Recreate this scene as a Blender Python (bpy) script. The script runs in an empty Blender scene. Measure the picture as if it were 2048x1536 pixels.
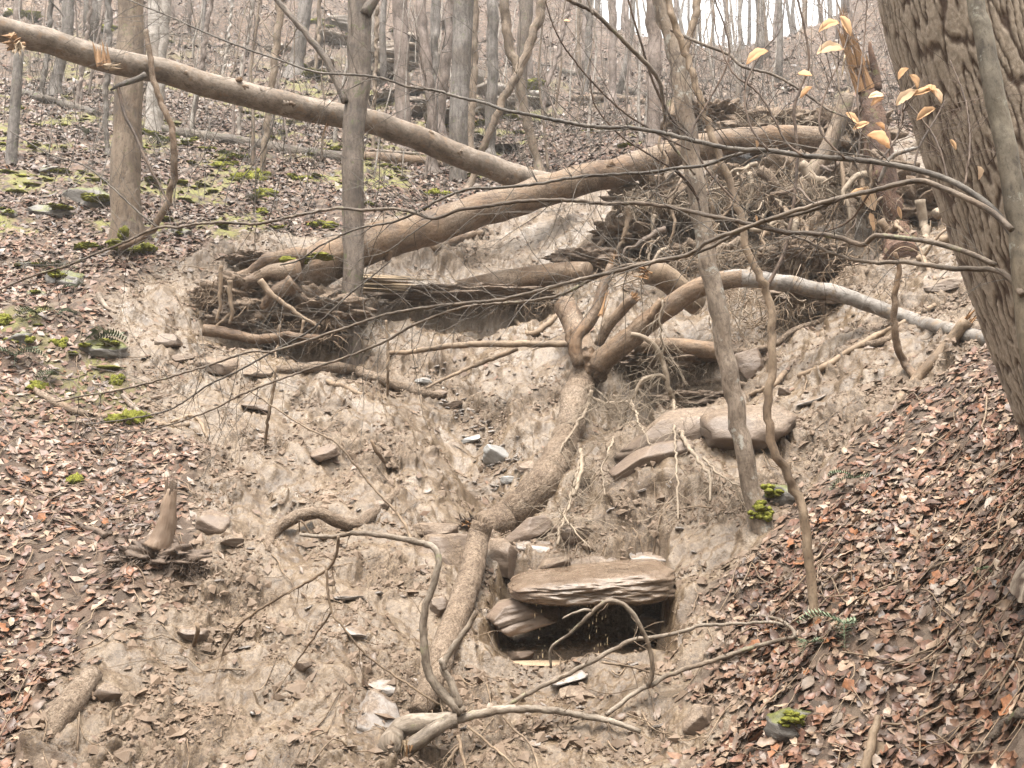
import bpy, math, random
import numpy as np
from mathutils import Vector, Matrix

scene = bpy.context.scene
R0 = random.Random(7)
NR = np.random.RandomState(11)

# ------------------------------------------------------------------ camera
PITCH = math.radians(8.0)
HFOV = math.radians(54.0)
FPX = 1024.0 / math.tan(HFOV / 2)
CAM = np.array([0.0, 0.0, 1.6])
cam_d = bpy.data.cameras.new('camera')
cam_o = bpy.data.objects.new('camera', cam_d)
scene.collection.objects.link(cam_o)
cam_o.location = CAM
cam_o.rotation_euler = (math.radians(90) + PITCH, 0, 0)
cam_d.sensor_width = 36.0
cam_d.lens = 18.0 / math.tan(HFOV / 2)
cam_d.clip_start = 0.05
cam_d.clip_end = 2000
scene.camera = cam_o

# ------------------------------------------------------------------ sky, sun, exposure
SUN_EL, SUN_AZ = math.radians(72), math.radians(195)      # azimuth measured from +Y, clockwise
world = bpy.data.worlds.new('World')
scene.world = world
world.use_nodes = True
wn, wl = world.node_tree.nodes, world.node_tree.links
wn.clear()
w_out = wn.new('ShaderNodeOutputWorld')
w_bg = wn.new('ShaderNodeBackground')
w_sky = wn.new('ShaderNodeTexSky')
w_sky.sky_type = 'NISHITA'
w_sky.sun_disc = False
w_sky.sun_elevation = SUN_EL
w_sky.sun_rotation = SUN_AZ
w_sky.air_density = 1.0
w_sky.dust_density = 4.0
w_sky.ozone_density = 1.0
w_hsv = wn.new('ShaderNodeHueSaturation')
w_hsv.inputs['Saturation'].default_value = 0.10
w_mul = wn.new('ShaderNodeMix')
w_mul.data_type = 'RGBA'
w_mul.blend_type = 'MULTIPLY'
w_mul.inputs['Factor'].default_value = 1.0
w_mul.inputs['B'].default_value = (1.0, 0.98, 0.93, 1)
wl.new(w_sky.outputs[0], w_hsv.inputs['Color'])
wl.new(w_hsv.outputs[0], w_mul.inputs['A'])
wl.new(w_mul.outputs['Result'], w_bg.inputs['Color'])
w_bg.inputs['Strength'].default_value = 0.10
wl.new(w_bg.outputs[0], w_out.inputs['Surface'])

sun_d = bpy.data.lights.new('sun', 'SUN')
sun_d.energy = 1.5
sun_d.angle = math.radians(28)
sun_d.color = (1.0, 0.95, 0.88)
sun_o = bpy.data.objects.new('sun', sun_d)
scene.collection.objects.link(sun_o)
_sd = Vector((math.sin(SUN_AZ) * math.cos(SUN_EL), math.cos(SUN_AZ) * math.cos(SUN_EL), math.sin(SUN_EL)))
sun_o.rotation_euler = _sd.to_track_quat('Z', 'Y').to_euler()
sun_o.location = (0, -10, 60)

scene.view_settings.view_transform = 'Standard'
scene.view_settings.look = 'None'
scene.view_settings.use_curve_mapping = False
scene.view_settings.gamma = 1.0
scene.view_settings.exposure = 2.78
scene.cycles.max_bounces = 6
scene.cycles.diffuse_bounces = 4
scene.cycles.glossy_bounces = 2
scene.cycles.transmission_bounces = 4
scene.cycles.volume_bounces = 1
scene.cycles.use_denoising = True
scene.cycles.denoising_prefilter = 'NONE'
scene.cycles.sample_clamp_indirect = 3.0

# ------------------------------------------------------------------ geometry helpers
CF = np.array([0, math.cos(PITCH), math.sin(PITCH)])
CU = np.array([0, -math.sin(PITCH), math.cos(PITCH)])
CR = np.array([1.0, 0, 0])


def P(u, v, d):
    """The place d metres ahead of where the photograph was taken, seen along the sight line (u, v)."""
    return CAM + d * (CF + (u - 1024) / FPX * CR - (v - 768) / FPX * CU)


def proj(p):
    q = np.asarray(p) - CAM
    d = q @ CF
    return 1024 + FPX * (q @ CR) / d, 768 - FPX * (q @ CU) / d, d


_PERM = np.random.RandomState(3).permutation(65536).astype(np.int64)


def _hash(ix, iy, iz):
    return _PERM[(_PERM[(_PERM[ix & 65535] + iy) & 65535] + iz) & 65535]


_G2 = np.stack([np.cos(np.arange(64) * 2 * np.pi / 64), np.sin(np.arange(64) * 2 * np.pi / 64)], 1)
_g = np.random.RandomState(5).normal(size=(256, 3))
_G3 = _g / np.linalg.norm(_g, axis=1, keepdims=True)


def noise2(x, y, seed=0):
    x = np.asarray(x, float); y = np.asarray(y, float)
    ix = np.floor(x).astype(np.int64); iy = np.floor(y).astype(np.int64)
    fx, fy = x - ix, y - iy
    ux, uy = fx * fx * fx * (fx * (fx * 6 - 15) + 10), fy * fy * fy * (fy * (fy * 6 - 15) + 10)
    r = 0
    for a in (0, 1):
        for b in (0, 1):
            g = _G2[_hash(ix + a, iy + b, np.int64(seed)) & 63]
            w = (ux if a else 1 - ux) * (uy if b else 1 - uy)
            r = r + w * (g[..., 0] * (fx - a) + g[..., 1] * (fy - b))
    return r * 1.5


def noise3(p, seed=0):
    p = np.asarray(p, float)
    i = np.floor(p).astype(np.int64)
    f = p - i
    u = f * f * (3 - 2 * f)
    r = 0
    for a in (0, 1):
        for b in (0, 1):
            for c in (0, 1):
                g = _G3[(_hash(i[..., 0] + a, i[..., 1] + b, i[..., 2] + c + seed * 131)) & 255]
                w = (u[..., 0] if a else 1 - u[..., 0]) * (u[..., 1] if b else 1 - u[..., 1]) * (u[..., 2] if c else 1 - u[..., 2])
                r = r + w * (g * (f - np.array([a, b, c]))).sum(-1)
    return r * 1.5


def fbm2(x, y, octv=4, seed=0, gain=0.5, lac=2.03):
    r, a = 0, 1.0
    for k in range(octv):
        r = r + a * noise2(x, y, seed + k * 17)
        x, y, a = x * lac + 3.1, y * lac - 1.7, a * gain
    return r


def fbm3(p, octv=3, seed=0, gain=0.5):
    r, a = 0, 1.0
    p = np.asarray(p, float)
    for k in range(octv):
        r = r + a * noise3(p, seed + k * 7)
        p, a = p * 2.03 + 1.3, a * gain
    return r


def worley2(x, y, seed=0):
    ix = np.floor(x).astype(np.int64); iy = np.floor(y).astype(np.int64)
    best = np.full(x.shape, 9.0); val = np.zeros(x.shape)
    for a in (-1, 0, 1):
        for b in (-1, 0, 1):
            h = _hash(ix + a, iy + b, np.int64(seed))
            px = ix + a + (h & 255) / 255.0
            py = iy + b + ((h >> 8) & 255) / 255.0
            d = (px - x) ** 2 + (py - y) ** 2
            m = d < best
            best = np.where(m, d, best)
            val = np.where(m, (_PERM[h & 65535] & 1023) / 1023.0, val)
    return np.sqrt(best), val


def sstep(a, b, x):
    t = np.clip((x - a) / (b - a), 0, 1)
    return t * t * (3 - 2 * t)


class Acc:
    """Collects vertices and faces of ONE mesh."""

    def __init__(s):
        s.V, s.Q, s.T, s.L, s.C, s.n = [], [], [], [], [], 0

    def add(s, V, quads=None, tris=None, lc=None, col=None):
        V = np.asarray(V, float)
        s.V.append(V)
        if quads is not None and len(quads):
            s.Q.append(np.asarray(quads, np.int64) + s.n)
        if tris is not None and len(tris):
            s.T.append(np.asarray(tris, np.int64) + s.n)
        s.L.append(V if lc is None else lc)
        s.C.append(np.ones((len(V), 3)) if col is None else (np.broadcast_to(np.asarray(col, float), (len(V), 3))))
        s.n += len(V)

    def mesh(s, name, origin=None, smooth=True, use_col=False):
        V = np.concatenate(s.V)
        if origin is not None:
            V = V - np.asarray(origin)
        Q = np.concatenate(s.Q) if s.Q else np.zeros((0, 4), np.int64)
        T = np.concatenate(s.T) if s.T else np.zeros((0, 3), np.int64)
        me = bpy.data.meshes.new(name)
        me.vertices.add(len(V))
        me.vertices.foreach_set('co', V.astype(np.float32).ravel())
        loops = np.concatenate([Q.ravel(), T.ravel()]).astype(np.int32)
        starts = np.concatenate([np.arange(len(Q)) * 4, len(Q) * 4 + np.arange(len(T)) * 3]).astype(np.int32)
        me.loops.add(len(loops))
        me.loops.foreach_set('vertex_index', loops)
        me.polygons.add(len(starts))
        me.polygons.foreach_set('loop_start', starts)
        me.polygons.foreach_set('use_smooth', np.full(len(starts), smooth, bool))
        me.update(calc_edges=True)
        a = me.attributes.new('lc', 'FLOAT_VECTOR', 'POINT')
        a.data.foreach_set('vector', np.concatenate(s.L).astype(np.float32).ravel())
        if use_col:
            c = np.concatenate(s.C)
            c = np.concatenate([c, np.ones((len(c), 1))], 1)
            a = me.attributes.new('col', 'FLOAT_COLOR', 'POINT')
            a.data.foreach_set('color', c.astype(np.float32).ravel())
        return me


def link(name, me, mat=None, parent=None, loc=(0, 0, 0)):
    o = bpy.data.objects.new(name, me)
    scene.collection.objects.link(o)
    if mat is not None and me is not None and not me.materials:
        me.materials.append(mat)
    if parent is not None:
        o.parent = parent
        # parts are modelled in world coordinates: keep them where they stand
        o.location = Vector(loc) - Vector(parent_world(parent))
    else:
        o.location = loc
    return o


def parent_world(o):
    v = Vector((0, 0, 0))
    while o is not None:
        v += o.location
        o = o.parent
    return v


def tag(o, label, cat, group=None):
    o['label'] = label
    o['category'] = cat
    if group:
        o['group'] = group
    return o


def kind(o, k):
    o['kind'] = k
    return o


def thing(name, label, cat, loc, group=None):
    o = bpy.data.objects.new(name, None)
    scene.collection.objects.link(o)
    o.location = Vector([float(c) for c in loc])
    o.empty_display_size = 0.1
    return tag(o, label, cat, group)


def part(acc, name, mat, parent, smooth=True, use_col=False):
    """One mesh part under a thing (acc is in world coordinates)."""
    org = parent_world(parent)
    o = link(name, acc.mesh(name, origin=org, smooth=smooth, use_col=use_col), mat)
    o.parent = parent
    return o


def solo(acc, name, mat, base, label=None, cat=None, group=None, smooth=True, use_col=False):
    """A thing that is one mesh."""
    base = np.asarray(base, float)
    o = link(name, acc.mesh(name, origin=base, smooth=smooth, use_col=use_col), mat, loc=base)
    if label:
        tag(o, label, cat, group)
    return o


def crom(pts, n):
    """Catmull-Rom resampling of rows (any width) to n rows evenly along the chord length."""
    P_ = np.asarray(pts, float)
    if len(P_) == 2:
        t = np.linspace(0, 1, n)[:, None]
        return P_[0] * (1 - t) + P_[1] * t
    ch = np.r_[0, np.cumsum(np.linalg.norm(np.diff(P_[:, :3], axis=0), axis=1) + 1e-9)]
    tt = np.linspace(0, ch[-1], n)
    k = np.clip(np.searchsorted(ch, tt, side='right') - 1, 0, len(P_) - 2)
    f = ((tt - ch[k]) / (ch[k + 1] - ch[k]))[:, None]
    ext = np.vstack([2 * P_[0] - P_[1], P_, 2 * P_[-1] - P_[-2]])
    p0, p1, p2, p3 = ext[k], ext[k + 1], ext[k + 2], ext[k + 3]
    return 0.5 * (2 * p1 + (p2 - p0) * f + (2 * p0 - 5 * p1 + 4 * p2 - p3) * f ** 2 + (3 * p1 - p0 - 3 * p2 + p3) * f ** 3)


def tube(acc, pts, rad, sides=8, seglen=None, n=None, rough=0.0, rscale=1.0, seed=0, wob=0.0, caps=True, col=None, knots=0.0):
    """A tapered, uneven limb along pts (k,3) with radii rad; returns the resampled (points, radii)."""
    pts = np.asarray(pts, float)
    rad = np.broadcast_to(np.asarray(rad, float), (len(pts),))
    L = np.linalg.norm(np.diff(pts, axis=0), axis=1).sum()
    if n is None:
        n = int(max(3, min(400, L / (seglen or max(0.03, 2.0 * rad.max()))) + 2))
    A = crom(np.c_[pts, rad], n)
    C, r = A[:, :3], np.maximum(A[:, 3], 1e-4)
    s = np.r_[0, np.cumsum(np.linalg.norm(np.diff(C, axis=0), axis=1))]
    if wob:
        w = np.stack([fbm2(s * rscale + 11 * k, np.full(n, seed * 3.7 + k), 3, seed=k) for k in range(3)], 1)
        w *= np.minimum(1, np.minimum(s, s[-1] - s) / max(1e-6, 0.15 * s[-1]))[:, None]
        C = C + w * wob
    T = np.gradient(C, axis=0)
    T /= np.linalg.norm(T, axis=1, keepdims=True) + 1e-12
    a = np.array([0, 0, 1.0]) if abs(T[0, 2]) < 0.9 else np.array([1.0, 0, 0])
    N = np.zeros_like(C)
    x = a - T[0] * (a @ T[0]); N[0] = x / np.linalg.norm(x)
    for i in range(1, n):
        x = N[i - 1] - T[i] * (N[i - 1] @ T[i])
        N[i] = x / (np.linalg.norm(x) + 1e-12)
    B = np.cross(T, N)
    th = np.arange(sides) * 2 * np.pi / sides
    cs, sn = np.cos(th), np.sin(th)
    rr = np.repeat(r[:, None], sides, 1)
    if rough or knots:
        q = np.stack([cs[None, :] * 0.9 + seed * 1.7 + 0 * s[:, None], sn[None, :] * 0.9 + 0 * s[:, None], 0 * cs[None, :] + s[:, None] * rscale], -1)
        if rough:
            rr = rr * (1 + rough * fbm3(q * 1.5, 3, seed))
        if knots:
            rr = rr * (1 + knots * np.maximum(0, noise3(q * np.array([1, 1, 2.2]), seed + 5) - 0.25) * 2)
    V = C[:, None] + rr[..., None] * (cs[None, :, None] * N[:, None] + sn[None, :, None] * B[:, None])
    lc = np.stack([rr * cs, rr * sn, np.repeat(s[:, None], sides, 1)], -1) + np.array([seed * 1.37 % 50, seed * 0.71 % 50, seed * 2.9 % 70])
    i = np.arange(n - 1)[:, None] * sides + np.arange(sides)[None]
    j = np.arange(n - 1)[:, None] * sides + (np.arange(sides)[None] + 1) % sides
    quads = np.stack([i, j, j + sides, i + sides], -1).reshape(-1, 4)
    V = V.reshape(-1, 3); lc = lc.reshape(-1, 3)
    tris = None
    if caps:
        k = np.arange(sides)
        m = n * sides
        V = np.vstack([V, C[0], C[-1]]); lc = np.vstack([lc, lc[0], lc[-1]])
        e = (n - 1) * sides
        tris = np.vstack([np.stack([(k + 1) % sides, k, np.full(sides, m)], 1), np.stack([e + k, e + (k + 1) % sides, np.full(sides, m + 1)], 1)])
    acc.add(V, quads, tris, lc, col)
    return C, r


def plen(pts):
    return np.linalg.norm(np.diff(np.asarray(pts, float), axis=0), axis=1).sum()
# ------------------------------------------------------------------ terrain
# control sights: (u, v, metres ahead); the slope's height over (x/y, ln y) is a thin plate spline through them
CTRL = """
0 1536 5.5|400 1536 5.6|800 1536 5.75|1100 1536 5.75|1500 1536 5.2|1800 1536 4.7|2048 1536 4.2|-300 1536 5.2|2350 1536 3.4
-300 1200 6.4|0 1200 6.8|300 1200 7.0|600 1200 7.15|850 1200 7.5|1000 1260 7.35|1100 1340 6.95|1400 1400 6.1|1400 1200 7.1|1700 1300 5.6|2048 1200 4.85|2350 1200 3.9
0 900 8.5|-300 900 7.8|300 900 8.9|550 900 9.3|700 1000 8.8|850 1000 9.0|1000 1000 9.2|1180 1010 9.0|1120 1110 8.3|1400 1000 8.4|1700 1100 6.5|1700 900 7.9|2048 900 6.1|2350 900 4.8
600 800 10.4|800 800 10.9|950 850 10.6|1100 850 10.5|1250 850 10.0|1450 850 9.6
0 700 10|-300 700 9.2|300 700 10.6|500 700 11.2|700 700 12.0|900 700 12.1|1100 700 12.0|1300 700 11.4|1500 720 11.0|1700 750 9.3|2048 700 7.7|2350 700 6.2
0 500 12.6|300 500 13.0|550 550 13.0|750 550 13.6|950 550 13.8|1150 540 13.5|1350 560 13.0|1600 560 12.2|1900 560 10.2|2200 560 8.5
550 480 14.2|850 480 14.4|1100 430 15.2|1300 440 14.4|1500 450 13.7|1700 450 13.0|1900 450 12.0|2200 450 10.2
-300 350 15|0 350 16|300 350 17|600 370 17|900 390 17|1100 355 17.6|1400 330 15.6|1700 340 15.0|1900 330 14.6|2300 330 13
-300 200 22|0 200 24|300 230 23.5|600 260 22.5|850 270 23|1100 270 24|1400 255 24|1650 250 24|1900 220 26|2300 200 24
0 100 33|300 100 34|600 140 32|850 170 31|1100 190 33|1400 185 34|1700 190 33|2000 130 38
0 0 45|300 0 46|600 30 46|850 70 46|1100 120 48|1400 132 48|1700 125 46|2000 40 52
-200 -200 70|300 -200 70|700 -190 70|1000 -120 72|1180 20 73|1250 98 73|1380 128 72|1540 128 72|1640 98 68|1730 -40 66|1850 -120 64|2200 -80 66
"""
_c = np.array([[float(t) for t in q.split()] for ln in CTRL.strip().split('\n') for q in ln.split('|')])
_p = np.array([P(*r) for r in _c])
CS, CL, CT = _p[:, 0] / _p[:, 1], np.log(_p[:, 1]), _p[:, 2] / _p[:, 1]
# beyond the ridge the ground falls away; towards the feet it levels out
_xs = [(s, math.log(100), t) for s, t in ((-0.7, 0.72), (-0.35, 0.62), (0.0, 0.46), (0.22, 0.36), (0.4, 0.45), (0.7, 0.6))]
_xs += [(s, math.log(3.0), t) for s, t in ((-1.0, 0.1), (-0.5, 0.02), (0, -0.02), (0.5, 0.1), (1.0, 0.35))]
_xs += [(s, math.log(y), t) for s, y, t in ((-1.5, 5, 0.35), (-1.5, 10, 0.55), (-1.4, 20, 0.7), (-1.2, 45, 0.75), (1.5, 5, 0.55), (1.5, 10, 0.7), (1.4, 20, 0.8), (1.2, 45, 0.8))]
_xs = np.array(_xs)
CS, CL, CT = np.r_[CS, _xs[:, 0]], np.r_[CL, _xs[:, 1]], np.r_[CT, _xs[:, 2]]
CL2 = 0.42


def _tps_k(r2):
    return np.where(r2 > 0, r2 * np.log(r2 + 1e-12), 0)


_n = len(CS)
_K = _tps_k((CS[:, None] - CS[None]) ** 2 + CL2 ** 2 * (CL[:, None] - CL[None]) ** 2) + 0.0015 * np.eye(_n)
_Pm = np.c_[np.ones(_n), CS, CL]
_A = np.block([[_K, _Pm], [_Pm.T, np.zeros((3, 3))]])
_w = np.linalg.solve(_A, np.r_[CT, 0, 0, 0])


def tps(s, l):
    out = _w[_n] + _w[_n + 1] * s + _w[_n + 2] * l
    for k in range(_n):
        out = out + _w[k] * _tps_k((s - CS[k]) ** 2 + CL2 ** 2 * (l - CL[k]) ** 2)
    return out


SC = np.r_[np.linspace(-1.5, -0.66, 50), np.linspace(-0.65, 0.65, 1150), np.linspace(0.66, 1.5, 50)]
_steps = np.r_[np.full(84, 0.0060), np.full(500, 0.00216), np.full(201, 0.0030), np.full(114, 0.0115), np.full(30, 0.024)]
LR = math.log(3.0) + np.r_[0, np.cumsum(_steps)]
# coarse evaluation of the spline, refined bilinearly (it is smooth)
_sc = np.linspace(-1.5, 1.5, 160); _lr = np.linspace(LR[0], LR[-1], 150)
_coarse = tps(*np.meshgrid(_sc, _lr))
SS, LL = np.meshgrid(SC, LR)                       # rows: distance, columns: bearing


def _bil(grid, sc, lr, s, l):
    fi = np.interp(s, sc, np.arange(len(sc))); fj = np.interp(l, lr, np.arange(len(lr)))
    i = np.minimum(fi.astype(int), len(sc) - 2); j = np.minimum(fj.astype(int), len(lr) - 2)
    a, b = fi - i, fj - j
    return (grid[j, i] * (1 - a) + grid[j, i + 1] * a) * (1 - b) + (grid[j + 1, i] * (1 - a) + grid[j + 1, i + 1] * a) * b


GY = np.exp(LL)
GX = SS * GY
GZ = GY * _bil(_coarse, _sc, _lr, SS, LL)


def H(x, y):
    """Height of the ground at (x, y)."""
    x = np.asarray(x, float); y = np.maximum(np.asarray(y, float), 3.001)
    return _bil(GZ, SC, LR, x / y, np.log(y))


_DS = np.geomspace(3.2, 110, 500)


def G(u, v, lift=0.0, dd=0.0):
    """Where the sight line (u, v) meets the ground (moved dd metres along the sight, lifted)."""
    pts = CAM + _DS[:, None] * (CF + (u - 1024) / FPX * CR - (v - 768) / FPX * CU)[None]
    b = pts[:, 2] < H(pts[:, 0], pts[:, 1])
    k = int(np.argmax(b)) if b.any() else len(_DS) - 1
    lo, hi = _DS[max(0, k - 1)], _DS[k]
    for _ in range(14):
        m = 0.5 * (lo + hi); q = P(u, v, m)
        if q[2] < H(q[0], q[1]): hi = m
        else: lo = m
    q = P(u, v, 0.5 * (lo + hi) + dd)
    q[2] += lift
    return q


def GD(u, v):
    return float((G(u, v) - CAM) @ CF)


# where the landslide left bare mud: an outline on the ground
MUD_PX = [(40, 1560), (60, 1490), (130, 1385), (200, 1310), (290, 1230), (370, 1150), (400, 1080), (385, 1010), (410, 950), (375, 885), (300, 830), (262, 760), (215, 690), (205, 620), (250, 565), (330, 535), (430, 500), (520, 470),
          (640, 470), (800, 440), (900, 425), (1000, 405), (1100, 392), (1220, 350), (1380, 300), (1600, 262), (1800, 262), (1880, 300), (1910, 400), (1950, 520), (1990, 620), (1975, 680), (1890, 745), (1805, 812), (1712, 878), (1662, 950),
          (1600, 1030), (1535, 1095), (1468, 1155), (1425, 1220), (1432, 1290), (1410, 1370), (1455, 1440), (1415, 1500), (1420, 1560)]
MUD_XY = np.array([G(u, min(v, 1530) if v < 1540 else v)[:2] for u, v in MUD_PX])


def poly_sd(x, y, poly):
    """Signed distance to a closed outline (positive inside)."""
    best = np.full(x.shape, 1e9); inside = np.zeros(x.shape, bool)
    n = len(poly)
    for k in range(n):
        ax, ay = poly[k]; bx, by = poly[(k + 1) % n]
        ex, ey = bx - ax, by - ay
        t = np.clip(((x - ax) * ex + (y - ay) * ey) / (ex * ex + ey * ey + 1e-12), 0, 1)
        best = np.minimum(best, (x - ax - t * ex) ** 2 + (y - ay - t * ey) ** 2)
        c = ((ay > y) != (by > y)) & (x < ex * (y - ay) / (ey + 1e-12) + ax)
        inside ^= c
    d = np.sqrt(best)
    return np.where(inside, d, -d)


_near = LR < math.log(24)
_sd = np.full(GX.shape, -9.0)
_sd[_near] = poly_sd(GX[_near], GY[_near], MUD_XY)
_sd += 0.16 * fbm2(GX * 1.6, GY * 1.6, 4, seed=21)
MUD = sstep(-0.22, 0.26, _sd)


def mud_at(x, y):
    return _bil(MUD, SC, LR, np.asarray(x) / np.asarray(y), np.log(np.asarray(y)))


def bump(u, v, ru, rv, dz, p=2.0, at=None):
    """Raise (or sink) the ground round the spot seen at (u, v); ru, rv are the half extents in metres across and along."""
    c = G(u, v) if at is None else np.asarray(at)
    q = ((GX - c[0]) / ru) ** 2 + ((GY - c[1]) / rv) ** 2
    return dz * np.exp(-q ** (p / 2))


# --- larger forms of the slide
HOLE = G(1150, 1300)
HL_Z = None
_d = np.zeros_like(GZ)
PATCHN = sstep(-0.05, 0.45, fbm2(GX * 0.9 + 5, GY * 0.9, 3, seed=31))
_d += bump(1390, 950, 0.6, 0.6, 0.12) + bump(760, 930, 0.6, 0.6, 0.12)
_d += bump(640, 780, 0.9, 0.5, 0.16) + bump(700, 870, 0.7, 0.6, 0.14)
_d += bump(860, 740, 0.5, 0.7, -0.30) + bump(930, 850, 0.42, 0.7, -0.36) + bump(990, 940, 0.40, 0.6, -0.38) + bump(1030, 1000, 0.32, 0.4, -0.26)
_d += bump(1330, 960, 0.5, 0.8, 0.22) + bump(1260, 1040, 0.3, 0.4, 0.12) + bump(800, 1000, 0.5, 0.6, 0.14)
_d += bump(1050, 850, 0.5, 0.6, 0.12)
_d += bump(560, 590, 0.8, 0.45, 0.15) + bump(560, 690, 1.0, 0.28, -0.28)
_d += bump(150, 1420, 0.35, 0.30, 0.10) + bump(110, 1480, 0.3, 0.3, 0.12)
_d += bump(1330, 800, 0.7, 0.4, -0.14) + bump(1330, 748, 0.75, 0.34, -0.60, p=4) + bump(1250, 800, 0.5, 0.4, -0.2)
_d += bump(640, 690, 0.7, 0.3, -0.2) + bump(900, 615, 1.3, 0.28, -0.42, p=4) + bump(1080, 600, 0.6, 0.28, -0.4, p=4)
# dark hollows under the torn-up roots
_d += bump(1400, 470, 1.2, 0.4, -0.55) + bump(1680, 500, 0.9, 0.4, -0.6) + bump(1500, 355, 0.9, 0.3, -0.45)
GZ = GZ + _d
# --- relief
yfade = 1 / (1 + (GY / 30) ** 2)
mudrel = 0.13 * fbm2(GX * 1.3, GY * 1.3, 3, seed=2) + 0.052 * fbm2(GX * 4.1, GY * 4.6, 3, seed=3, gain=0.5)
w1, wv1 = worley2(GX * 6.5 + 0.6 * noise2(GX * 5, GY * 5), GY * 5.2 + 0.6 * noise2(GX * 5 + 9, GY * 5), 4)
w2, wv2 = worley2(GX * 17 + 0.7 * noise2(GX * 14, GY * 14), GY * 13 + 0.7 * noise2(GX * 14 + 9, GY * 14), 8)
patch = PATCHN                                         # cloddy against slick patches
mudrel += (0.25 + 0.75 * patch) * (0.060 * np.maximum(0, 0.62 - w1) * (wv1 > 0.35) + 0.028 * np.maximum(0, 0.6 - w2) * (wv2 > 0.3))
mudrel += (0.22 + 0.78 * patch) * 0.0135 * fbm2(GX * 19 + 1.2 * noise2(GX * 6, GY * 6, 70), GY * 17, 3, seed=6, gain=0.7)
# little slumped ledges, broken along the contours
_t = GZ * 3.4 + 1.1 * fbm2(GX * 1.1, GY * 1.1, 3, seed=61) + 0.35 * fbm2(GX * 6, GY * 6, 2, seed=62)
_fr = _t - np.floor(_t)
_saw = np.where(_fr < 0.86, _fr / 0.86, (1 - _fr) / 0.14)
mudrel += 0.090 * (_saw - 0.5) * sstep(0.0, 0.3, fbm2(GX * 1.7 + 4, GY * 1.7, 3, seed=63))
_t = GZ * 8.5 + 1.5 * fbm2(GX * 2.6, GY * 2.6, 3, seed=64)
_fr = _t - np.floor(_t)
_saw = np.where(_fr < 0.82, _fr / 0.82, (1 - _fr) / 0.18)
mudrel += 0.045 * (_saw - 0.5) * sstep(0.0, 0.3, fbm2(GX * 2.9 + 4, GY * 2.9, 3, seed=65))
leafrel = 0.10 * fbm2(GX * 0.9, GY * 0.9, 4, seed=12) + 0.035 * fbm2(GX * 5, GY * 5, 3, seed=13)
far = sstep(18, 40, GY)
leafrel = leafrel * (1 + 3 * far) + far * 0.9 * fbm2(GX * 0.16, GY * 0.16, 3, seed=15)
# runnels down either flank towards the gully
_ax = np.tanh((GX - 0.02 * GY) / 0.7)
_ac = np.where(_ax < 0, 0.86 * GX + 0.5 * GY, 0.82 * GX - 0.57 * GY)
_al = np.where(_ax < 0, -0.5 * GX + 0.86 * GY, 0.57 * GX + 0.82 * GY)
STREAK = fbm2(_ac * 3.6 + 1.3 * noise2(GX * 1.4, GY * 1.4, 81) + 0.4 * noise2(GX * 5, GY * 5, 83), _al * 1.1, 4, seed=82, gain=0.5)
mudrel = mudrel * (0.55 + 0.45 * patch) + 0.028 * STREAK * (1 - 0.5 * patch)
mudrel = mudrel * 1.1 * sstep(30, 22, GY) + 0.0
REL = MUD * mudrel
GZ0 = GZ
GZ = GZ + REL * 1.15 + (1 - MUD) * leafrel + 0.05 * (1 - MUD) * sstep(-0.6, 0.0, _sd) * (GY < 20)

# --- the hollow under the overhanging slab: a level floor cut back into the slope
_hc = P(1165, 1265, 7.25)
_fl = P(1150, 1322, 7.0)
ang = math.radians(-4)
_lx = (GX - _hc[0]) * math.cos(ang) + (GY - _hc[1]) * math.sin(ang)
_ly = -(GX - _hc[0]) * math.sin(ang) + (GY - _hc[1]) * math.cos(ang)
_m = sstep(0.72, 0.56, np.abs(_lx - 0.02 * _ly + 0.02) + 0.07 * fbm2(GX * 5, GY * 5, 2, seed=41)) * sstep(-0.75, -0.35, _ly) * sstep(0.92, 0.80, _ly)
_floor = _fl[2] + 0.05 * (_ly + 0.2) + 0.02 * fbm2(GX * 8, GY * 8, 3, seed=42)
GZ = np.where(_m > 0, GZ * (1 - _m) + np.minimum(GZ, _floor) * _m, GZ)
_e2 = np.sqrt(((GX - _fl[0] - 0.03) / 0.62) ** 2 + ((GY - _fl[1] - 0.13) / 0.24) ** 2) + 0.12 * fbm2(GX * 5, GY * 5, 2, seed=46)
_m2 = sstep(1.25, 0.85, _e2)
GZ = GZ * (1 - _m2) + (_fl[2] - 0.075 + 0.02 * fbm2(GX * 8, GY * 8, 3, seed=44)) * _m2 + 0.09 * np.exp(-((_e2 - 1.2) / 0.2) ** 2) * (GY < _fl[1] + 0.13)
REL = REL * (1 - np.maximum(_m, _m2))
# lumps stand out square to the slope
_gy, _gx = np.gradient(GZ0)
_dy = np.gradient(GY)[0]; _dxc = np.gradient(GX, axis=1)
_zx = _gx / _dxc
_zy = (_gy - _zx * np.gradient(GX, axis=0)) / _dy
_nl = np.sqrt(1 + _zx ** 2 + _zy ** 2)
MX = GX - REL * _zx / _nl
MY = GY - REL * _zy / _nl
MZ = GZ - REL * 1.15 + REL / _nl
# ------------------------------------------------------------------ materials
K = 0.42      # darkens the colours written below, so bounced light fills the shadows less


def nmat(name):
    m = bpy.data.materials.new(name)
    m.use_nodes = True
    nt = m.node_tree
    b = nt.nodes['Principled BSDF']
    return m, nt, b


def setcol(nt, b, c, k=None):
    nt.links.new(mixc(nt, 1.0, c, tuple([k or K] * 3), 'MULTIPLY'), b.inputs['Base Color'])



def N(nt, t, **kw):
    n = nt.nodes.new(t)
    for k, v in kw.items():
        setattr(n, k, v)
    return n


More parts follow.
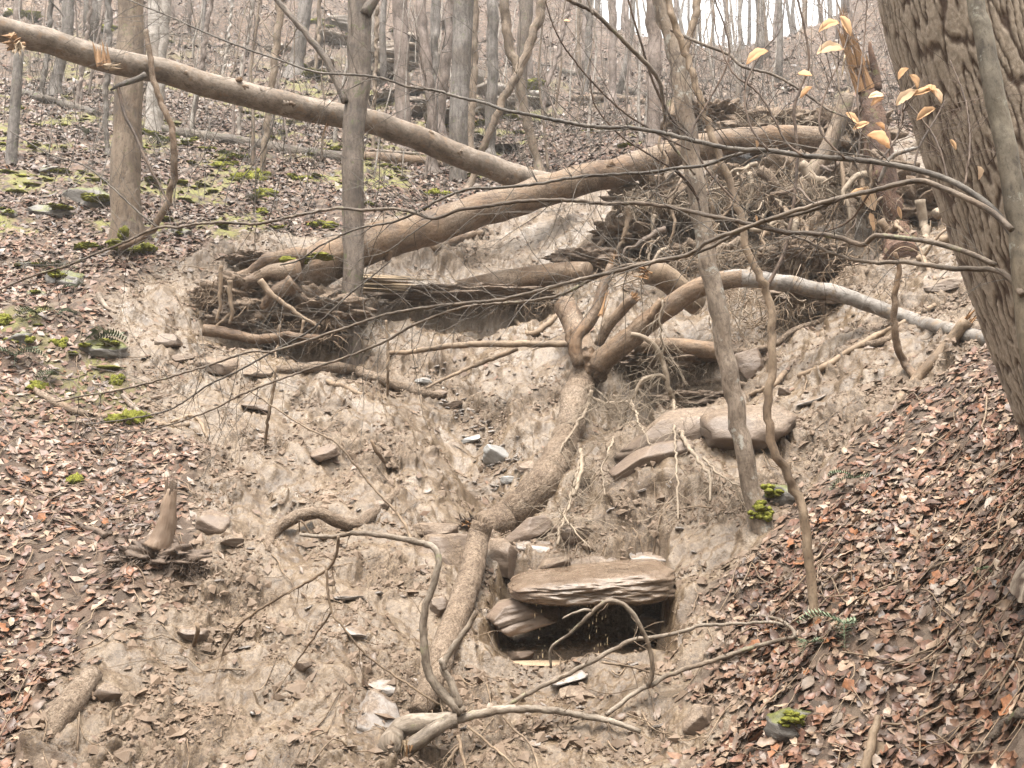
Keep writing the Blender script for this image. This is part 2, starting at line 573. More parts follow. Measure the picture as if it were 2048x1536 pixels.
def noise_n(nt, vec, scale, detail=6, rough=0.6, stretch=None, dist=0.0):
    if stretch is not None:
        mp = N(nt, 'ShaderNodeMapping')
        mp.inputs['Scale'].default_value = stretch
        nt.links.new(vec, mp.inputs['Vector'])
        vec = mp.outputs[0]
    n = N(nt, 'ShaderNodeTexNoise')
    n.inputs['Scale'].default_value = scale
    n.inputs['Detail'].default_value = detail
    n.inputs['Roughness'].default_value = rough
    n.inputs['Distortion'].default_value = dist
    nt.links.new(vec, n.inputs['Vector'])
    return n.outputs['Fac']


def ramp(nt, fac, stops):
    r = N(nt, 'ShaderNodeValToRGB')
    el = r.color_ramp.elements
    while len(el) < len(stops):
        el.new(0.5)
    for e, (p, c) in zip(el, stops):
        e.position = p
        e.color = (*c, 1) if len(c) == 3 else c
    nt.links.new(fac, r.inputs['Fac'])
    return r.outputs['Color']


def mixc(nt, fac, a, b, mode='MIX'):
    m = N(nt, 'ShaderNodeMix', data_type='RGBA', blend_type=mode)
    for sock, x in (('Factor', fac), ('A', a), ('B', b)):
        if isinstance(x, (int, float)):
            m.inputs[sock].default_value = x
        elif isinstance(x, tuple):
            m.inputs[sock].default_value = (*x, 1)
        else:
            nt.links.new(x, m.inputs[sock])
    return m.outputs['Result']


def rng(nt, x, a, b, c, d):
    m = N(nt, 'ShaderNodeMapRange')
    m.inputs['From Min'].default_value = a; m.inputs['From Max'].default_value = b
    m.inputs['To Min'].default_value = c; m.inputs['To Max'].default_value = d
    nt.links.new(x, m.inputs['Value'])
    return m.outputs['Result']


def bumpn(nt, h, strength, dist, base=None):
    b = N(nt, 'ShaderNodeBump')
    b.inputs['Strength'].default_value = strength
    b.inputs['Distance'].default_value = dist
    nt.links.new(h, b.inputs['Height'])
    if base is not None:
        nt.links.new(base, b.inputs['Normal'])
    return b.outputs['Normal']


def attr(nt, name, out='Vector'):
    a = N(nt, 'ShaderNodeAttribute', attribute_name=name)
    return a.outputs[out]


MUD_A, MUD_B, MUD_C = (0.35, 0.258, 0.180), (0.27, 0.19, 0.125), (0.43, 0.335, 0.25)


def mud_colour(nt, vec, patch=None):
    n1 = noise_n(nt, vec, 1.7, 5, 0.6)
    n2 = noise_n(nt, vec, 38, 6, 0.72)
    c = ramp(nt, n1, [(0.3, MUD_B), (0.5, MUD_A), (0.72, MUD_C)])
    if patch is not None:
        c = mixc(nt, patch, (0.300, 0.219, 0.141), mixc(nt, 0.5, mixc(nt, 1.0, c, (0.80, 0.80, 0.80), 'MULTIPLY'), (0.275, 0.189, 0.105)))
    st = None
    d = ramp(nt, n2, [(0.36, (0.36, 0.29, 0.23)), (0.46, (0.82, 0.78, 0.74)), (0.54, (1.02, 1.02, 1.02)), (0.66, (1.34, 1.34, 1.37))])
    if patch is not None:                               # slick clay is even, crumbly soil is speckled
        d = mixc(nt, rng(nt, patch, 0, 1, 0.72, 1), (0.96, 0.95, 0.94), d)
        c = mixc(nt, 1.0, c, ramp(nt, attr(nt, 'streak', 'Fac'), [(0.15, (0.80, 0.77, 0.74)), (0.5, (1, 1, 1)), (0.8, (1.05, 1.05, 1.06))]), 'MULTIPLY')
    c = mixc(nt, 1.0, c, d, 'MULTIPLY')
    n3 = noise_n(nt, vec, 9, 5, 0.65)
    c = mixc(nt, 1.0, c, ramp(nt, n3, [(0.34, (0.66, 0.61, 0.56)), (0.52, (1, 1, 1)), (0.70, (1.12, 1.12, 1.13))]), 'MULTIPLY')
    n4 = noise_n(nt, vec, 105, 3, 0.7)
    e4 = ramp(nt, n4, [(0.38, (0.55, 0.50, 0.45)), (0.5, (1, 1, 1)), (0.64, (1.2, 1.2, 1.2))])
    if patch is not None:
        e4 = mixc(nt, rng(nt, patch, 0, 1, 0.75, 1), (0.98, 0.98, 0.98), e4)
    return mixc(nt, 1.0, c, e4, 'MULTIPLY')


def make_ground():
    m, nt, b = nmat('ground_cover')
    obj = N(nt, 'ShaderNodeTexCoord').outputs['Object']
    mud = attr(nt, 'mud', 'Fac')
    mc = mud_colour(nt, obj, attr(nt, 'patch', 'Fac'))
    # leaf mould: dark humus with leaf-sized flecks
    vo = N(nt, 'ShaderNodeTexVoronoi', feature='F1')
    vo.inputs['Scale'].default_value = 13.0
    vo.inputs['Randomness'].default_value = 1.0
    wv = N(nt, 'ShaderNodeMix', data_type='VECTOR')
    nz = N(nt, 'ShaderNodeTexNoise'); nz.inputs['Scale'].default_value = 9.0
    nt.links.new(obj, nz.inputs['Vector'])
    wv.inputs['Factor'].default_value = 0.12
    nt.links.new(obj, wv.inputs['A']); nt.links.new(nz.outputs['Color'], wv.inputs['B'])
    nt.links.new(wv.outputs['Result'], vo.inputs['Vector'])
    sep = N(nt, 'ShaderNodeSeparateColor')
    nt.links.new(vo.outputs['Color'], sep.inputs[0])
    lc = ramp(nt, sep.outputs[0], [(0.0, (0.055, 0.037, 0.027)), (0.28, (0.12, 0.074, 0.050)), (0.5, (0.20, 0.118, 0.075)), (0.68, (0.25, 0.165, 0.113)), (0.85, (0.28, 0.21, 0.155)), (1.0, (0.10, 0.067, 0.047))])
    big = noise_n(nt, obj, 0.45, 4, 0.6)
    lc = mixc(nt, 1.0, lc, ramp(nt, big, [(0.3, (0.62, 0.58, 0.56)), (0.6, (1, 1, 1)), (0.75, (1.25, 1.2, 1.1))]), 'MULTIPLY')
    hum = mixc(nt, rng(nt, attr(nt, 'near', 'Fac'), 0, 1, 0, 0.5), lc, (0.135, 0.088, 0.056))
    fac = rng(nt, noise_n(nt, obj, 8, 4, 0.6), 0.3, 0.7, -0.25, 0.25)
    ad = N(nt, 'ShaderNodeMath', operation='ADD', use_clamp=True)
    nt.links.new(mud, ad.inputs[0]); nt.links.new(fac, ad.inputs[1])
    mgr = ramp(nt, noise_n(nt, obj, 16, 5, 0.7), [(0.3, (0.11, 0.10, 0.035)), (0.5, (0.24, 0.225, 0.055)), (0.75, (0.38, 0.35, 0.11))])
    mfac = N(nt, 'ShaderNodeMath', operation='MULTIPLY', use_clamp=True)
    nt.links.new(attr(nt, 'moss', 'Fac'), mfac.inputs[0]); nt.links.new(rng(nt, noise_n(nt, obj, 3.5, 5, 0.65), 0.40, 0.56, 0, 1), mfac.inputs[1])
    hum = mixc(nt, mfac.outputs[0], hum, mgr)
    f2 = rng(nt, ad.outputs[0], 0.3, 0.7, 0.0, 1.0)
    setcol(nt, b, mixc(nt, f2, hum, mc))
    slick = noise_n(nt, obj, 2.6, 5, 0.65)
    ro = N(nt, 'ShaderNodeMath', operation='MULTIPLY_ADD', use_clamp=True)
    nt.links.new(attr(nt, 'patch', 'Fac'), ro.inputs[0]); ro.inputs[1].default_value = 0.25
    nt.links.new(rng(nt, slick, 0.35, 0.62, 0.24, 0.50), ro.inputs[2])
    rm = N(nt, 'ShaderNodeMix', data_type='FLOAT'); rm.inputs['A'].default_value = 0.92
    nt.links.new(f2, rm.inputs['Factor']); nt.links.new(ro.outputs[0], rm.inputs['B'])
    nt.links.new(rm.outputs['Result'], b.inputs['Roughness'])
    b.inputs['Specular IOR Level'].default_value = 0.5
    h1 = noise_n(nt, obj, 30, 7, 0.7)
    h2 = noise_n(nt, obj, 110, 3, 0.6)
    n1 = bumpn(nt, h1, 0.6, 0.022)
    nt.links.new(bumpn(nt, h2, 0.5, 0.006, n1), b.inputs['Normal'])
    return m


def make_bark(name, c1, c2, scale=14, stretch=(1, 1, 0.25), bump=0.5, dist=0.01, lichen=None, lich_amt=0.0, mudc=0.0, rough=0.75, rings=0.0):
    m, nt, b = nmat(name)
    v = attr(nt, 'lc')
    n1 = noise_n(nt, v, scale, 6, 0.65, stretch)
    n2 = noise_n(nt, v, 3.2, 4, 0.6)
    c = mixc(nt, rng(nt, n1, 0.38, 0.62, 0, 1), tuple(0.82 * x for x in c1), c2)
    c = mixc(nt, 1.0, c, ramp(nt, n2, [(0.36, (0.60, 0.57, 0.54)), (0.5, (0.95, 0.95, 0.95)), (0.66, (1.14, 1.14, 1.15))]), 'MULTIPLY')
    nA = noise_n(nt, v, 22, 5, 0.7, (1, 1, 0.6))
    c = mixc(nt, 1.0, c, ramp(nt, nA, [(0.36, (0.58, 0.55, 0.52)), (0.46, (1, 1, 1)), (0.72, (1.12, 1.12, 1.12))]), 'MULTIPLY')
    n8 = noise_n(nt, v, 70, 5, 0.75, (1, 1, 0.5))
    c = mixc(nt, 1.0, c, ramp(nt, n8, [(0.34, (0.55, 0.52, 0.5)), (0.47, (1, 1, 1)), (0.75, (1.1, 1.1, 1.1))]), 'MULTIPLY')
    n9 = noise_n(nt, v, 1.1, 4, 0.6)
    c = mixc(nt, 1.0, c, ramp(nt, n9, [(0.36, (0.66, 0.60, 0.54)), (0.52, (1, 1, 1)), (0.68, (1.12, 1.12, 1.14))]), 'MULTIPLY')
    if lichen:
        n3 = noise_n(nt, v, 9, 5, 0.7)
        c = mixc(nt, ramp(nt, n3, [(0.62 - 0.25 * lich_amt, (0, 0, 0)), (0.68 - 0.2 * lich_amt, (0.9, 0.9, 0.9))]), c, lichen)
    if rings:
        n5 = noise_n(nt, v, 10, 3, 0.6, (0.25, 0.25, 2.2))
        c = mixc(nt, ramp(nt, n5, [(0.60, (0, 0, 0)), (0.68, (rings, rings, rings))]), c, tuple(0.45 * x for x in c1))
    if mudc:
        n4 = noise_n(nt, v, 2.2, 5, 0.65)
        c = mixc(nt, rng(nt, n4, 0.62 - 0.5 * mudc, 0.78 - 0.5 * mudc, 0, 0.95), c, mud_colour(nt, v))
    setcol(nt, b, c)
    nt.links.new(rng(nt, n2, 0.3, 0.7, rough - 0.12, min(1, rough + 0.1)), b.inputs['Roughness'])
    b.inputs['Specular IOR Level'].default_value = 0.4
    nt.links.new(bumpn(nt, nA, min(1, bump + 0.3), dist * 1.1, bumpn(nt, n1, min(1, bump + 0.3), dist * 2.2)), b.inputs['Normal'])
    return m


def make_plain(name, c1, c2, scale=20, rough=0.7, bump=0.4, dist=0.006, spec=0.4, coord='lc', stretch=None, detail=6):
    m, nt, b = nmat(name)
    v = attr(nt, 'lc') if coord == 'lc' else N(nt, 'ShaderNodeTexCoord').outputs['Object']
    n1 = noise_n(nt, v, scale, detail, 0.65, stretch)
    n2 = noise_n(nt, v, scale * 0.17, 4, 0.6)
    c = mixc(nt, rng(nt, n1, 0.3, 0.7, 0, 1), c1, c2)
    c = mixc(nt, 1.0, c, ramp(nt, n2, [(0.3, (0.72, 0.72, 0.72)), (0.65, (1.1, 1.1, 1.1))]), 'MULTIPLY')
    setcol(nt, b, c)
    b.inputs['Roughness'].default_value = rough
    b.inputs['Specular IOR Level'].default_value = spec
    nt.links.new(bumpn(nt, n1, bump, dist), b.inputs['Normal'])
    return m


def make_leaf(name, rough=0.46, spec=0.30):
    m, nt, b = nmat(name)
    c = attr(nt, 'col', 'Color')
    v = attr(nt, 'lc')
    n = noise_n(nt, v, 45, 4, 0.6)
    c = mixc(nt, 1.0, c, ramp(nt, n, [(0.3, (0.62, 0.60, 0.58)), (0.62, (1.1, 1.1, 1.1))]), 'MULTIPLY')
    setcol(nt, b, c, 0.40)
    b.inputs['Roughness'].default_value = rough
    b.inputs['Specular IOR Level'].default_value = spec
    nt.links.new(bumpn(nt, n, 0.3, 0.004), b.inputs['Normal'])
    return m


def make_rock(name, c1, c2, mudc=0.0, moss=0.0, strata=True, rough=0.6):
    m, nt, b = nmat(name)
    v = attr(nt, 'lc')
    n1 = noise_n(nt, v, 12, 7, 0.7, (1, 1, 2.4) if strata else None)
    n2 = noise_n(nt, v, 2.5, 5, 0.6)
    c = mixc(nt, rng(nt, n1, 0.3, 0.7, 0, 1), c1, c2)
    c = mixc(nt, 1.0, c, ramp(nt, n2, [(0.3, (0.7, 0.7, 0.7)), (0.65, (1.1, 1.1, 1.1))]), 'MULTIPLY')
    up = N(nt, 'ShaderNodeNewGeometry').outputs['Normal']
    sp = N(nt, 'ShaderNodeSeparateXYZ'); nt.links.new(up, sp.inputs[0])
    if mudc:
        n4 = noise_n(nt, v, 3.5, 5, 0.7)
        ad = N(nt, 'ShaderNodeMath', operation='ADD'); nt.links.new(n4, ad.inputs[0])
        nt.links.new(rng(nt, sp.outputs['Z'], -0.2, 0.9, -0.25, 0.22), ad.inputs[1])
        c = mixc(nt, rng(nt, ad.outputs[0], 0.75 - 0.5 * mudc, 0.85 - 0.5 * mudc, 0, 0.95), c, mud_colour(nt, v))
    if moss:
        n5 = noise_n(nt, v, 6, 6, 0.7)
        ad = N(nt, 'ShaderNodeMath', operation='ADD'); nt.links.new(n5, ad.inputs[0])
        nt.links.new(rng(nt, sp.outputs['Z'], -0.1, 0.8, -0.3, 0.15), ad.inputs[1])
        mc = ramp(nt, noise_n(nt, v, 25, 3), [(0.3, (0.075, 0.08, 0.018)), (0.7, (0.22, 0.22, 0.04))])
        c = mixc(nt, rng(nt, ad.outputs[0], 0.72 - 0.5 * moss, 0.82 - 0.5 * moss, 0, 1), c, mc)
    setcol(nt, b, c)
    nt.links.new(rng(nt, n2, 0.3, 0.7, rough - 0.2, rough + 0.15), b.inputs['Roughness'])
    n6 = noise_n(nt, v, 40, 6, 0.7)
    nn = bumpn(nt, n1, 0.6, 0.02)
    nt.links.new(bumpn(nt, n6, 0.5, 0.006, nn), b.inputs['Normal'])
    return m


M = {}
M['ground'] = make_ground()
M['leaf'] = make_leaf('dead_leaf')
M['leaf_dry'] = make_leaf('dry_leaf', 0.6, 0.3)
_nt = M['leaf_dry'].node_tree; _bs = _nt.nodes['Principled BSDF']
_tl = N(_nt, 'ShaderNodeBsdfTranslucent'); _mx = N(_nt, 'ShaderNodeMixShader'); _mx.inputs[0].default_value = 0.5
_nt.links.new(mixc(_nt, 1.0, attr(_nt, 'col', 'Color'), (1.0, 0.9, 0.8), 'MULTIPLY'), _tl.inputs['Color'])
_nt.links.new(_bs.outputs[0], _mx.inputs[1]); _nt.links.new(_tl.outputs[0], _mx.inputs[2])
_nt.links.new(_mx.outputs[0], _nt.nodes['Material Output'].inputs['Surface'])
M['log_brown'] = make_bark('muddy_brown_bark', (0.26, 0.155, 0.085), (0.42, 0.275, 0.165), 9, (1, 1, 0.4), 0.45, 0.014, mudc=0.42, rings=0.2)
M['log_grey'] = make_bark('greyish_beech_bark', (0.31, 0.235, 0.17), (0.46, 0.375, 0.30), 8, (1, 1, 0.8), 0.25, 0.008, lichen=(0.33, 0.215, 0.13), lich_amt=0.28, rings=0.3)
M['log_mud'] = make_bark('mud_coated_bark', (0.29, 0.19, 0.125), (0.38, 0.27, 0.185), 16, (1, 1, 0.8), 0.6, 0.02, mudc=0.95)
M['log_pale'] = make_bark('pale_smooth_bark', (0.33, 0.285, 0.245), (0.45, 0.41, 0.37), 7, (1, 1, 1), 0.2, 0.006, lichen=(0.34, 0.25, 0.17), lich_amt=0.35, rings=0.6)
M['log_snag'] = make_bark('reddish_rotten_bark', (0.17, 0.078, 0.045), (0.28, 0.155, 0.095), 10, (1, 1, 0.3), 0.7, 0.02, lichen=(0.20, 0.18, 0.06), lich_amt=0.15)
M['mud_bank'] = make_plain('caved_mud', (0.22, 0.145, 0.095), (0.34, 0.24, 0.165), 18, 0.6, 0.9, 0.03)
M['log_dark'] = make_bark('dark_rotting_bark', (0.15, 0.115, 0.09), (0.25, 0.20, 0.155), 10, (1, 1, 0.3), 0.6, 0.02, lichen=(0.10, 0.12, 0.03), lich_amt=0.2)
M['tree_tan'] = make_bark('tan_tree_bark', (0.33, 0.235, 0.16), (0.42, 0.32, 0.23), 18, (1, 1, 0.2), 0.5, 0.012, lichen=(0.22, 0.20, 0.09), lich_amt=0.1)
M['tree_grey'] = make_bark('grey_tree_bark', (0.24, 0.205, 0.18), (0.38, 0.335, 0.30), 20, (1, 1, 0.2), 0.6, 0.012, lichen=(0.20, 0.20, 0.10), lich_amt=0.1)
M['tree_brown'] = make_bark('brown_grey_bark', (0.20, 0.15, 0.115), (0.31, 0.245, 0.195), 22, (1, 1, 0.25), 0.5, 0.010, lichen=(0.15, 0.16, 0.06), lich_amt=0.15)
M['tree_beech'] = make_bark('pale_beech_bark', (0.52, 0.46, 0.40), (0.68, 0.62, 0.56), 8, (1, 1, 1), 0.2, 0.006, lichen=(0.36, 0.28, 0.22), lich_amt=0.2)
M['tree_pink'] = make_bark('pinkish_grey_bark', (0.34, 0.26, 0.215), (0.46, 0.37, 0.32), 16, (1, 1, 0.3), 0.4, 0.010)
M['sapling'] = make_bark('speckled_sapling_bark', (0.30, 0.22, 0.155), (0.44, 0.345, 0.26), 26, (1, 1, 0.35), 0.4, 0.006, lichen=(0.56, 0.53, 0.46), lich_amt=0.16, rings=0.5)
M['sapling_grey'] = make_bark('olive_grey_sapling_bark', (0.235, 0.195, 0.14), (0.35, 0.30, 0.225), 20, (1, 1, 0.5), 0.3, 0.004, lichen=(0.46, 0.45, 0.38), lich_amt=0.06, rings=0.3)
M['sapling_tan'] = make_bark('smooth_tan_bark', (0.36, 0.25, 0.16), (0.45, 0.33, 0.22), 15, (1, 1, 0.6), 0.3, 0.004, rings=0.5)
M['twig'] = make_bark('grey_twig_bark', (0.13, 0.105, 0.085), (0.27, 0.23, 0.19), 30, (1, 1, 0.4), 0.3, 0.003, rings=0.5)
M['twig_red'] = make_bark('reddish_twig_bark', (0.135, 0.085, 0.06), (0.24, 0.16, 0.11), 30, (1, 1, 0.4), 0.3, 0.003)
M['branch_pale'] = make_bark('pale_speckled_branch', (0.31, 0.24, 0.175), (0.50, 0.42, 0.335), 24, (1, 1, 0.4), 0.5, 0.004, lichen=(0.40, 0.38, 0.22), lich_amt=0.10, rings=0.4)
M['branch_lichen'] = make_bark('lichen_spotted_branch', (0.20, 0.15, 0.11), (0.35, 0.275, 0.21), 24, (1, 1, 0.4), 0.5, 0.005, lichen=(0.36, 0.35, 0.20), lich_amt=0.12, rings=0.4)
M['root'] = make_plain('pale_root', (0.37, 0.275, 0.19), (0.52, 0.42, 0.31), 30, 0.75, 0.4, 0.004)
M['root_brown'] = make_plain('muddy_root', (0.34, 0.235, 0.15), (0.48, 0.345, 0.23), 30, 0.75, 0.4, 0.004)
M['splinter'] = make_plain('torn_orange_wood', (0.42, 0.20, 0.075), (0.62, 0.36, 0.16), 40, 0.7, 0.6, 0.006, stretch=(1, 1, 0.12))
M['splinter_pale'] = make_plain('torn_pale_wood', (0.55, 0.38, 0.22), (0.72, 0.55, 0.36), 40, 0.7, 0.6, 0.006, stretch=(1, 1, 0.12))
M['wood_grey'] = make_plain('weathered_stump_wood', (0.27, 0.17, 0.11), (0.42, 0.30, 0.21), 30, 0.7, 0.8, 0.012, stretch=(1, 1, 0.12))
M['wood_dark'] = make_plain('rotten_dark_wood', (0.12, 0.078, 0.055), (0.26, 0.18, 0.125), 26, 0.7, 0.9, 0.015, stretch=(1, 1, 0.2))
M['soil'] = make_plain('torn_up_soil', (0.24, 0.162, 0.105), (0.40, 0.285, 0.195), 22, 0.75, 0.9, 0.03, coord='lc')
M['rock_mud'] = make_rock('mud_coated_sandstone', (0.23, 0.16, 0.115), (0.33, 0.24, 0.175), mudc=0.55)
M['rock_brown'] = make_rock('brown_sandstone', (0.21, 0.14, 0.10), (0.33, 0.235, 0.165), mudc=0.2)
M['rock_wet'] = make_rock('wet_layered_sandstone', (0.19, 0.120, 0.074), (0.42, 0.31, 0.225), rough=0.27)
M['slate'] = make_rock('pale_grey_slate', (0.44, 0.42, 0.40), (0.58, 0.56, 0.53), mudc=0.12, rough=0.45)
M['slate_mud'] = make_rock('mud_smeared_slate', (0.42, 0.36, 0.32), (0.55, 0.49, 0.44), mudc=0.28, rough=0.4)
M['rock_moss'] = make_rock('mossy_grey_rock', (0.15, 0.13, 0.11), (0.26, 0.23, 0.20), moss=0.45)
M['rock_cliff'] = make_rock('layered_cliff_rock', (0.20, 0.145, 0.10), (0.36, 0.26, 0.175), moss=0.16)
M['rock_cliff_dark'] = make_rock('dark_layered_rock', (0.20, 0.155, 0.12), (0.36, 0.29, 0.23), moss=0.28)


def make_moss():
    m, nt, b = nmat('bright_moss')
    v = attr(nt, 'lc')
    n = noise_n(nt, v, 30, 6, 0.7)
    setcol(nt, b, ramp(nt, n, [(0.3, (0.06, 0.062, 0.014)), (0.48, (0.175, 0.175, 0.03)), (0.7, (0.28, 0.28, 0.06))]), 0.7)
    b.inputs['Roughness'].default_value = 0.95
    b.inputs['Specular IOR Level'].default_value = 0.1
    nt.links.new(bumpn(nt, n, 1.0, 0.02), b.inputs['Normal'])
    return m


M['moss'] = make_moss()
M['fern'] = make_plain('fern_green', (0.14, 0.19, 0.085), (0.27, 0.33, 0.17), 20, 0.6, 0.1, 0.002)
M['fern_pale'] = make_plain('pale_fern_green', (0.20, 0.27, 0.15), (0.33, 0.40, 0.25), 20, 0.6, 0.1, 0.002)


def make_water(name, col, rough=0.06, trans=0.6):
    m, nt, b = nmat(name)
    b.inputs['Base Color'].default_value = (*col, 1)
    b.inputs['Roughness'].default_value = rough
    b.inputs['IOR'].default_value = 1.33
    b.inputs['Transmission Weight'].default_value = trans
    n = noise_n(nt, N(nt, 'ShaderNodeTexCoord').outputs['Object'], 14, 3)
    nt.links.new(bumpn(nt, n, 0.15, 0.01), b.inputs['Normal'])
    return m


M['water'] = make_water('muddy_water', (0.42, 0.31, 0.21), 0.08, 0.0)
M['drip'] = make_water('dripping_water', (0.62, 0.52, 0.34), 0.2, 0.0)


def make_furrowed():
    m, nt, b = nmat('furrowed_bark')
    v = attr(nt, 'lc')
    c = attr(nt, 'col', 'Color')
    n1 = noise_n(nt, v, 60, 6, 0.7, (1, 1, 0.5))
    n2 = noise_n(nt, v, 5, 4, 0.6)
    c = mixc(nt, 1.0, c, ramp(nt, n1, [(0.3, (0.62, 0.60, 0.58)), (0.65, (1.15, 1.15, 1.15))]), 'MULTIPLY')
    c = mixc(nt, ramp(nt, n2, [(0.56, (0, 0, 0)), (0.7, (0.15, 0.15, 0.15))]), c, (0.30, 0.25, 0.17))
    setcol(nt, b, c)
    b.inputs['Roughness'].default_value = 0.85
    b.inputs['Specular IOR Level'].default_value = 0.25
    nt.links.new(bumpn(nt, n1, 0.7, 0.008), b.inputs['Normal'])
    return m


M['furrowed'] = make_furrowed()
# ------------------------------------------------------------------ the ground meshes
MOSS = sstep(0.10, 0.34, fbm2(GX * 0.55 + 3, GY * 0.55, 4, seed=77) - 0.35 * sstep(-0.05, 0.08, SS) + 0.06 * sstep(13, 17, GY)) * sstep(8, 11, GY) * sstep(40, 24, GY) * (1 - MUD)
def ground_part(name, mask, blocks=None):
    nr, nc = GX.shape
    idx = np.arange(nr * nc).reshape(nr, nc)
    q = np.stack([idx[:-1, :-1], idx[:-1, 1:], idx[1:, 1:], idx[1:, :-1]], -1)
    if blocks is not None:                              # leaf-covered ground needs fewer faces: whole 3 x 3 blocks become one
        b, big = blocks
        m2 = mask & ~np.repeat(np.repeat(big, b, 0), b, 1)[:mask.shape[0], :mask.shape[1]] if True else mask
        r_, c_ = np.nonzero(big)
        r_, c_ = r_ * b, c_ * b
        q = np.concatenate([q[m2], np.stack([idx[r_, c_], idx[r_, c_ + b], idx[r_ + b, c_ + b], idx[r_ + b, c_]], -1)])
    else:
        q = q[mask]
    used, inv = np.unique(q.ravel(), return_inverse=True)
    me = bpy.data.meshes.new(name)
    V = np.stack([MX.ravel()[used], MY.ravel()[used], MZ.ravel()[used]], 1)
    me.vertices.add(len(V)); me.vertices.foreach_set('co', V.astype(np.float32).ravel())
    me.loops.add(len(inv)); me.loops.foreach_set('vertex_index', inv.astype(np.int32))
    me.polygons.add(len(q)); me.polygons.foreach_set('loop_start', (np.arange(len(q)) * 4).astype(np.int32))
    me.polygons.foreach_set('use_smooth', np.ones(len(q), bool))
    me.update(calc_edges=True)
    for an, src in (('mud', MUD), ('near', 1 - sstep(8, 13, GY)), ('patch', PATCHN), ('moss', MOSS), ('streak', sstep(-0.5, 0.5, STREAK))):
        a = me.attributes.new(an, 'FLOAT', 'POINT')
        a.data.foreach_set('value', src.ravel()[used].astype(np.float32))
    return kind(link(name, me, M['ground']), 'structure')


_mf = 0.25 * (MUD[:-1, :-1] + MUD[:-1, 1:] + MUD[1:, 1:] + MUD[1:, :-1]) > 0.5
mud_slope = ground_part('mud_slope', _mf)
_b = 3
_R, _Cn = (~_mf).shape
_bg = (~_mf)[:_R // _b * _b, :_Cn // _b * _b].reshape(_R // _b, _b, _Cn // _b, _b).all((1, 3))
_big = np.zeros((-(-_R // _b), -(-_Cn // _b)), bool); _big[:_R // _b, :_Cn // _b] = _bg
forest_floor = ground_part('forest_floor', ~_mf, (_b, _big))
# unseen ground behind the camera; its hillside is added to cut frontal sky light
_r0 = np.stack([GX[0], GY[0], GZ[0]], 1)
_a = Acc()
_rows = [np.c_[_r0[:, 0], _r0[:, 1], _r0[:, 2] - 0.001]]
for yb, rise in ((0.5, 0), (-3, 0), (-8, 1), (-16, 7), (-26, 17), (-42, 32)):
    t = (3 - yb) / 43
    _rows.append(np.c_[_r0[:, 0] * (1 + 6 * t), np.full(len(_r0), yb), _r0[:, 2] * (1 + 5 * t * np.abs(SC)) - 0.25 - 1.5 * t + rise + (0.4 * fbm2(_r0[:, 0] * 4, np.full(len(_r0), yb), 2) if rise else 0)])
_V = np.concatenate(_rows); _nc = len(_r0)
_i = (np.arange(len(_rows) - 1)[:, None] * _nc + np.arange(_nc - 1)[None])
_a.add(_V, np.stack([_i, _i + _nc, _i + _nc + 1, _i + 1], -1).reshape(-1, 4))
_me = _a.mesh('rear_ground_shade_hill')
for an in ('mud', 'near', 'patch', 'moss', 'streak'):
    _at = _me.attributes.new(an, 'FLOAT', 'POINT')
    _at.data.foreach_set('value', np.full(len(_V), 0.0 if an == 'mud' else 0.3, np.float32))
kind(link('rear_ground_shade_hill', _me, M['ground']), 'structure')

# ------------------------------------------------------------------ fallen leaves
LEAF_COLS = np.array([(0.25, 0.125, 0.082), (0.34, 0.195, 0.125), (0.45, 0.315, 0.22), (0.17, 0.098, 0.070), (0.13, 0.085, 0.062), (0.31, 0.150, 0.088), (0.50, 0.37, 0.26), (0.25, 0.175, 0.13), (0.36, 0.275, 0.21), (0.40, 0.17, 0.075)])
LEAF_W = np.array([0.16, 0.18, 0.13, 0.15, 0.09, 0.06, 0.04, 0.11, 0.07, 0.01])


def leaf_template(k, fine):
    r = np.random.RandomState(100 + k)
    n = 5 if fine else 3
    t = np.linspace(0, 1, n)
    w = r.uniform(0.22, 0.33) * np.sin(np.pi * np.clip(t, 0.02, 1) ** 0.8) ** 0.8 * (1 + 0.09 * r.normal(size=n))
    if fine and k % 3 == 0:                            # lobed outline
        w *= np.where(np.arange(n) % 2 == 0, 0.62, 1.45)
    w[0] = 0.02; w[-1] = 0.004
    curl, fold, tw = r.uniform(-0.8, 1.3), r.uniform(-0.3, 0.7), r.uniform(-0.8, 0.8)
    V = []
    for i in range(n):
        x = t[i] - 0.5
        for c in (-1, 0, 1):
            yy = c * w[i] * (1 - 0.25 * abs(fold))
            z = curl * 0.35 * x * x + abs(c) * w[i] * fold * 0.7 + tw * x * yy * 0.8 + (0.05 * r.normal() if fine else 0)
            V.append((x, yy, z))
    Q = []
    for i in range(n - 1):
        for c in (0, 1):
            a = i * 3 + c
            Q.append((a, a + 1, a + 4, a + 3))
    return np.array(V), np.array(Q)


FINE = [leaf_template(k, True) for k in range(12)]
COARSE = [leaf_template(k, False) for k in range(12)]
TINY = []
for k in range(12):
    _r = np.random.RandomState(500 + k)
    TINY.append((np.array([(-0.5, 0.03, 0), (0.02, -0.27, 0.12 * _r.normal() + 0.1), (0.5, 0, 0.15 * _r.normal()), (0.0, 0.27, 0.12 * _r.normal() + 0.1)]), np.array([(0, 1, 2, 3)])))


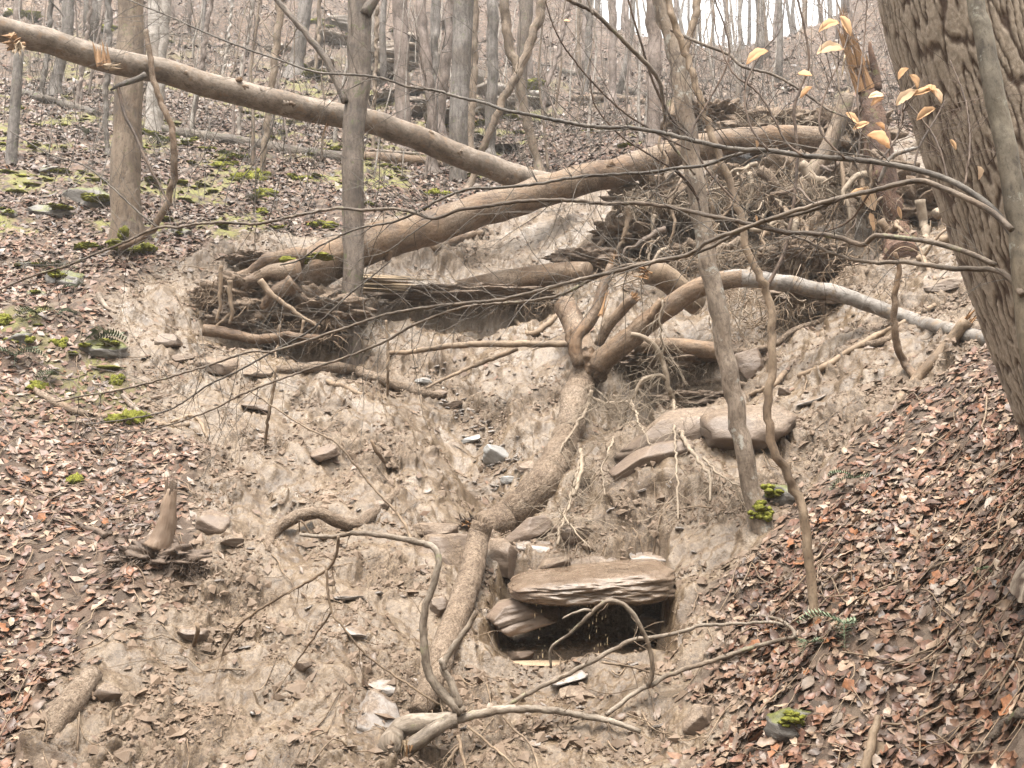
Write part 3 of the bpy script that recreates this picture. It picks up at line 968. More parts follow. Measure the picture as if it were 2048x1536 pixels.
def leaf_mats(n, x, y, tilt):
    """Frames lying on the ground, tipped at random."""
    e = 0.15
    nx = -(H(x + e, y) - H(x - e, y)) / (2 * e); ny = -(H(x, y + e) - H(x, y - e)) / (2 * e)
    nrm = np.stack([nx, ny, np.ones(n)], 1) + NR.normal(size=(n, 3)) * tilt
    nrm /= np.linalg.norm(nrm, axis=1, keepdims=True)
    a = NR.normal(size=(n, 3))
    X = a - nrm * (a * nrm).sum(1, keepdims=True); X /= np.linalg.norm(X, axis=1, keepdims=True)
    return X, np.cross(nrm, X), nrm


def scatter_leaves(ya, yb, dens, size, fine, keep_mud, acc, tilt=0.30):
    """dens leaves per square metre of plan between distances ya and yb."""
    smax = 0.68
    n = int(dens * smax * (yb * yb - ya * ya))
    y = np.sqrt(NR.uniform(ya * ya, yb * yb, n)); s = NR.uniform(-smax, smax, n); x = s * y
    mu = mud_at(x, y)
    clump = 0.55 + 0.9 * fbm2(x * 0.9, y * 0.9, 3, seed=55)
    mo = _bil(MOSS, SC, LR, s, np.log(y))
    ok = (NR.uniform(size=n) > 0.8 * mo) & (NR.uniform(size=n) < np.where(mu > 0.5, keep_mud * (0.5 + 8 * np.clip(0.97 - mu, 0, 0.5)), (1 - 0.9 * mu) * np.clip(clump + 0.35, 0.25, 1)))
    x, y, mu = x[ok], y[ok], mu[ok]
    n = len(x)
    X, Y, Z = leaf_mats(n, x, y, tilt)
    sz = size * NR.uniform(0.45, 1.45, n)
    c = np.stack([x, y, H(x, y) + 0.004 + sz * NR.uniform(0.0, 0.18, n)], 1)
    col = LEAF_COLS[NR.choice(len(LEAF_COLS), n, p=LEAF_W / LEAF_W.sum())] * NR.uniform(0.8, 1.25, (n, 1))
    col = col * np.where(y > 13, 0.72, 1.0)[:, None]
    col = col + (mu > 0.12)[:, None] * 0.55 * (np.array([0.33, 0.235, 0.17]) - col)
    tpl = NR.randint(0, 12, n)
    rest = []
    for k in range(12):
        m = tpl == k
        V, Q = (TINY, COARSE, FINE)[int(fine)][k]
        vv = c[m][:, None] + sz[m][:, None, None] * (V[None, :, 0:1] * X[m][:, None] + V[None, :, 1:2] * Y[m][:, None] + V[None, :, 2:3] * Z[m][:, None])
        q = Q[None] + (np.arange(m.sum()) * len(V))[:, None, None]
        acc.add(vv.reshape(-1, 3), q.reshape(-1, 4), col=np.repeat(col[m], len(V), 0))
    return n


_la = Acc()
nl = scatter_leaves(3.0, 7.2, 1250, 0.080, 2, 0.03, _la)
nl += scatter_leaves(7.2, 10.0, 850, 0.084, 1, 0.025, _la)
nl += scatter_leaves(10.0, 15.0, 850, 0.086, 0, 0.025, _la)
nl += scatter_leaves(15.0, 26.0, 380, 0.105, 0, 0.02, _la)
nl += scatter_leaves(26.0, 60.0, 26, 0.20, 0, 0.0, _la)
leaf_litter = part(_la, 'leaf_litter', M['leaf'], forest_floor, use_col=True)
kind(leaf_litter, 'stuff')
print('leaves', nl)

# the leaves lying on top, one by one (the 300 nearest the path)
_single = []
for k in range(12):
    for j in range(3):
        a = Acc(); V, Q = FINE[k]
        a.add(V, Q, col=LEAF_COLS[(k * 3 + j) % 10] * R0.uniform(0.9, 1.3), lc=V * 0.12 + k)
        me = a.mesh('fallen_leaf', use_col=True); me.materials.append(M['leaf'])
        _single.append(me)
_cnt = 0
while _cnt < 290:
    u = R0.choice([R0.uniform(1450, 2040), R0.uniform(1450, 2040), R0.uniform(5, 330)]); v = R0.uniform(900, 1525)
    g = G(u, v)
    if mud_at(g[0], g[1]) > 0.3:
        continue
    X, Y, Z = leaf_mats(1, np.array([g[0]]), np.array([g[1]]), 0.4)
    sz = R0.uniform(0.07, 0.115)
    o = bpy.data.objects.new('fallen_leaf', _single[R0.randrange(len(_single))])
    scene.collection.objects.link(o)
    o.parent = forest_floor
    Mx = Matrix.Identity(4)
    for c_, ax in enumerate((X[0], Y[0], Z[0])):
        for r_ in range(3):
            Mx[r_][c_] = float(ax[r_]) * sz
    for r_ in range(3):
        Mx[r_][3] = float(g[r_])
    Mx[2][3] += 0.035
    o.matrix_local = Mx
    _cnt += 1
# ------------------------------------------------------------------ builders for limbs, roots, stones
def PY(u, v, y):
    return P(u, v, y / (math.cos(PITCH) + (v - 768) / FPX * math.sin(PITCH)))


def W(px, d, w, sink=0.55):
    """Trace sight lines px = [(u, v), ...] at depths d (one, a start-end pair, a list, or 'g' = lying on the ground); w: widths in photo pixels."""
    px = np.asarray(px, float)
    ch = np.r_[0, np.cumsum(np.linalg.norm(np.diff(px, axis=0), axis=1))]
    t = ch / ch[-1]
    def along(q):
        q = np.atleast_1d(np.asarray(q, float))
        if len(q) == 1: return np.full(len(px), q[0])
        if len(q) == len(px): return q
        return np.interp(t, np.linspace(0, 1, len(q)), q)
    w = along(w)
    if isinstance(d, str):
        dg = np.array([GD(*p) for p in px])
        r = w * dg / FPX / 2
        dep = dg - r * sink
        pts = np.array([P(p[0], p[1], q) for p, q in zip(px, dep)])
        return pts, r
    dep = along(d)
    r = w * dep / FPX / 2
    for i_ in range(len(px)):                            # never sunk far into the slope
        if px[i_, 1] > 60: dep[i_] = min(dep[i_], GD(*px[i_]) + 0.3 * r[i_])
    return np.array([P(p[0], p[1], q) for p, q in zip(px, dep)]), r


def unit(v):
    v = np.asarray(v, float)
    return v / (np.linalg.norm(v) + 1e-12)


def rvec(r):
    return np.array([r.gauss(0, 1), r.gauss(0, 1), r.gauss(0, 1)])


def twig(acc, p, dirv, L, r0, seed, bend=0.35, grav=-0.1, forks=1, sides=4):
    r = random.Random(seed)
    n = 5
    pts = [np.asarray(p, float)]; d = unit(dirv)
    for k in range(n):
        d = unit(d + bend * rvec(r) * 0.5 + np.array([0, 0, grav]) * 0.3)
        pts.append(pts[-1] + d * L / n)
    tube(acc, pts, np.linspace(r0, r0 * 0.35, len(pts)), sides=sides, n=7, seed=seed % 97, caps=False)
    for f in range(forks):
        k = r.randint(1, 4)
        dd = unit(pts[k + 1] - pts[k]); q = rvec(r)
        side = unit(q - dd * (q @ dd))
        twig(acc, pts[k], dd * 0.8 + side * 0.7, L * r.uniform(0.3, 0.6), r0 * 0.6, seed * 7 + f + 1, bend, grav, forks - 1, sides)


def twigs_along(acc, C, R, n, L, seed, r0=0.0022, lo=0.1, hi=1.0, up=0.25, forks=1, fwd=0.7, sides=3):
    r = random.Random(seed)
    for k in range(n):
        i = int(r.uniform(lo, hi) * (len(C) - 2))
        t = unit(C[min(i + 1, len(C) - 1)] - C[i]); q = rvec(r); q[1] *= 0.6
        side = unit(q - t * (q @ t))
        twig(acc, C[i], t * fwd + side + np.array([0, 0, up]), L * r.uniform(0.4, 1.3), min(r0, 0.8 * float(R[i])), seed * 31 + k, forks=forks, sides=sides)


def splinters(acc, base, dirv, L, width, n, seed, spread=0.35):
    """Torn wood: long thin wedges."""
    r = random.Random(seed)
    d = unit(dirv); q = np.array([0, 0, 1.0]) if abs(d[2]) < 0.8 else np.array([1.0, 0, 0])
    a = unit(q - d * (q @ d)); b = np.cross(d, a)
    for k in range(n):
        th = r.uniform(0, 6.283); rad = width * math.sqrt(r.uniform(0, 1))
        o = np.asarray(base) + rad * (math.cos(th) * a + math.sin(th) * b)
        dd = unit(d + spread * r.gauss(0, 0.5) * a + spread * r.gauss(0, 0.5) * b)
        l = L * r.uniform(0.35, 1.0); w = width * r.uniform(0.18, 0.45)
        s1 = unit(np.cross(dd, rvec(r))); s2 = np.cross(dd, s1)
        o = o - dd * L * 0.3
        ring = [o + w * (s1 * x + s2 * y * 0.5) for x, y in ((1, 0.2), (0.1, 1), (-1, -0.1), (0, -0.9))]
        mid = [o + dd * (l * 0.65 + 0.1 * l * r.random()) + w * 0.6 * (s1 * x + s2 * y * 0.5) for x, y in ((1, 0), (0, 1), (-1, 0), (0, -1))]
        tip = o + dd * (l + L * 0.3)
        V = np.array(ring + mid + [tip])
        Q = [(i, (i + 1) % 4, 4 + (i + 1) % 4, 4 + i) for i in range(4)]
        T = [(4 + i, 4 + (i + 1) % 4, 8) for i in range(4)]
        lcv = np.array([[r.random() * 3, r.random() * 3, z * l] for z in (0, 0, 0, 0, .7, .7, .7, .7, 1)])
        acc.add(V, Q, T, lc=lcv)


def blob(acc, c, rad, seed, amp=0.3, freq=2.0, nu=44, nv=30, yaw=0.0, octv=4, flat=None, lcs=1.0):
    th = np.arange(nu) * 2 * np.pi / nu
    ph = np.linspace(0.02, np.pi - 0.02, nv)
    S = np.stack([np.sin(ph)[:, None] * np.cos(th), np.sin(ph)[:, None] * np.sin(th), np.repeat(np.cos(ph)[:, None], nu, 1)], -1)
    disp = 1 + amp * fbm3(S * freq + seed * 3.3, octv, seed, gain=0.6)
    V = S * disp[..., None] * np.asarray(rad)
    if flat is not None:
        V[..., 2] = np.where(V[..., 2] < flat, flat + 0.15 * (V[..., 2] - flat), V[..., 2])
    ca, sa = math.cos(yaw), math.sin(yaw)
    V = np.stack([V[..., 0] * ca - V[..., 1] * sa, V[..., 0] * sa + V[..., 1] * ca, V[..., 2]], -1).reshape(-1, 3)
    i = np.arange(nv - 1)[:, None] * nu + np.arange(nu)[None]
    j = np.arange(nv - 1)[:, None] * nu + (np.arange(nu)[None] + 1) % nu
    Q = np.stack([i, i + nu, j + nu, j], -1).reshape(-1, 4)
    k = np.arange(nu)
    T = np.vstack([np.stack([k, (k + 1) % nu, np.full(nu, nv * nu)], 1), np.stack([(nv - 1) * nu + (k + 1) % nu, (nv - 1) * nu + k, np.full(nu, nv * nu + 1)], 1)])
    V = np.vstack([V, V[:nu].mean(0), V[-nu:].mean(0)])
    acc.add(V + np.asarray(c), Q, T, lc=V * lcs + seed)
    return V + np.asarray(c)


def rot3(yaw, pitch, roll):
    return np.array(Matrix.Rotation(yaw, 3, 'Z') @ Matrix.Rotation(pitch, 3, 'X') @ Matrix.Rotation(roll, 3, 'Y'))


def slab(acc, c, size, yaw=0, pitch=0, roll=0, seed=1, nang=22, layers=7, jag=0.16, square=3.2, ledge=0.05, under=0.0):
    """A layered stone: an angular outline stacked in uneven beds. size = full width, depth, thickness; under pulls the lower beds back."""
    r = np.random.RandomState(seed)
    th = (np.arange(nang) + 0.5 * r.uniform(-0.5, 0.5, nang)) * 2 * np.pi / nang
    e = 2.0 / square
    ox = np.sign(np.cos(th)) * np.abs(np.cos(th)) ** e; oy = np.sign(np.sin(th)) * np.abs(np.sin(th)) ** e
    f = 1 + jag * r.normal(size=nang) * 0.6 + jag * noise2(th * 0.9 + seed, th * 0 + seed)
    f[-1] = 0.5 * (f[0] + f[-2])
    ox, oy = ox * f, oy * f
    zs = np.sort(np.r_[0, 1, r.uniform(0.1, 0.9, layers - 2)])
    rings, zz = [], []
    for k in range(layers):
        off = 1 + ledge * r.normal() - under * (1 - zs[k]) ** 1.5
        jit = ledge * 0.6 * r.normal(size=nang)
        for zz_ in ((zs[k],) if k in (0, layers - 1) else (zs[k] - 0.02, zs[k] + 0.02)):
            o2 = off if zz_ <= zs[k] else 1 + ledge * r.normal() - under * (1 - zs[k]) ** 1.5
            rings.append(np.stack([(o2 + jit) * ox, (o2 + jit) * oy, np.full(nang, zz_ - 0.5)], 1))
    bot, top = rings[0], rings[-1]
    allr = [bot * [0.35, 0.35, 1], bot * [0.75, 0.75, 1]] + rings + [top * [0.9, 0.9, 1], top * [0.6, 0.6, 1], top * [0.25, 0.25, 1]]
    V = np.concatenate(allr)
    V = V * np.array([size[0] / 2, size[1] / 2, size[2]])
    m = min(size)
    V = V + m * 0.10 * np.stack([fbm3(V / m * 0.9 + seed + 7 * k, 3, seed + k) for k in range(3)], 1) * np.array([0.8, 0.8, 1.0])
    n = len(allr)
    i = np.arange(n - 1)[:, None] * nang + np.arange(nang)[None]
    j = np.arange(n - 1)[:, None] * nang + (np.arange(nang)[None] + 1) % nang
    Q = np.stack([i, j, j + nang, i + nang], -1).reshape(-1, 4)
    k = np.arange(nang)
    T = np.vstack([np.stack([(k + 1) % nang, k, np.full(nang, n * nang)], 1), np.stack([(n - 1) * nang + k, (n - 1) * nang + (k + 1) % nang, np.full(nang, n * nang + 1)], 1)])
    V = np.vstack([V, V[:nang].mean(0), V[-nang:].mean(0)])
    Wd = V @ rot3(yaw, pitch, roll).T + np.asarray(c)
    acc.add(Wd, Q, T, lc=V + seed)
    return Wd


def chunk(acc, c, size, yaw=0, pitch=0, roll=0, seed=1, nu=36, nv=24, boxy=7, cuts=12, strata=0.05, rough=0.035, wedge=0.0, thin=0.0):
    """A broken stone: a squarish body cut by random planes, roughened and faintly bedded. size = full width, depth, thickness."""
    r = np.random.RandomState(seed)
    th = np.arange(nu) * 2 * np.pi / nu; ph = np.linspace(0.03, np.pi - 0.03, nv)
    S = np.stack([np.sin(ph)[:, None] * np.cos(th), np.sin(ph)[:, None] * np.sin(th), np.repeat(np.cos(ph)[:, None], nu, 1)], -1)
    S = S / ((np.abs(S) ** boxy).sum(-1, keepdims=True) ** (1 / boxy))
    for k in range(cuts):
        n_ = r.normal(size=3); n_[2] *= 0.6; n_ /= np.linalg.norm(n_); dd = r.uniform(0.62, 1.0)
        over = np.maximum(0, (S * n_).sum(-1) - dd)
        S = S - over[..., None] * n_
    if wedge: S[..., 2] = S[..., 2] * (1 + wedge * S[..., 0])
    if thin: S[..., 2] = np.where(S[..., 2] > 0, S[..., 2] * (1 - thin * np.maximum(0, -S[..., 1])), S[..., 2])
    z = S[..., 2]
    lay = noise2(z * 4 + seed, S[..., 0] * 1.7 + S[..., 1] + seed, seed) + 0.8 * noise2(z * 11 + seed, S[..., 0] * 3.1 + S[..., 1], seed + 1)
    side = np.clip(1.2 - np.abs(z) * 0.6, 0, 1)[..., None]
    S = S * np.where(np.array([1, 1, 0]) > 0, 1 + strata * lay[..., None] * side, 1)
    S = S + rough * np.stack([fbm3(S * 2.2 + seed + 9 * k, 4, seed + k) for k in range(3)], -1)
    V = (S * np.array(size) / 2).reshape(-1, 3)
    i = np.arange(nv - 1)[:, None] * nu + np.arange(nu)[None]; j = np.arange(nv - 1)[:, None] * nu + (np.arange(nu)[None] + 1) % nu
    Q = np.stack([i, i + nu, j + nu, j], -1).reshape(-1, 4)
    k = np.arange(nu)
    T = np.vstack([np.stack([k, (k + 1) % nu, np.full(nu, nv * nu)], 1), np.stack([(nv - 1) * nu + (k + 1) % nu, (nv - 1) * nu + k, np.full(nu, nv * nu + 1)], 1)])
    V = np.vstack([V, V[:nu].mean(0), V[nu * (nv - 1):nu * nv].mean(0)])
    Wd = V @ rot3(yaw, pitch, roll).T + np.asarray(c)
    acc.add(Wd, Q, T, lc=V + seed)
    return Wd


def stone(name, label, u, v, wpx, hpx, mat, seed, deep=0.8, yaw=0.0, pitch=0.0, roll=0.0, dd=0.0, cat='rock', group=None, **kw):
    """A stone seen about (u, v), wpx by hpx photo pixels, set into the slope there."""
    g = G(u, v); d = float((g - CAM) @ CF)
    wid, hei = wpx * d / FPX, hpx * d / FPX
    a = Acc()
    c = G(u, v, dd=dd + 0.12 * wid)
    for q_ in ('under', 'nang', 'layers', 'square', 'jag'): kw.pop(q_, None)
    chunk(a, c, (wid * 1.12, wid * deep, hei * 1.15), yaw, pitch, roll, seed, **kw)
    return solo(a, name, M[mat], (c[0], c[1], c[2] - hei / 2), label, cat, group)


def fringe(acc, pts, n, L, seed, r0=0.004, fwd=0.3, sides=3, jitter=0.06, down=1.0):
    """Hanging roots along a line of points."""
    r = random.Random(seed)
    pts = np.asarray(pts)
    for k in range(n):
        i = r.randrange(len(pts) - 1); t = r.random()
        p = pts[i] * (1 - t) + pts[i + 1] * t + jitter * rvec(r)
        twig(acc, p, np.array([r.gauss(0, 0.6), -fwd * abs(r.gauss(0.5, 0.6)), -down * r.uniform(0.2, 1.2)]), L * r.uniform(0.3, 1.3), r0 * (0.35 + 1.3 * r.random() ** 3), seed * 17 + k, bend=0.9, grav=-0.35, forks=1 if k % 3 == 0 else 0, sides=sides)


def tree(name, label, cat, pxs, w, mat, y=None, group=None, flare=1.5, up=-420, nb=3, wob=0.02, sides=12, bl=1.6, rough=0.05, seed=0, base_at_ground=True, twmat=None, forks=2):
    """A standing tree traced from its top (in view) down to its foot; its foot stands on the ground."""
    pxs = [tuple(map(float, p)) for p in pxs]
    gb = G(*pxs[-1])
    yy = gb[1] if y is None else y
    pts = [PY(u, v, yy) for u, v in pxs]
    if base_at_ground and y is None:
        pts[-1] = gb
    d0 = float((pts[0] - CAM) @ CF); d1 = float((pts[-1] - CAM) @ CF)
    wa = np.atleast_1d(w).astype(float)
    w0, w1 = wa[0], wa[-1]
    r = np.linspace(w0 * d0, w1 * d1, len(pts)) / FPX / 2
    if pxs[0][1] <= 5:                                  # goes on above the frame
        t = unit(pts[0] - pts[1]); t = unit(t * 0.6 + np.array([0, 0, 0.4]))
        hx = (5 - up) * d0 / FPX
        ext = [pts[0] + t * hx * k / 3 for k in (3, 2, 1)]
        pts = ext + pts
        r = np.r_[r[0] * 0.45, r[0] * 0.68, r[0] * 0.86, r]
    pts = np.array(pts)
    foot = pts[-1].copy()
    seg = plen(pts)
    k = unit(pts[-1] - pts[-2])
    pts = np.vstack([pts[:-1], pts[-1] - k * min(0.35, 2.2 * r[-1]), pts[-1], pts[-1] + k * (0.3 + 2 * r[-1])])
    r = np.r_[r[:-1], r[-1], r[-1] * flare, r[-1] * flare * 1.5]
    t = thing(name, label, cat, foot, group)
    a = Acc()
    C, R = tube(a, pts[::-1], r[::-1], sides=sides, seglen=max(0.05, 1.2 * r.mean()), rough=rough, rscale=1 / max(0.04, 3 * r.mean()), seed=seed, wob=wob, knots=0.05)
    part(a, 'trunk', M[mat], t)
    rr = random.Random(seed + 900)
    for b in range(nb):
        i = int(len(C) * rr.uniform(0.25, 0.97)); i = min(i, len(C) - 2)
        th = rr.uniform(0, 6.283)
        dv = np.array([math.cos(th), math.sin(th) * 0.7, rr.uniform(0.3, 1.2)])
        a = Acc(); L = bl * rr.uniform(0.5, 1.3)
        rb = min(0.45 * R[i], 0.012 * L + 0.004)
        twig(a, C[i], dv, L, rb, seed * 13 + b, bend=0.45, grav=0.2, forks=forks, sides=5)
        part(a, 'branch', M[twmat or mat], t)
    return t, C, R


def scruff(acc, c, n, rx, L, seed, r0=0.003):
    r = random.Random(seed)
    for k in range(n):
        p = np.asarray(c) + np.array([r.gauss(0, rx), r.gauss(0, rx * 0.5), r.gauss(0, rx * 0.5)])
        twig(acc, p, rvec(r) + np.array([0, -0.3, -0.3]), L * r.uniform(0.4, 1.3), r0 * r.uniform(0.5, 1.4), seed * 13 + k, bend=0.6, grav=-0.3, forks=0)


def moss_cushion(parent, c, rx, ry, rz, seed, yaw=0.0):
    """A ragged low mat of moss: several small flattened lumps grown together."""
    a = Acc(); r = random.Random(seed)
    for k in range(7):
        f = r.uniform(0.25, 0.55)
        p = np.asarray(c) + np.array([r.uniform(-0.7, 0.7) * rx, r.uniform(-0.6, 0.6) * ry, r.uniform(-0.6, 0.6) * rz])
        blob(a, p, (rx * f * 1.2, ry * f * 1.1, rz * f), seed * 9 + k, amp=0.7, freq=3.2, nu=16, nv=9, yaw=yaw, octv=4)
    if parent is None:
        return a
    return kind(part(a, 'moss', M['moss'], parent), 'stuff')
# ------------------------------------------------------------------ the large fallen trunks
# 1: long trunk hanging across the upper part of the ravine
LOG1 = [(-70, 44), (0, 58), (51, 73), (103, 84), (154, 101), (205, 118), (260, 130), (308, 140), (359, 152), (410, 169), (479, 186), (547, 203), (616, 219), (700, 236), (748, 246), (817, 270), (885, 297), (953, 325), (1022, 349), (1083, 366), (1150, 378)]
p, r = W(LOG1, (11.6, 14.6), (50, 50, 49, 46))
log1 = thing('fallen_tree', 'long smooth grey-brown trunk hanging slantwise across the whole upper ravine', 'fallen tree', p[-1])
a = Acc()
C1, R1 = tube(a, p, r, sides=20, seglen=0.09, rough=0.045, rscale=2.2, seed=4, wob=0.015, knots=0.10)
part(a, 'trunk', M['log_grey'], log1)
def stub_on(parent, at, to, d, w, mat, tip='splinter', n=7, L=0.25, seed=1, tipw=0.7, name='branch_stub'):
    q, rr = W([at, to], d, w)
    a = Acc(); tube(a, q, rr, sides=10, n=6, rough=0.12, rscale=8, seed=seed)
    s = part(a, name, M[mat], parent)
    if tip:
        a = Acc(); splinters(a, q[-1], q[-1] - q[0], L, rr[-1] * tipw, n, seed)
        part(a, 'splinter', M[tip], s, smooth=False)
    return s
a = Acc(); splinters(a, P(206, 120, 11.85), np.array([-0.1, -0.1, 1]), 0.24, 0.075, 16, 11, 0.25); part(a, 'splinter', M['splinter'], log1, smooth=False)
a = Acc(); splinters(a, P(30, 84, 11.5), np.array([-0.2, -0.5, -0.6]), 0.16, 0.09, 22, 12, 0.6); part(a, 'splinter', M['splinter'], log1, smooth=False)
a = Acc(); splinters(a, P(40, 92, 11.45), np.array([0.2, -0.4, -0.6]), 0.16, 0.06, 10, 312, 0.6); part(a, 'splinter', M['splinter_pale'], log1, smooth=False)
for k_ in range(14):
    i_ = R0.randrange(12, len(C1) - 6); th_ = R0.uniform(0, 6.28)
    a = Acc(); b_ = C1[i_] + R1[i_] * 0.8 * np.array([0.1, -abs(math.cos(th_)), math.sin(th_)]); blob(a, b_, (R1[i_] * 0.35, R1[i_] * 0.3, R1[i_] * 0.28), 800 + k_, amp=0.5, nu=16, nv=10, octv=3); part(a, 'knot', M['log_grey' if k_ % 2 else 'log_brown'], log1)
a = Acc(); splinters(a, P(222, 134, 11.75), np.array([0.9, -0.3, -0.1]), 0.2, 0.05, 9, 13, 0.3); part(a, 'splinter', M['splinter_pale'], log1, smooth=False)
q, rr = W([(292, 150), (270, 160), (240, 170), (221, 180)], (12.0, 11.8), (14, 12, 9, 4))
a = Acc(); tube(a, q, rr, sides=8, n=12, rough=0.15, rscale=8, seed=15); part(a, 'branch_stub', M['log_dark'], log1)
q, rr = W([(236, 176), (246, 215), (262, 255), (283, 300), (303, 344), (322, 378), (339, 407)], (11.85, 11.6), (8, 4))
a = Acc(); tube(a, q, rr, sides=6, n=30, wob=0.02, rscale=2, seed=16); part(a, 'branch', M['twig_red'], log1)
for k, (u0, v0, u1, v1, w) in enumerate([(652, 246, 637, 302, 16), (537, 208, 529, 232, 10)]):
    a = Acc(); q, rr = W([(u0, v0), (u1, v1)], 13.3, w)
    splinters(a, q[0], q[1] - q[0], float(np.linalg.norm(q[1] - q[0])) * 0.78, rr[0] * 0.8, 4, 20 + k, 0.1)
    part(a, 'hanging_splinter', M['splinter'], log1, smooth=False)
stub_on(log1, (470, 168), (480, 158), (12.9, 12.8), (14, 12), 'log_brown', 'splinter', n=4, L=0.08, seed=17)

# 2: uprooted trunk with its root plate on the left
LOG2 = [(545, 572), (575, 558), (610, 545), (655, 523), (700, 503), (748, 486), (817, 465), (885, 447), (953, 424), (1022, 403), (1090, 383), (1159, 362), (1227, 345), (1295, 325), (1364, 301), (1416, 291), (1485, 281), (1560, 276), (1640, 278)]
p, r = W(LOG2, (11.95, 12.6, 13.4, 14.0, 14.2), (98, 82, 72, 66, 62, 58, 54, 50, 48))
log2 = thing('uprooted_tree', 'thick brown uprooted trunk propped across the gully behind the standing tree', 'fallen tree', p[0])
a = Acc()
C2, R2 = tube(a, p, r, sides=22, seglen=0.09, rough=0.06, rscale=2.2, seed=8, wob=0.02, knots=0.12)
part(a, 'trunk', M['log_brown'], log2)
a = Acc(); blob(a, P(515, 600, 11.85), (0.62, 0.42, 0.28), 3, amp=0.55, freq=2.4, nu=110, nv=64, octv=6, lcs=1.3)
blob(a, P(625, 622, 11.85), (0.55, 0.40, 0.22), 6, amp=0.55, freq=2.6, nu=80, nv=48, octv=6, lcs=1.3)
kind(part(a, 'root_plate', M['soil'], log2), 'stuff')
a = Acc()
for k, (u, v, rx_, ry_, rz_) in enumerate(((470, 640, 0.3, 0.25, 0.14), (580, 600, 0.4, 0.3, 0.14), (660, 600, 0.35, 0.3, 0.14), (540, 645, 0.35, 0.25, 0.10), (430, 585, 0.22, 0.2, 0.14), (690, 640, 0.25, 0.2, 0.10), (510, 520, 0.3, 0.25, 0.10))):
    blob(a, P(u, v, GD(u, v) - 0.15), (rx_, ry_, rz_), 560 + k, amp=0.5, freq=2.6, nu=60, nv=34, octv=5)
kind(part(a, 'caked_mud', M['mud_bank'], log2), 'stuff')
for k, (u, v, w_, h_) in enumerate(((590, 520, 60, 22), (560, 548, 40, 20), (640, 512, 50, 14))):
    moss_cushion(log2, P(u, v, 11.75), w_ * 12 / FPX / 2, 0.10, h_ * 12 / FPX / 2, 545 + k)
ROOTS2 = [([(600, 540), (570, 545), (535, 550), (500, 566), (470, 590)], 12.3, (46, 24)), ([(610, 515), (575, 512), (540, 520), (505, 540), (470, 556)], 12.5, (38, 18)), ([(590, 565), (560, 585), (540, 600), (525, 620)], 12.2, (40, 20)),
          ([(443, 530), (441, 580), (439, 615), (433, 642)], 11.95, (9, 6)), ([(460, 560), (462, 600), (464, 630), (459, 648)], 11.95, (11, 6)),
          ([(520, 560), (545, 590), (575, 612), (600, 630), (640, 655)], 12.05, (14, 6)), ([(470, 620), (450, 640), (430, 655)], 12.1, (10, 5)), ([(600, 600), (650, 598), (690, 600)], 12.5, (22, 14)),
          ([(408, 660), (440, 665), (475, 672), (520, 680), (580, 672), (640, 676)], 12.0, (26, 14)), ([(560, 650), (555, 690), (548, 720)], 12.0, (6, 3)), ([(608, 640), (604, 665), (602, 690)], 12.0, (7, 3))]
for k, (px, d, w) in enumerate(ROOTS2):
    d = min(d - 0.75, GD(*px[0]) - 0.02)
    q, rr = W(px, d, w)
    a = Acc(); tube(a, q, rr, sides=9, seglen=0.035, rough=0.12, rscale=5, seed=30 + k, wob=0.02)
    part(a, 'root', M['log_brown' if w[0] > 20 else 'root_brown'], log2)
a = Acc()
fringe(a, [P(u, v, 11.42) for u, v in ((410, 600), (440, 560), (480, 610), (540, 630), (600, 640), (660, 640), (690, 655))], 80, 0.26, 41, r0=0.006)
fringe(a, [P(u, v, 11.5) for u, v in ((420, 660), (500, 672), (580, 668), (680, 672))], 60, 0.24, 42, r0=0.006)
scruff(a, P(440, 590, 11.6), 40, 0.22, 0.2, 43, 0.005)
kind(part(a, 'fine_roots', M['root_brown'], log2), 'stuff')
_rr = random.Random(31)
for k in range(26):
    u, v = _rr.uniform(410, 680), _rr.uniform(520, 660)
    p0 = P(u, v, GD(u, v) - _rr.uniform(0.05, 0.3)); L_ = _rr.uniform(0.25, 0.7); r_ = 0.008 + 0.03 * _rr.random() ** 2
    dv_ = unit(np.array([_rr.gauss(-0.4, 0.8), -0.4, _rr.gauss(-0.3, 0.5)])); pts_ = [p0]
    for j in range(5):
        dv_ = unit(dv_ + 0.7 * rvec(_rr) + np.array([0, 0, -0.25])); pts_.append(pts_[-1] + dv_ * L_ / 5)
    a = Acc(); tube(a, pts_, np.linspace(r_, r_ * 0.3, 6), sides=7, n=14, rough=0.2, rscale=10, seed=k); part(a, 'root', M[('root_brown', 'log_mud', 'wood_dark')[k % 3]], log2)

# stubs and bumps along it
for k_, (u, v, du, dv, w_) in enumerate(((1150, 350, -8, -12, 20), (1210, 338, 14, -14, 26), (905, 455, 10, 12, 18), (1000, 425, -4, -14, 12), (780, 500, -6, 22, 16), (1330, 325, 8, -10, 16))):
    i_ = int(np.argmin([abs(proj(c_)[0] - u) for c_ in C2])); d_ = proj(C2[i_])[2] - 0.6 * R2[i_]
    q, rr = W([(u, v), (u + du, v + dv)], d_, (w_, w_ * 0.7)); a = Acc(); tube(a, q, rr, sides=10, n=6, rough=0.3, rscale=9, seed=340 + k_); splinters(a, q[-1], q[-1] - q[0], 0.05, rr[-1] * 0.9, 6, 350 + k_, 0.5); part(a, 'branch_stub', M['log_brown'], log2)
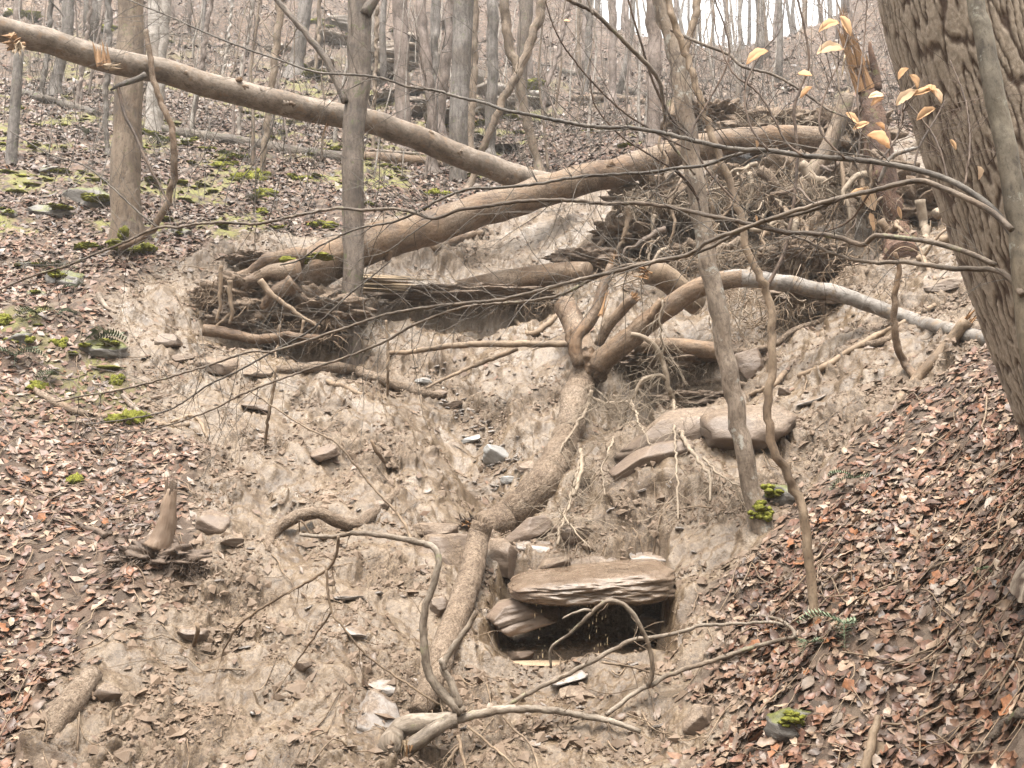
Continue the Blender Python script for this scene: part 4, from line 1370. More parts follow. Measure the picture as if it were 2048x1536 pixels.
# 3: half buried splintered trunk below it
LOG3 = [(728, 572), (790, 578), (850, 583), (919, 581), (988, 567), (1056, 556), (1120, 548), (1175, 545)]
p, r = W(LOG3, 'g', (26, 34, 40, 46, 46, 44), sink=1.2)
log3 = thing('buried_log', 'split half-buried log lying level below the propped trunk', 'log', p[4])
a = Acc(); C3, R3 = tube(a, p[3:], r[3:], sides=16, seglen=0.07, rough=0.07, rscale=2, seed=18); part(a, 'trunk', M['log_brown'], log3)
a = Acc()
for k in range(9):
    t0 = R0.uniform(0, 0.35); i0 = int(t0 * 3)
    o = P(728 + 60 * t0 + R0.uniform(-10, 30), 566 + R0.uniform(-4, 26), GD(770, 580) - 0.22)
    splinters(a, o, p[3] - p[0], 0.9, 0.10, 3, 60 + k, 0.06)
part(a, 'splinter', M['splinter_pale'], log3, smooth=False)

# 4: the mud-covered trunk running down the gully floor
LOG4 = [(1175, 735), (1158, 775), (1146, 820), (1137, 860), (1112, 915), (1085, 962), (1052, 1006), (1010, 1040), (960, 1058)]
p, r = W(LOG4, 'g', (60, 56, 56, 58, 60, 66, 72, 70, 56), sink=1.1)
log4 = thing('muddy_log', 'thick mud-coated trunk running down the gully from the broken stump', 'log', p[-1])
a = Acc(); C4, R4 = tube(a, p, r, sides=20, seglen=0.05, rough=0.10, rscale=3.2, seed=22, wob=0.03, knots=0.12); part(a, 'trunk', M['log_mud'], log4)
e = P(938, 1048, GD(945, 1060) - 0.28)
a = Acc(); splinters(a, e, np.array([-0.5, -0.5, 0.25]), 0.16, 0.065, 16, 71, 0.6); part(a, 'splinter', M['wood_dark'], log4, smooth=False)
a = Acc(); splinters(a, P(985, 1046, GD(985, 1046) - 0.25), np.array([0.9, -0.2, 0.05]), 0.15, 0.03, 6, 72, 0.4); splinters(a, P(955, 1035, GD(955, 1035) - 0.3), np.array([0.3, -0.3, -0.8]), 0.14, 0.012, 2, 73, 0.2)
part(a, 'splinter', M['splinter_pale'], log4, smooth=False)
a = Acc(); splinters(a, e + np.array([-0.01, -0.04, -0.02]), np.array([-0.2, -0.8, 0.1]), 0.06, 0.05, 8, 74, 0.5); part(a, 'splinter', M['splinter'], log4, smooth=False)

# 5: its lower length
LOG5 = [(966, 1045), (955, 1082), (940, 1148), (919, 1216), (893, 1284), (872, 1345), (850, 1400), (836, 1428)]
p, r = W(LOG5, [8.15, 8.1, 7.75, 7.35, 6.95, 6.6, 6.35, 6.25], (44, 46, 50, 52, 52, 50, 46, 40))
log5 = thing('leaning_log', 'speckled muddy log slanting down from the rock ledge past the dripping slab', 'log', p[-1])
a = Acc(); C5, R5 = tube(a, p, r, sides=20, seglen=0.04, rough=0.05, rscale=3, seed=27, wob=0.015, knots=0.1); part(a, 'trunk', M['log_mud'], log5)

# 6: broken stump with upright stubs and the arching branch
stump = thing('broken_stump', 'broken tree end with upright torn stubs and one long arching branch', 'fallen tree', P(1189, 753, 11.0))
p, r = W([(1130, 610), (1146, 645), (1165, 690), (1182, 730), (1190, 756)], (11.9, 10.9), (44, 46, 48, 48, 44))
a = Acc(); tube(a, p, r, sides=18, seglen=0.05, rough=0.07, rscale=3, seed=33, knots=0.1); part(a, 'trunk', M['log_brown'], stump)
a = Acc(); splinters(a, p[-1], p[-1] - p[-2], 0.05, r[-1] * 0.9, 10, 34, 0.2); part(a, 'broken_face', M['wood_dark'], stump, smooth=False)
def limb(parent, px, d, w, mat, seed, name='branch', sides=12, rough=0.06, wob=0.01, knots=0.06, tip=None, tipn=8, tipL=0.15, seglen=None, tipw=0.75):
    q, rr = W(px, d, w)
    a = Acc(); C, R = tube(a, q, rr, sides=sides, seglen=seglen or max(0.025, 1.2 * rr.mean()), rough=rough, rscale=0.3 / max(0.02, rr.mean()), seed=seed, wob=wob, knots=knots)
    o = part(a, name, M[mat], parent)
    if tip:
        a = Acc(); splinters(a, C[-1], C[-1] - C[-3], tipL, R[-1] * tipw, tipn, seed)
        part(a, 'splinter', M[tip], o, smooth=False)
    return o, C, R
limb(stump, [(1158, 730), (1150, 700), (1155, 672), (1170, 655), (1185, 635), (1200, 600), (1211, 562), (1221, 530)], (10.85, 11.1), (24, 28, 26, 24, 22, 18, 14), 'log_brown', 35, 'branch_stub', tip='splinter', tipL=0.25, tipn=6)
a = Acc(); splinters(a, P(1207, 615, 10.85), P(1228, 540, 11.0) - P(1205, 625, 10.85), 0.33, 0.035, 8, 36, 0.12); part(a, 'splinter', M['splinter'], stump, smooth=False)
limb(stump, [(1197, 690), (1210, 662), (1228, 638), (1248, 614), (1268, 596)], (10.95, 10.7), (19, 21, 22, 23), 'log_brown', 37, 'branch_stub', tip='splinter', tipL=0.07, tipn=18, tipw=0.9)
limb(stump, [(1140, 692), (1138, 668), (1141, 655)], 10.9, (16, 12, 4), 'log_brown', 38, 'branch_stub', tip='wood_dark', tipn=4, tipL=0.06)
ARC = [(1196, 735), (1206, 719), (1225, 703), (1244, 690), (1270, 667), (1295, 645), (1346, 609), (1380, 584), (1416, 568), (1450, 560), (1485, 557), (1553, 564), (1621, 577), (1690, 591), (1758, 618), (1826, 640), (1895, 660), (1946, 673), (1994, 681), (2030, 690)]
_pa, _ra = W(ARC, (10.9, 10.4, 9.9, 9.0), (48, 44, 40, 38, 34, 32, 30, 29, 28, 26))
_k = [i for i, q_ in enumerate(ARC) if q_[0] < 1490]
a = Acc(); tube(a, _pa[_k], _ra[_k] * 1.01, sides=16, seglen=0.05, rough=0.07, rscale=5, seed=39, wob=0.01, knots=0.1); part(a, 'arching_branch', M['log_brown'], stump)
a = Acc(); CA, RA = tube(a, _pa[_k[-2]:], _ra[_k[-2]:], sides=16, seglen=0.05, rough=0.05, rscale=5, seed=139, wob=0.01, knots=0.1); part(a, 'arching_branch', M['log_pale'], stump)
a = Acc(); blob(a, P(1178, 728, 10.98), (0.16, 0.16, 0.17), 43, amp=0.35, freq=1.8, nu=40, nv=26, octv=4); blob(a, P(1196, 742, 10.95), (0.12, 0.13, 0.11), 44, amp=0.35, freq=1.8, nu=30, nv=20, octv=4); kind(part(a, 'burl', M['log_brown'], stump), 'stuff')
limb(stump, [(1300, 640), (1315, 612), (1325, 600)], 10.55, (14, 18, 20), 'log_brown', 40, 'branch_stub', tip='splinter_pale', tipn=5, tipL=0.06)

# other logs of the tangle
def lone(name, label, cat, px, d, w, mat, seed, tip=None, sides=12, wob=0.01, rough=0.08, sink=0.5, tipn=6, tipL=0.12, group=None, knots=0.08, twn=0, twL=0.2):
    q, rr = W(px, d, w, sink=sink)
    a = Acc(); C, R = tube(a, q, rr, sides=sides, seglen=max(0.025, 1.2 * rr.mean()), rough=rough, rscale=0.3 / max(0.02, rr.mean()), seed=seed, wob=wob, knots=knots)
    if not tip and not twn:
        return solo(a, name, M[mat], q[0], label, cat, group), C, R
    t = thing(name, label, cat, q[0], group)
    part(a, 'trunk' if rr.mean() > 0.03 else 'stem', M[mat], t)
    if tip:
        a = Acc(); splinters(a, C[-1], C[-1] - C[-3], tipL, R[-1] * 0.8, tipn, seed); part(a, 'splinter', M[tip], t, smooth=False)
    if twn:
        a = Acc(); twigs_along(a, C, R, twn, twL, seed, r0=0.003); kind(part(a, 'twigs', M['twig'], t), 'stuff')
    return t, C, R
lone('broken_log', 'short knobbly yellow-brown log with torn orange end beside the stump stubs', 'log', [(1395, 612), (1372, 590), (1345, 568), (1318, 550), (1296, 546)], (11.5, 11.2), (44, 46, 48, 50, 46), 'sapling_tan', 81, tip='splinter', tipn=12, tipL=0.2)
lone('wedged_log', 'smooth level log wedged under the roots beside the arching branch', 'log', [(1270, 692), (1330, 692), (1390, 697), (1445, 704)], (11.1, 10.9), (32, 34, 36, 36), 'log_brown', 82)
lone('wedged_log', 'shorter decayed log lying beneath the smooth level log', 'log', [(1290, 715), (1340, 716), (1385, 720), (1412, 722)], (11.3, 11.2), (26, 28, 26, 22), 'log_dark', 83, tip='splinter')
lone('fallen_branch', 'slender level branch pointing left from the broken stump', 'branch', [(1140, 688), (1070, 688), (1010, 688), (940, 689), (880, 694), (830, 703), (776, 706)], (10.9, 11.3), (14, 14, 12, 9), 'sapling_tan', 84)
lone('fallen_branch', 'thin straight stick leaning below the slender level branch', 'branch', [(1034, 697), (990, 715), (940, 735), (890, 757), (852, 776)], (11.3, 10.9), (11, 8, 5), 'sapling_tan', 85)
lone('fallen_branch', 'muddy branch lying at the foot of the standing tree', 'branch', [(552, 740), (600, 738), (650, 734), (700, 740), (740, 752), (790, 770), (840, 786), (885, 792)], 'g', (16, 20, 22, 24, 22, 22, 20, 12), 'log_mud', 86, sink=0.8)
lone('fallen_branch', 'bent mud-plastered limb arching out of the mud left of the gully', 'branch', [(533, 1106), (540, 1080), (555, 1056), (585, 1038), (615, 1027), (645, 1027), (670, 1040), (695, 1050), (722, 1046), (745, 1028), (775, 1003), (803, 976)], [8.0, 8.0, 8.0, 8.05, 8.1, 8.1, 8.15, 8.25, 8.4, 8.55, 8.75, 8.95], (16, 20, 24, 26, 26, 24, 25, 26, 26, 24, 22, 16), 'log_mud', 87, tip=None)
lone('fallen_branch', 'crooked small limb lying in the mud above the bent limb', 'branch', [(790, 938), (782, 915), (770, 893), (745, 890), (720, 902), (700, 910)], 'g', (12, 11, 9, 6), 'log_mud', 88, tip='wood_dark', tipn=3)
lone('root_stick', 'crooked dark root poking from the mud under the hanging logs', 'root', [(655, 762), (672, 770), (690, 775), (712, 785), (735, 792)], 'g', (10, 12, 11, 8), 'root_brown', 89)
lone('fallen_branch', 'stout muddy limb lying behind the standing tree beneath the propped trunk', 'branch', [(860, 498), (895, 488), (930, 474), (965, 466)], 'g', (20, 22, 18, 12), 'log_brown', 90, sink=0.8)
lone('broken_sapling', 'snapped sapling stub with splintered yellow top leaning on the right bank', 'sapling', [(1785, 812), (1806, 790), (1830, 762), (1860, 730), (1890, 695), (1915, 664), (1936, 640)], (8.9, 8.55), (18, 22, 24, 27), 'sapling_tan', 91, tip='splinter', tipn=9, tipL=0.14)
lone('dead_sapling', 'bare curved stem rising from the foot of the snapped sapling', 'sapling', [(1832, 756), (1812, 728), (1797, 700), (1788, 660), (1788, 610), (1795, 560), (1797, 530), (1790, 505)], (8.75, 8.6), (16, 15, 14, 13, 11, 8), 'log_brown', 92, twn=5, twL=0.3)
RB = [([(1460, 705), (1500, 700), (1545, 690), (1590, 660), (1640, 640), (1668, 620)], (15, 13, 10), 'long root running up the mud under the arching branch'),
      ([(1600, 752), (1640, 738), (1680, 715), (1720, 690), (1760, 668), (1800, 650), (1870, 610)], (14, 13, 12, 10), 'forked root lying slantwise on the right mud bank'),
      ([(1735, 690), (1780, 678), (1820, 640), (1850, 620)], (16, 14, 12), 'stout muddy root above the forked root'),
      ([(1570, 745), (1545, 770), (1500, 790)], (12, 8), 'short root lying beside the tilted boulder'),
      ([(1350, 772), (1400, 765), (1450, 762), (1520, 776)], (12, 12, 7), 'level root under the wedged logs'),
      ([(1030, 640), (1060, 668), (1090, 652), (1120, 625)], (8, 12, 10), 'curved root above the slender level branch'),
      ([(1570, 600), (1620, 570), (1680, 545), (1740, 545)], (20, 22, 14), 'thick root below the torn root mass'),
      ([(1480, 520), (1530, 506), (1580, 480), (1640, 440)], (22, 20, 14), 'thick pale root crossing the torn root mass'),
      ([(1560, 650), (1600, 605), (1650, 590), (1690, 600)], (24, 22, 14), 'dark muddy root slab under the arch')]
for k, (px, w, lab) in enumerate(RB):
    lone('root', lab, 'root', px, 'g', w, 'root_brown' if k % 2 else 'log_mud', 95 + k, sink=0.9)
# ------------------------------------------------------------------ torn root mass, upper right
mass = thing('root_mass', 'wide torn-up mass of soil and hanging roots under the dark snag', 'uprooted roots', G(1560, 500))
def clod(u, v, d, rad, seed, amp=0.6, nu=72, nv=42, freq=2.6):
    a = Acc(); blob(a, P(u, v, d), rad, seed, amp=amp, freq=freq, nu=nu, nv=nv, octv=6, lcs=1.3)
    return kind(part(a, 'soil_clump', M['soil'], mass), 'stuff')
clod(1320, 405, 14.2, (0.62, 0.5, 0.30), 11)
clod(1450, 390, 14.2, (0.62, 0.5, 0.26), 12)
clod(1590, 375, 14.0, (0.75, 0.55, 0.42), 13)
clod(1730, 390, 13.6, (0.70, 0.55, 0.45), 14)
clod(1840, 420, 12.9, (0.55, 0.5, 0.34), 15)
clod(1400, 520, 13.2, (0.48, 0.36, 0.22), 16)
clod(1560, 268, 15.6, (0.8, 0.5, 0.30), 17)
clod(1680, 275, 15.2, (0.7, 0.5, 0.34), 18)
clod(1420, 240, 17.5, (0.6, 0.5, 0.22), 19)
clod(1250, 470, 14.0, (0.40, 0.3, 0.2), 20)
clod(1610, 520, 12.6, (0.55, 0.4, 0.2), 21)
RT = [([(1392, 345), (1420, 400), (1432, 470), (1425, 520)], 13.5, (14, 6)), ([(1520, 340), (1560, 380), (1590, 395), (1640, 420)], 13.2, (24, 10)), ([(1600, 330), (1625, 355), (1650, 365), (1680, 400)], 13.0, (26, 12)),
      ([(1260, 385), (1255, 440), (1240, 490), (1225, 520)], 13.8, (16, 5)), ([(1240, 400), (1220, 450), (1190, 500), (1170, 540)], 13.9, (18, 6)), ([(1500, 345), (1498, 400), (1490, 440), (1468, 430)], 13.4, (10, 4)),
      ([(1455, 370), (1462, 400), (1455, 425), (1440, 432)], 13.3, (10, 5)), ([(1700, 400), (1700, 450), (1690, 500), (1660, 545)], 12.6, (24, 10)), ([(1840, 400), (1850, 450), (1848, 500), (1830, 540)], 12.2, (22, 8)),
      ([(1640, 430), (1600, 470), (1560, 510), (1545, 560)], 12.8, (20, 8)), ([(1560, 440), (1568, 500), (1576, 540)], 12.5, (16, 12)), ([(1590, 440), (1594, 500), (1592, 540)], 12.5, (14, 10)),
      ([(1760, 440), (1790, 480), (1830, 500), (1870, 560)], 12.2, (18, 7)), ([(1480, 480), (1440, 500), (1400, 530), (1360, 540)], 12.8, (18, 8)), ([(1310, 430), (1300, 480), (1302, 530)], 13.5, (9, 4)),
      ([(1340, 400), (1345, 450), (1330, 500)], 13.6, (9, 4)), ([(1660, 360), (1720, 370), (1780, 410), (1820, 470)], 12.8, (20, 8)), ([(1870, 430), (1900, 410), (1930, 400)], 11.8, (22, 18)), ([(1880, 480), (1920, 455), (1950, 445)], 11.4, (18, 24))]
for k, (px, d, w) in enumerate(RT):
    q, rr = W(px, (d, d - 0.2), w)
    a = Acc(); tube(a, q, rr, sides=8, seglen=0.05, rough=0.12, rscale=5, seed=130 + k, wob=0.05)
    part(a, 'root', M[('root_brown', 'log_mud', 'root')[k % 3]], mass)
a = Acc()
fringe(a, [P(u, v, 13.75) for u, v in ((1240, 395), (1300, 400), (1360, 390), (1420, 395))], 200, 0.42, 51, r0=0.007)
fringe(a, [P(u, v, 13.45) for u, v in ((1420, 380), (1500, 370), (1560, 365), (1640, 375))], 230, 0.45, 52, r0=0.007)
fringe(a, [P(u, v, 12.95) for u, v in ((1620, 360), (1700, 400), (1760, 400), (1860, 420))], 260, 0.45, 53, r0=0.007)
fringe(a, [P(u, v, 12.6) for u, v in ((1360, 510), (1420, 520), (1480, 500), (1560, 500))], 130, 0.30, 54, r0=0.006)
fringe(a, [P(u, v, 15.2) for u, v in ((1500, 240), (1560, 235), (1640, 250), (1700, 260))], 180, 0.4, 55, r0=0.007)
fringe(a, [P(u, v, 11.6) for u, v in ((1430, 560), (1480, 585), (1540, 600), (1600, 600))], 150, 0.35, 56, r0=0.006)
scruff(a, P(1500, 640, 11.3), 90, 0.35, 0.3, 57, 0.005)
scruff(a, P(1600, 430, 12.8), 140, 0.6, 0.35, 58, 0.006)
scruff(a, P(1780, 480, 12.2), 110, 0.45, 0.35, 59, 0.006)
for k_, (u, v, n_, rx_) in enumerate(((1480, 600, 130, 0.30), (1590, 630, 130, 0.30), (1560, 545, 130, 0.35), (1690, 560, 110, 0.3), (1400, 560, 90, 0.25), (1300, 480, 120, 0.35), (1500, 440, 150, 0.4), (1240, 560, 90, 0.22))):
    scruff(a, P(u, v, GD(u, v) - 0.22), n_, rx_, 0.34, 260 + k_, 0.0055)
kind(part(a, 'fine_roots', M['root_brown'], mass), 'stuff')
a = Acc()
fringe(a, [P(u, v, 13.3) for u, v in ((1260, 400), (1420, 400), (1560, 390), (1700, 400), (1840, 430))], 110, 0.5, 61, r0=0.008)
scruff(a, P(1540, 600, 11.2), 70, 0.4, 0.4, 62, 0.006)
fringe(a, [P(u, v, 13.35) for u, v in ((1240, 400), (1330, 385), (1430, 380), (1520, 362), (1620, 360))], 260, 0.42, 63, r0=0.0055, jitter=0.10)
fringe(a, [P(u, v, 12.75) for u, v in ((1580, 365), (1680, 385), (1780, 400), (1870, 430))], 260, 0.45, 64, r0=0.0055, jitter=0.12)
fringe(a, [P(u, v, 14.9) for u, v in ((1480, 225), (1560, 235), (1650, 245), (1720, 262))], 190, 0.34, 65, r0=0.006, jitter=0.12)
fringe(a, [P(u, v, 12.4) for u, v in ((1300, 520), (1400, 505), (1500, 490), (1640, 500))], 170, 0.34, 68, r0=0.005, jitter=0.10)
kind(part(a, 'pale_roots', M['root'], mass), 'stuff')

_rr = random.Random(37)
for k in range(64):
    u, v = _rr.uniform(1250, 1880), _rr.uniform(300, 540)
    p0 = P(u, v, min(13.4 - 1.0 * (u - 1250) / 630 - 0.5 * (v > 450), GD(u, v) - 0.1)); L_ = _rr.uniform(0.35, 1.3); r_ = 0.008 + 0.045 * _rr.random() ** 2.5
    dv_ = unit(np.array([_rr.gauss(0, 0.8), -0.3, _rr.gauss(-0.3, 0.6)])); pts_ = [p0]
    for j in range(6):
        dv_ = unit(dv_ + 0.6 * rvec(_rr) * np.array([1, 0.4, 1]) + np.array([0, 0, -0.2])); pts_.append(pts_[-1] + dv_ * L_ / 6)
    a = Acc(); tube(a, pts_, np.linspace(r_, r_ * 0.3, 7), sides=7, n=16, rough=0.2, rscale=8, seed=k); part(a, 'root', M[('root_brown', 'log_mud', 'root', 'wood_dark')[k % 4]], mass)
# dark snag with torn orange top
snag = thing('broken_snag', 'dark broken snag with a torn bright orange splinter top', 'tree stump', G(1790, 480))
p, r = W([(1736, 150), (1743, 200), (1750, 256), (1762, 330), (1778, 400), (1795, 470), (1805, 520)], (13.1, 12.4), (34, 42, 48, 52, 52, 56, 66))
a = Acc(); tube(a, p, r, sides=16, seglen=0.06, rough=0.22, rscale=4, seed=141, knots=0.35); part(a, 'trunk', M['log_snag'], snag)
a = Acc(); splinters(a, p[0], np.array([-0.1, 0, 1]), 0.22, 0.11, 14, 147, 0.2); part(a, 'splinter', M['log_snag'], snag, smooth=False)
p, r = W([(1676, -10), (1684, 30), (1696, 70), (1710, 113), (1726, 165)], 13.05, (9, 16, 26, 42, 40))
a = Acc(); splinters(a, p[4], p[2] - p[4], 0.42, 0.13, 26, 142, 0.12); splinters(a, p[3], p[1] - p[3], 0.5, 0.09, 18, 148, 0.12); splinters(a, p[2], p[0] - p[2], 0.5, 0.05, 12, 149, 0.10); s = part(a, 'torn_wood', M['splinter'], snag, smooth=False)
a = Acc(); splinters(a, p[2], p[0] - p[3], 0.55, 0.05, 9, 143, 0.15); splinters(a, p[3], p[0] - p[3], 0.4, 0.10, 8, 146, 0.15); part(a, 'splinter', M['splinter'], s, smooth=False)
p, r = W([(1739, 84), (1743, 110), (1750, 140), (1754, 180)], 12.95, (5, 12, 17, 20))
a = Acc(); tube(a, p, r, sides=9, n=14, rough=0.2, rscale=6, seed=144); part(a, 'spike', M['log_snag'], snag)
p, r = W([(1690, 110), (1687, 130), (1684, 152)], 13.0, (3, 5, 2))
a = Acc(); tube(a, p, r, sides=5, n=6, seed=145); part(a, 'splinter', M['splinter_pale'], snag)
lone('leaning_log', 'smooth tan trunk leaning into the root mass beside the dark snag', 'log', [(1604, 400), (1610, 372), (1630, 340), (1650, 308), (1665, 275), (1677, 246), (1688, 215), (1694, 192)], (13.3, 13.6), (34, 34, 32, 30), 'tree_tan', 147, tip='splinter_pale', tipn=7, tipL=0.15)
# pale bleached root beside it
lone('bleached_root', 'white bleached root standing out in front of the dark snag', 'root', [(1758, 366), (1768, 340), (1782, 318), (1800, 306), (1830, 297), (1853, 296)], (12.1, 11.9), (8, 10, 9, 6), 'log_pale', 148, twn=9, twL=0.3)

# caved-in banks of mud and soil with undercut lips
for k, (lab, u, v, dd, rad, ufr) in enumerate((('undercut mud bank below the split half-buried log', 930, 592, -0.12, (1.05, 0.34, 0.13), (740, 1130)), ('undercut mud lip above the dark hollow right of the broken stump', 1350, 722, 0.05, (0.62, 0.36, 0.12), (1235, 1450)), ('undercut bank of soil beneath the left root plate', 560, 668, -0.10, (0.75, 0.32, 0.12), (430, 690)), ('ragged soil bank left of the torn root mass', 1180, 520, -0.10, (0.5, 0.3, 0.16), (1100, 1270)), ('undercut mud bank right of the arching branch top', 1640, 600, -0.12, (0.55, 0.3, 0.12), (1560, 1720)), ('overhanging mud bank between the big boulder and the hollow', 1400, 800, -0.08, (0.45, 0.26, 0.10), (1330, 1470)))):
    t = thing('mud_bank', lab, 'mud bank', G(u, v))
    d0 = GD(u, v) + dd
    a = Acc(); blob(a, P(u, v, d0), rad, 700 + k, amp=0.42, freq=2.2, nu=110, nv=50, octv=5)
    part(a, 'soil', M['mud_bank'], t)
    a = Acc(); fringe(a, [P(uu, v + 12 + 4 * math.sin(uu), d0 - rad[1] * 0.8) for uu in np.linspace(ufr[0], ufr[1], 7)], int(120 * rad[0] / 0.6), 0.26, 710 + k, r0=0.0045, jitter=0.05)
    kind(part(a, 'fine_roots', M['root' if k % 2 else 'root_brown'], t), 'stuff')

# ------------------------------------------------------------------ rocks
stone('boulder', 'tilted pale-topped boulder on the right mud bank behind the two saplings', 1515, 862, 178, 78, 'rock_mud', 201, deep=0.75, yaw=math.radians(8), pitch=math.radians(18), roll=math.radians(-12), dd=-0.36, under=0.25)
stone('rock_wedge', 'long wedge of brown rock sticking out left of the boulder', 1328, 872, 215, 60, 'rock_mud', 202, deep=0.5, yaw=math.radians(4), pitch=math.radians(14), roll=math.radians(-26), dd=-0.24, under=0.2)
stone('rock_wedge', 'lower brown rock wedge half buried beneath the longer wedge', 1300, 915, 150, 40, 'rock_brown', 203, deep=0.5, yaw=0.1, pitch=math.radians(14), roll=math.radians(-28), dd=-0.16, under=0.2)
stone('flat_rock', 'flat brown rock shelf at the foot of the big furrowed trunk', 1908, 566, 100, 22, 'rock_mud', 204, deep=0.6, pitch=math.radians(10), roll=math.radians(-8), dd=-0.1, under=0.3)
stone('dark_rock', 'dark blunt rock under the end of the wedged logs', 1500, 728, 64, 48, 'rock_brown', 205, deep=0.8, yaw=0.3, roll=-0.3, dd=-0.08)
stone('slate', 'pale grey slate slab standing out in the middle of the gully', 988, 912, 58, 34, 'slate', 206, deep=0.7, yaw=0.3, pitch=math.radians(42), roll=0.35, dd=-0.08, layers=4)
stone('slate', 'large light slate sheet lying in the mud bottom left of the branch base', 752, 1440, 92, 18, 'slate_mud', 207, deep=1.5, yaw=0.5, pitch=math.radians(46), roll=0.1, dd=-0.04, layers=4, jag=0.3)
stone('slate', 'light slate sheet lying just above the largest slate sheet', 778, 1372, 100, 16, 'slate_mud', 208, deep=0.6, yaw=0.1, pitch=math.radians(40), roll=0.05, dd=-0.04, layers=4, jag=0.3)
stone('block', 'big squared block behind the upper end of the speckled log', 885, 1113, 125, 76, 'rock_mud', 209, deep=0.9, yaw=0.12, pitch=math.radians(6), dd=0.0, square=5, jag=0.08)
stone('block', 'squared block to the right of the speckled log end', 1003, 1116, 90, 62, 'rock_mud', 210, deep=0.9, yaw=-0.2, pitch=math.radians(8), roll=0.08, dd=0.0, square=5, jag=0.08)
stone('ledge_rock', 'small dark ledge stone above the big squared block', 872, 1062, 80, 26, 'rock_mud', 211, deep=0.9, pitch=0.1, dd=-0.06, under=0.4)
stone('ledge_rock', 'dark stone under the broken end of the thick muddy trunk', 1065, 1060, 100, 44, 'rock_brown', 212, deep=0.7, yaw=0.1, roll=-0.2, dd=-0.1, under=0.3)
stone('ledge_rock', 'brown squared stone right of the thick muddy trunk', 1150, 1074, 84, 36, 'rock_mud', 213, deep=0.8, yaw=-0.1, dd=-0.06)
stone('flat_rock', 'grey flat stone lying just above the dripping slab', 1090, 1098, 115, 18, 'slate_mud', 214, deep=0.5, yaw=-0.1, pitch=0.45, roll=0.2, dd=-0.08)
stone('flat_rock', 'small flat stone between the squared block and the dripping slab', 1104, 1131, 66, 20, 'rock_mud', 215, deep=0.6, pitch=0.35, roll=-0.3, dd=-0.12)
stone('flat_rock', 'thin mud-topped stones behind the right end of the dripping slab', 1200, 1122, 130, 20, 'rock_mud', 216, deep=0.4, pitch=0.2, dd=-0.02)
stone('flat_rock', 'flat stone tucked above the right corner of the dripping slab', 1300, 1116, 90, 18, 'slate_mud', 217, deep=0.5, pitch=0.3, dd=-0.02)
a = Acc()
c = P(1030, 1222, 7.62)
chunk(a, c, (0.66, 0.7, 0.22), 0.1, 0.12, math.radians(-16), 218, nu=60, nv=36)
solo(a, 'ledge_rock', M['rock_brown'], c - np.array([0, 0, 0.08]), 'brown ledge stone under the left end of the dripping slab', 'rock')
# the overhanging slab
a = Acc()
sc_ = P(1185, 1165, 7.72)
chunk(a, sc_ + np.array([0, 0.12, 0]), (1.24, 1.5, 0.24), math.radians(-4), math.radians(3), math.radians(-3), 222, nu=200, nv=110, boxy=4.0, cuts=0, strata=0.004, rough=0.055, wedge=0.30)
solo(a, 'overhanging_slab', M['rock_wet'], sc_ - np.array([0, 0, 0.12]), 'wide wet layered slab overhanging the dark hollow with water dripping off', 'rock')
# stones about the mud
SM = [(1318, 1262, 70, 60, 'rock_mud', 'muddy stone at the right side of the dark hollow'), (1040, 1312, 50, 18, 'rock_brown', 'small brown stone on the floor of the dark hollow'), (650, 907, 60, 30, 'rock_brown', 'dark-faced stone sticking out of the left mud above the bent limb'), (424, 1053, 66, 44, 'rock_brown', 'grey-brown stone beside the weathered stump'), (212, 1390, 62, 44, 'rock_brown', 'rounded stone at the bottom left of the mud'),
      (380, 1268, 60, 22, 'rock_mud', 'low overhanging stone in the mud below the weathered stump'), (345, 683, 56, 26, 'rock_mud', 'brown stone on the left edge of the slide'), (365, 715, 46, 14, 'rock_mud', 'small ledge stone under the brown stone at the slide edge'),
      (440, 728, 90, 24, 'rock_mud', 'long mud-topped ledge below the root plate'), (465, 1085, 46, 20, 'rock_mud', 'small stone right of the grey-brown stone'), (1140, 1353, 70, 12, 'slate_mud', 'wet flat stone in front of the puddle'),
      (1160, 1390, 90, 26, 'rock_mud', 'mud-covered stone between the foreground branches'), (705, 1262, 60, 10, 'slate_mud', 'thin light stone sheet left of the slanting log'), (880, 1215, 40, 36, 'rock_mud', 'stone half hidden behind the slanting log'),
      (878, 790, 34, 18, 'rock_brown', 'dark stone at the end of the muddy branch'), (905, 812, 36, 14, 'rock_brown', 'flat dark stone in the streak of slate chips'), (1130, 800, 26, 14, 'rock_brown', 'small round stone beside the stump root'),
      (610, 1330, 36, 18, 'rock_mud', 'little dark stone in the lower mud'), (1050, 935, 40, 16, 'rock_mud', 'small stone left of the thick trunk'), (1570, 785, 28, 18, 'rock_mud', 'small stone above the tilted boulder'), (1620, 800, 60, 8, 'slate_mud', 'pale stone flake on the right mud bank'),
      (1400, 1440, 60, 50, 'rock_mud', 'muddy stone at the lower edge of the right leaves'), (520, 745, 70, 14, 'rock_mud', 'flat stone below the root plate ledge'), (520, 815, 60, 16, 'rock_brown', 'brown stone under the long thin branch tips'), (940, 880, 40, 12, 'slate', 'small white slate chip above the pale slate slab'),
      (848, 760, 36, 10, 'slate', 'white slate chip left of the thin straight stick'), (1015, 960, 26, 14, 'slate', 'pale slate chip below the pale slate slab'), (700, 1190, 60, 9, 'slate_mud', 'flat light stone in the left mud'), (465, 950, 60, 10, 'rock_mud', 'thin stone edge in the left mud'), (760, 1010, 30, 18, 'rock_mud', 'lump of stone beside the bent limb')]
for k, (u, v, w, h, m, lab) in enumerate(SM):
    stone('stone', lab, u, v, w, h, m, 240 + k, deep=R0.uniform(0.6, 1.0), yaw=R0.uniform(-0.5, 0.5), pitch=R0.uniform(0.1, 0.4), roll=R0.uniform(-0.3, 0.3), dd=-0.05, nang=14, layers=4, under=0.2, cat='stone')

